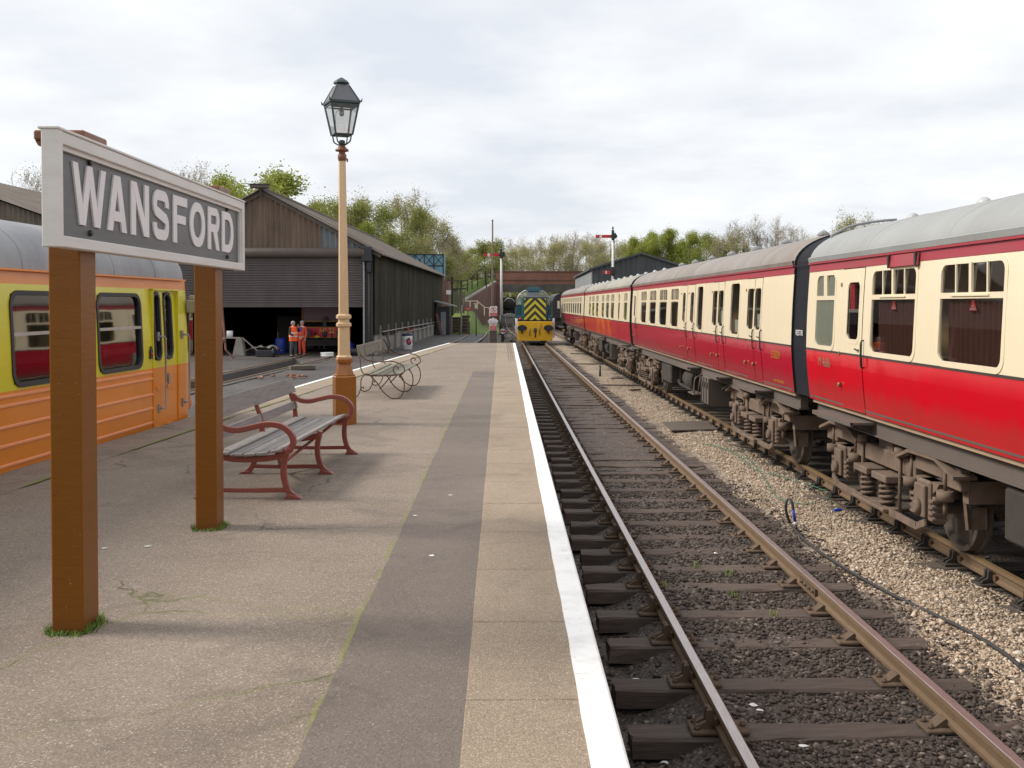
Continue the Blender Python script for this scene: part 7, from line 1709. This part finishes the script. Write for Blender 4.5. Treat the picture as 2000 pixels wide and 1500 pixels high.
# ------------------------------------------------------------------ trees
def tree_geo(seed, H=10, crown_w=3.2, first=.25, nlimb=9, sub=(6, 6), leaf=.17, nleaf=5, twig=True, upright=.55, gnarl=.18, ivy=0, leafspread=.35):
    rs = np.random.RandomState(seed); segs = []; tips = []
    def branch(p, d, L, r, lev, maxlev):
        n = 4 if lev < 2 else 3; pts = [p]; rr = [r]
        for i in range(n):
            d = d + rs.normal(0, gnarl, 3) + np.array([0, 0, .06 if lev else .0]); d /= np.linalg.norm(d); p = p + d * L / n; pts.append(p); rr.append(r * (1 - (i+1)/n*.72))
        segs.append((pts, rr, lev))
        if lev >= maxlev: tips.append((pts[-1], d)); tips.append((pts[-2], d)); return
        k = sub[min(lev-1, len(sub)-1)]
        for i in range(k):
            t = rs.uniform(.3, 1.0); j = min(n-1, int(t*n)); q = pts[j] + (pts[j+1]-pts[j])*(t*n-j); a = rs.normal(0, 1, 3); a -= a.dot(d)*d; a /= np.linalg.norm(a)
            dd = d*rs.uniform(.5, 1.0) + a*rs.uniform(.5, 1.0) + np.array([0, 0, .15]); dd /= np.linalg.norm(dd); branch(q, dd, L*rs.uniform(.38, .62), rr[j]*.55, lev+1, maxlev)
    # trunk
    p = np.zeros(3); pts = [p]; rr = [H*.022]; d = np.array([0, 0, 1.]); n = 8
    for i in range(n): d = d + rs.normal(0, .05, 3)*np.array([1, 1, 0]); d /= np.linalg.norm(d); p = p + d*H*.86/n; pts.append(p); rr.append(H*.022*(1-(i+1)/n*.85))
    segs.append((pts, rr, 0)); maxlev = 3
    for i in range(nlimb):
        t = first + (1-first)*(i+rs.uniform(0, 1))/nlimb; j = min(n-1, int(t*n)); q = pts[j] + (pts[j+1]-pts[j])*(t*n-j); a = rs.uniform(0, 6.28)
        tt = (t-first)/(1-first); Lh = crown_w * (math.sin(math.pi*(.18+.72*tt))**.7) * rs.uniform(.75, 1.15)
        dd = np.array([math.cos(a), math.sin(a), upright + tt*1.0]); dd /= np.linalg.norm(dd); branch(q, dd, Lh, max(.03, rr[j]*.5), 1, maxlev)
    tips.append((pts[-1], d))
    V = []; Fq = []; off = 0
    for pts, rr, lev in segs:
        k = 6 if lev == 0 else (4 if lev == 1 else 3)
        for i, (q, r) in enumerate(zip(pts, rr)):
            dd = pts[min(i+1, len(pts)-1)] - pts[max(i-1, 0)]; dd = dd/np.linalg.norm(dd); a = np.cross(dd, [0.3, .9, .1]); a /= np.linalg.norm(a); b = np.cross(dd, a); ang = np.arange(k)*2*np.pi/k; r = max(r, .011)
            V.append(q + r*(np.cos(ang)[:, None]*a + np.sin(ang)[:, None]*b))
            if i:
                for j in range(k): Fq.append((off+(i-1)*k+j, off+(i-1)*k+(j+1) % k, off+i*k+(j+1) % k, off+i*k+j))
        off += len(pts)*k
    trunk = (np.concatenate(V), np.array(Fq))
    T_ = np.array([t for t, _ in tips]); D_ = np.array([d for _, d in tips]); N = len(T_)*nleaf; idx = np.repeat(np.arange(len(T_)), nleaf)
    c = T_[idx] + rs.normal(0, leafspread, (N, 3)) + D_[idx]*rs.uniform(-.1, .3, (N, 1))
    if ivy:
        m = ivy; t = rs.uniform(.15, .92, m); c2 = np.stack([rs.normal(0, .06*H*(1.15-t), m), rs.normal(0, .06*H*(1.15-t), m), t*H*.86], -1); c = np.concatenate([c, c2]) if nleaf else c2; N = len(c)
    a = rs.normal(0, 1, (N, 3)); a /= np.linalg.norm(a, axis=1)[:, None]; b = np.cross(a, rs.normal(0, 1, (N, 3))); b /= np.linalg.norm(b, axis=1)[:, None]; s = leaf*rs.uniform(.5, 1.2, (N, 1))*.5
    v = np.stack([c-a*s-b*s*.6, c+a*s-b*s*.6, c+a*s*.8+b*s*.6, c-a*s*.8+b*s*.6], 1).reshape(-1, 3); f = np.arange(N*4).reshape(-1, 4)
    return trunk, (v, f)
def make_tree(name, mat, bark, **kw):
    (tv, tf_), (lv, lf) = tree_geo(**kw); o = empty(name, (0, 0, 0)); t = np_mesh('trunk', tv, tf_, M[bark], True); t.parent = o; l_ = np_mesh('crown', lv, lf, M[mat]); l_.parent = o; return o
PT = {}
PT['bright'] = [make_tree('green_tree', 'leaf_bright', 'bark', seed=s, crown_w=3.0, nleaf=22, leaf=.145, sub=(6, 6), nlimb=13, upright=.5, leafspread=.30, first=.12) for s in (1, 2)]
PT['mid'] = [make_tree('spring_tree', 'leaf_mid', 'bark', seed=s, crown_w=3.1, nleaf=16, leaf=.14, sub=(6, 6), nlimb=12, leafspread=.32, first=.1) for s in (3, 4)]
PT['olive'] = [make_tree('budding_tree', 'leaf_olive', 'bark_pale', seed=s, crown_w=3.2, nleaf=6, leaf=.13, sub=(7, 7), nlimb=12, leafspread=.28, first=.1) for s in (5, 6)]
PT['bare'] = [make_tree('bare_tree', 'leaf_brown', 'bark_pale', seed=s, crown_w=3.0, nleaf=1, leaf=.10, sub=(7, 7), nlimb=12, upright=1.1, gnarl=.22, leafspread=.22, first=.22) for s in (7, 8, 9)]
PT['ivy'] = [make_tree('ivy_clad_tree', 'leaf_ivy', 'bark', seed=s, crown_w=2.8, nleaf=0, leaf=.26, ivy=5200, sub=(8, 8), nlimb=13, upright=.8) for s in (10, 11)]
PT['white'] = [make_tree('blossom_bush', 'leaf_white', 'bark', seed=12, crown_w=3.6, nleaf=12, leaf=.2, first=.02, nlimb=14, sub=(6, 6))]
PT['bush'] = [make_tree('undergrowth_bush', 'leaf_mid', 'bark', seed=s, crown_w=4.6, nleaf=12, leaf=.24, first=.02, nlimb=14, upright=.25, sub=(6, 6), leafspread=.4) for s in (13,)]
PT['brush'] = [make_tree('brown_bush', 'leaf_olive', 'bark_pale', seed=s, crown_w=4.4, nleaf=7, leaf=.15, first=.02, nlimb=14, upright=.5, sub=(7, 7), leafspread=.4) for s in (14,)]
used = set()
def plant(kind, px, pytop, Y, base, wscale=1.0, label='', group=None, cat='tree', wob=True):
    q = PY(px, pytop, Y); H = q.z - base; src = PT[kind][random.randrange(len(PT[kind]))]; s = H/10.0 if kind in ('bright', 'mid', 'olive', 'bare', 'ivy') else H/9.2
    if src.name not in used: o = src; used.add(src.name)
    else: o = dup(src)
    o.location = (q.x, Y, base); o.rotation_euler = (0, 0, random.uniform(0, 6.28)); k = s*wscale; o.scale = (k, k, s); T(o, label, cat, group)
GA = 'spring trees behind the engine shed'; GB = 'bare brown trees behind the brick bridge'; GC_ = 'trees behind the grey building'
plant('bright', 508, 341, 104, 0, 1.3, 'fresh green round crowned tree rising left of the shed gable')
plant('bright', 460, 352, 107, 0, .95, 'fresh green tree behind the right end of the name board')
for px, py in ((366, 334), (398, 342), (63, 334)): plant('bare', px, py, 112, 0, .7, 'thin bare tree poking up behind the roof or name board at the left', 'bare trees at the far left')
for px, py, Y, k, w in ((618, 402, 118, 'mid', 1.0), (655, 400, 121, 'olive', 1.0), (690, 398, 114, 'mid', 1.0), (722, 402, 119, 'olive', 1.0), (752, 410, 114, 'mid', .95), (780, 396, 121, 'olive', .9), (812, 412, 116, 'mid', .8), (838, 430, 120, 'olive', 1.0), (858, 442, 114, 'olive', .9), (880, 470, 122, 'olive', .9), (700, 440, 108, 'bright', .8), (770, 455, 108, 'mid', .9), (820, 470, 109, 'olive', .9), (640, 415, 126, 'mid', 1)):
    lab = {'mid': 'green spring tree in the wood behind the engine shed roof', 'olive': 'brownish budding tree in the wood behind the engine shed', 'bright': 'low bright green tree just above the shed roof slope'}[k]
    plant(k, px, py, Y, 2.2, w, lab, GA)
plant('bare', 806, 384, 124, 2, .85, 'tall bare fan shaped tree above the wood behind the engine shed')
for px, py, Y, k in ((870, 500, 126, 'brush'), (895, 512, 135, 'bush'), (850, 520, 112, 'bush'), (880, 525, 128, 'brush')): plant(k, px, py, Y, 3.0, 1.2, 'low leafy bush on the embankment left of the bridge', 'bushes on the embankment', 'bush')
plant('white', 914, 526, 150, 4.2, 1.25, 'pale cream blossoming bush beyond the embankment fence', None, 'bush')
for px, py, k in ((925, 486, 'mid'), (948, 482, 'olive'), (965, 490, 'bush')): plant(k, px, py, 172, 4.5, 1.0, 'yellowish green tree left of the white signal arm', 'yellow green trees left of the signal', 'tree')
random.seed(21)
for i, px in enumerate(np.linspace(968, 1235, 17)):
    top = np.interp(px, [960, 1000, 1040, 1075, 1110, 1150, 1190, 1225, 1240], [486, 474, 474, 464, 463, 458, 464, 478, 490]) + random.uniform(-3, 5)
    plant('bare', px + random.uniform(-4, 4), top, 205 + random.uniform(-12, 14), 4, 1.0, 'bare grey brown tree in the row behind the brick bridge', GB)
for i, px in enumerate(np.linspace(985, 1230, 12)):
    plant('brush' if i % 3 else 'olive', px, 494 + random.uniform(-8, 10), 182 + random.uniform(-6, 8), 4, 1.0, 'brown budding undergrowth tree low behind the brick bridge', 'low brown trees behind the bridge')
for px, py, k, w in ((1248, 468, 'bright', .9), (1268, 458, 'bright', .9), (1290, 452, 'bright', .9), (1316, 462, 'bright', .9), (1330, 478, 'mid', 1), (1352, 460, 'bright', .75), (1376, 462, 'mid', .9), (1395, 472, 'olive', 1)):
    plant(k, px, py, 132 + random.uniform(-5, 5), 3.0, w, 'fresh green tree rising between the grey building and the coach roofs', GC_)
for px, py, k, w in ((1425, 435, 'bare', .8), (1420, 448, 'ivy', .8), (1440, 462, 'olive', 1), (1455, 450, 'ivy', .8), (1480, 432, 'bare', .9), (1478, 458, 'ivy', .8), (1497, 462, 'ivy', .8), (1515, 434, 'bare', .9), (1528, 455, 'ivy', .8), (1545, 445, 'bare', .9), (1570, 455, 'bare', .8), (1405, 470, 'olive', .9), (1590, 468, 'olive', .9)):
    lab = {'bare': 'bare twiggy tree above the brown coach roof', 'ivy': 'ivy smothered dark tree above the brown coach roof', 'olive': 'brownish budding tree above the brown coach roof'}[k]
    plant(k, px, py, 118 + random.uniform(-5, 5), 3.0, w, lab, 'trees above the second coach roof')
for px, py, k in ((1640, 440, 'bare'), (1668, 432, 'olive'), (1700, 430, 'bare'), (1720, 436, 'bare')): plant(k, px, py, 100 + random.uniform(-4, 4), 2, .9, 'sparse twiggy tree behind the pipe on the nearest coach roof', 'trees behind the nearest coach roof')
for px, py, Y in ((1082, 571, 168), (1095, 570, 172), (1000, 580, 240), (1015, 578, 245)): plant('bush', px, py, Y, 0, 1.4, 'green bush seen through the opening under the bridge', 'bushes under the bridge', 'bush')
for ls in PT.values():
    for o in ls:
        if o.name not in used:
            for c_ in list(o.children): bpy.data.objects.remove(c_, do_unlink=True)
            bpy.data.objects.remove(o, do_unlink=True)
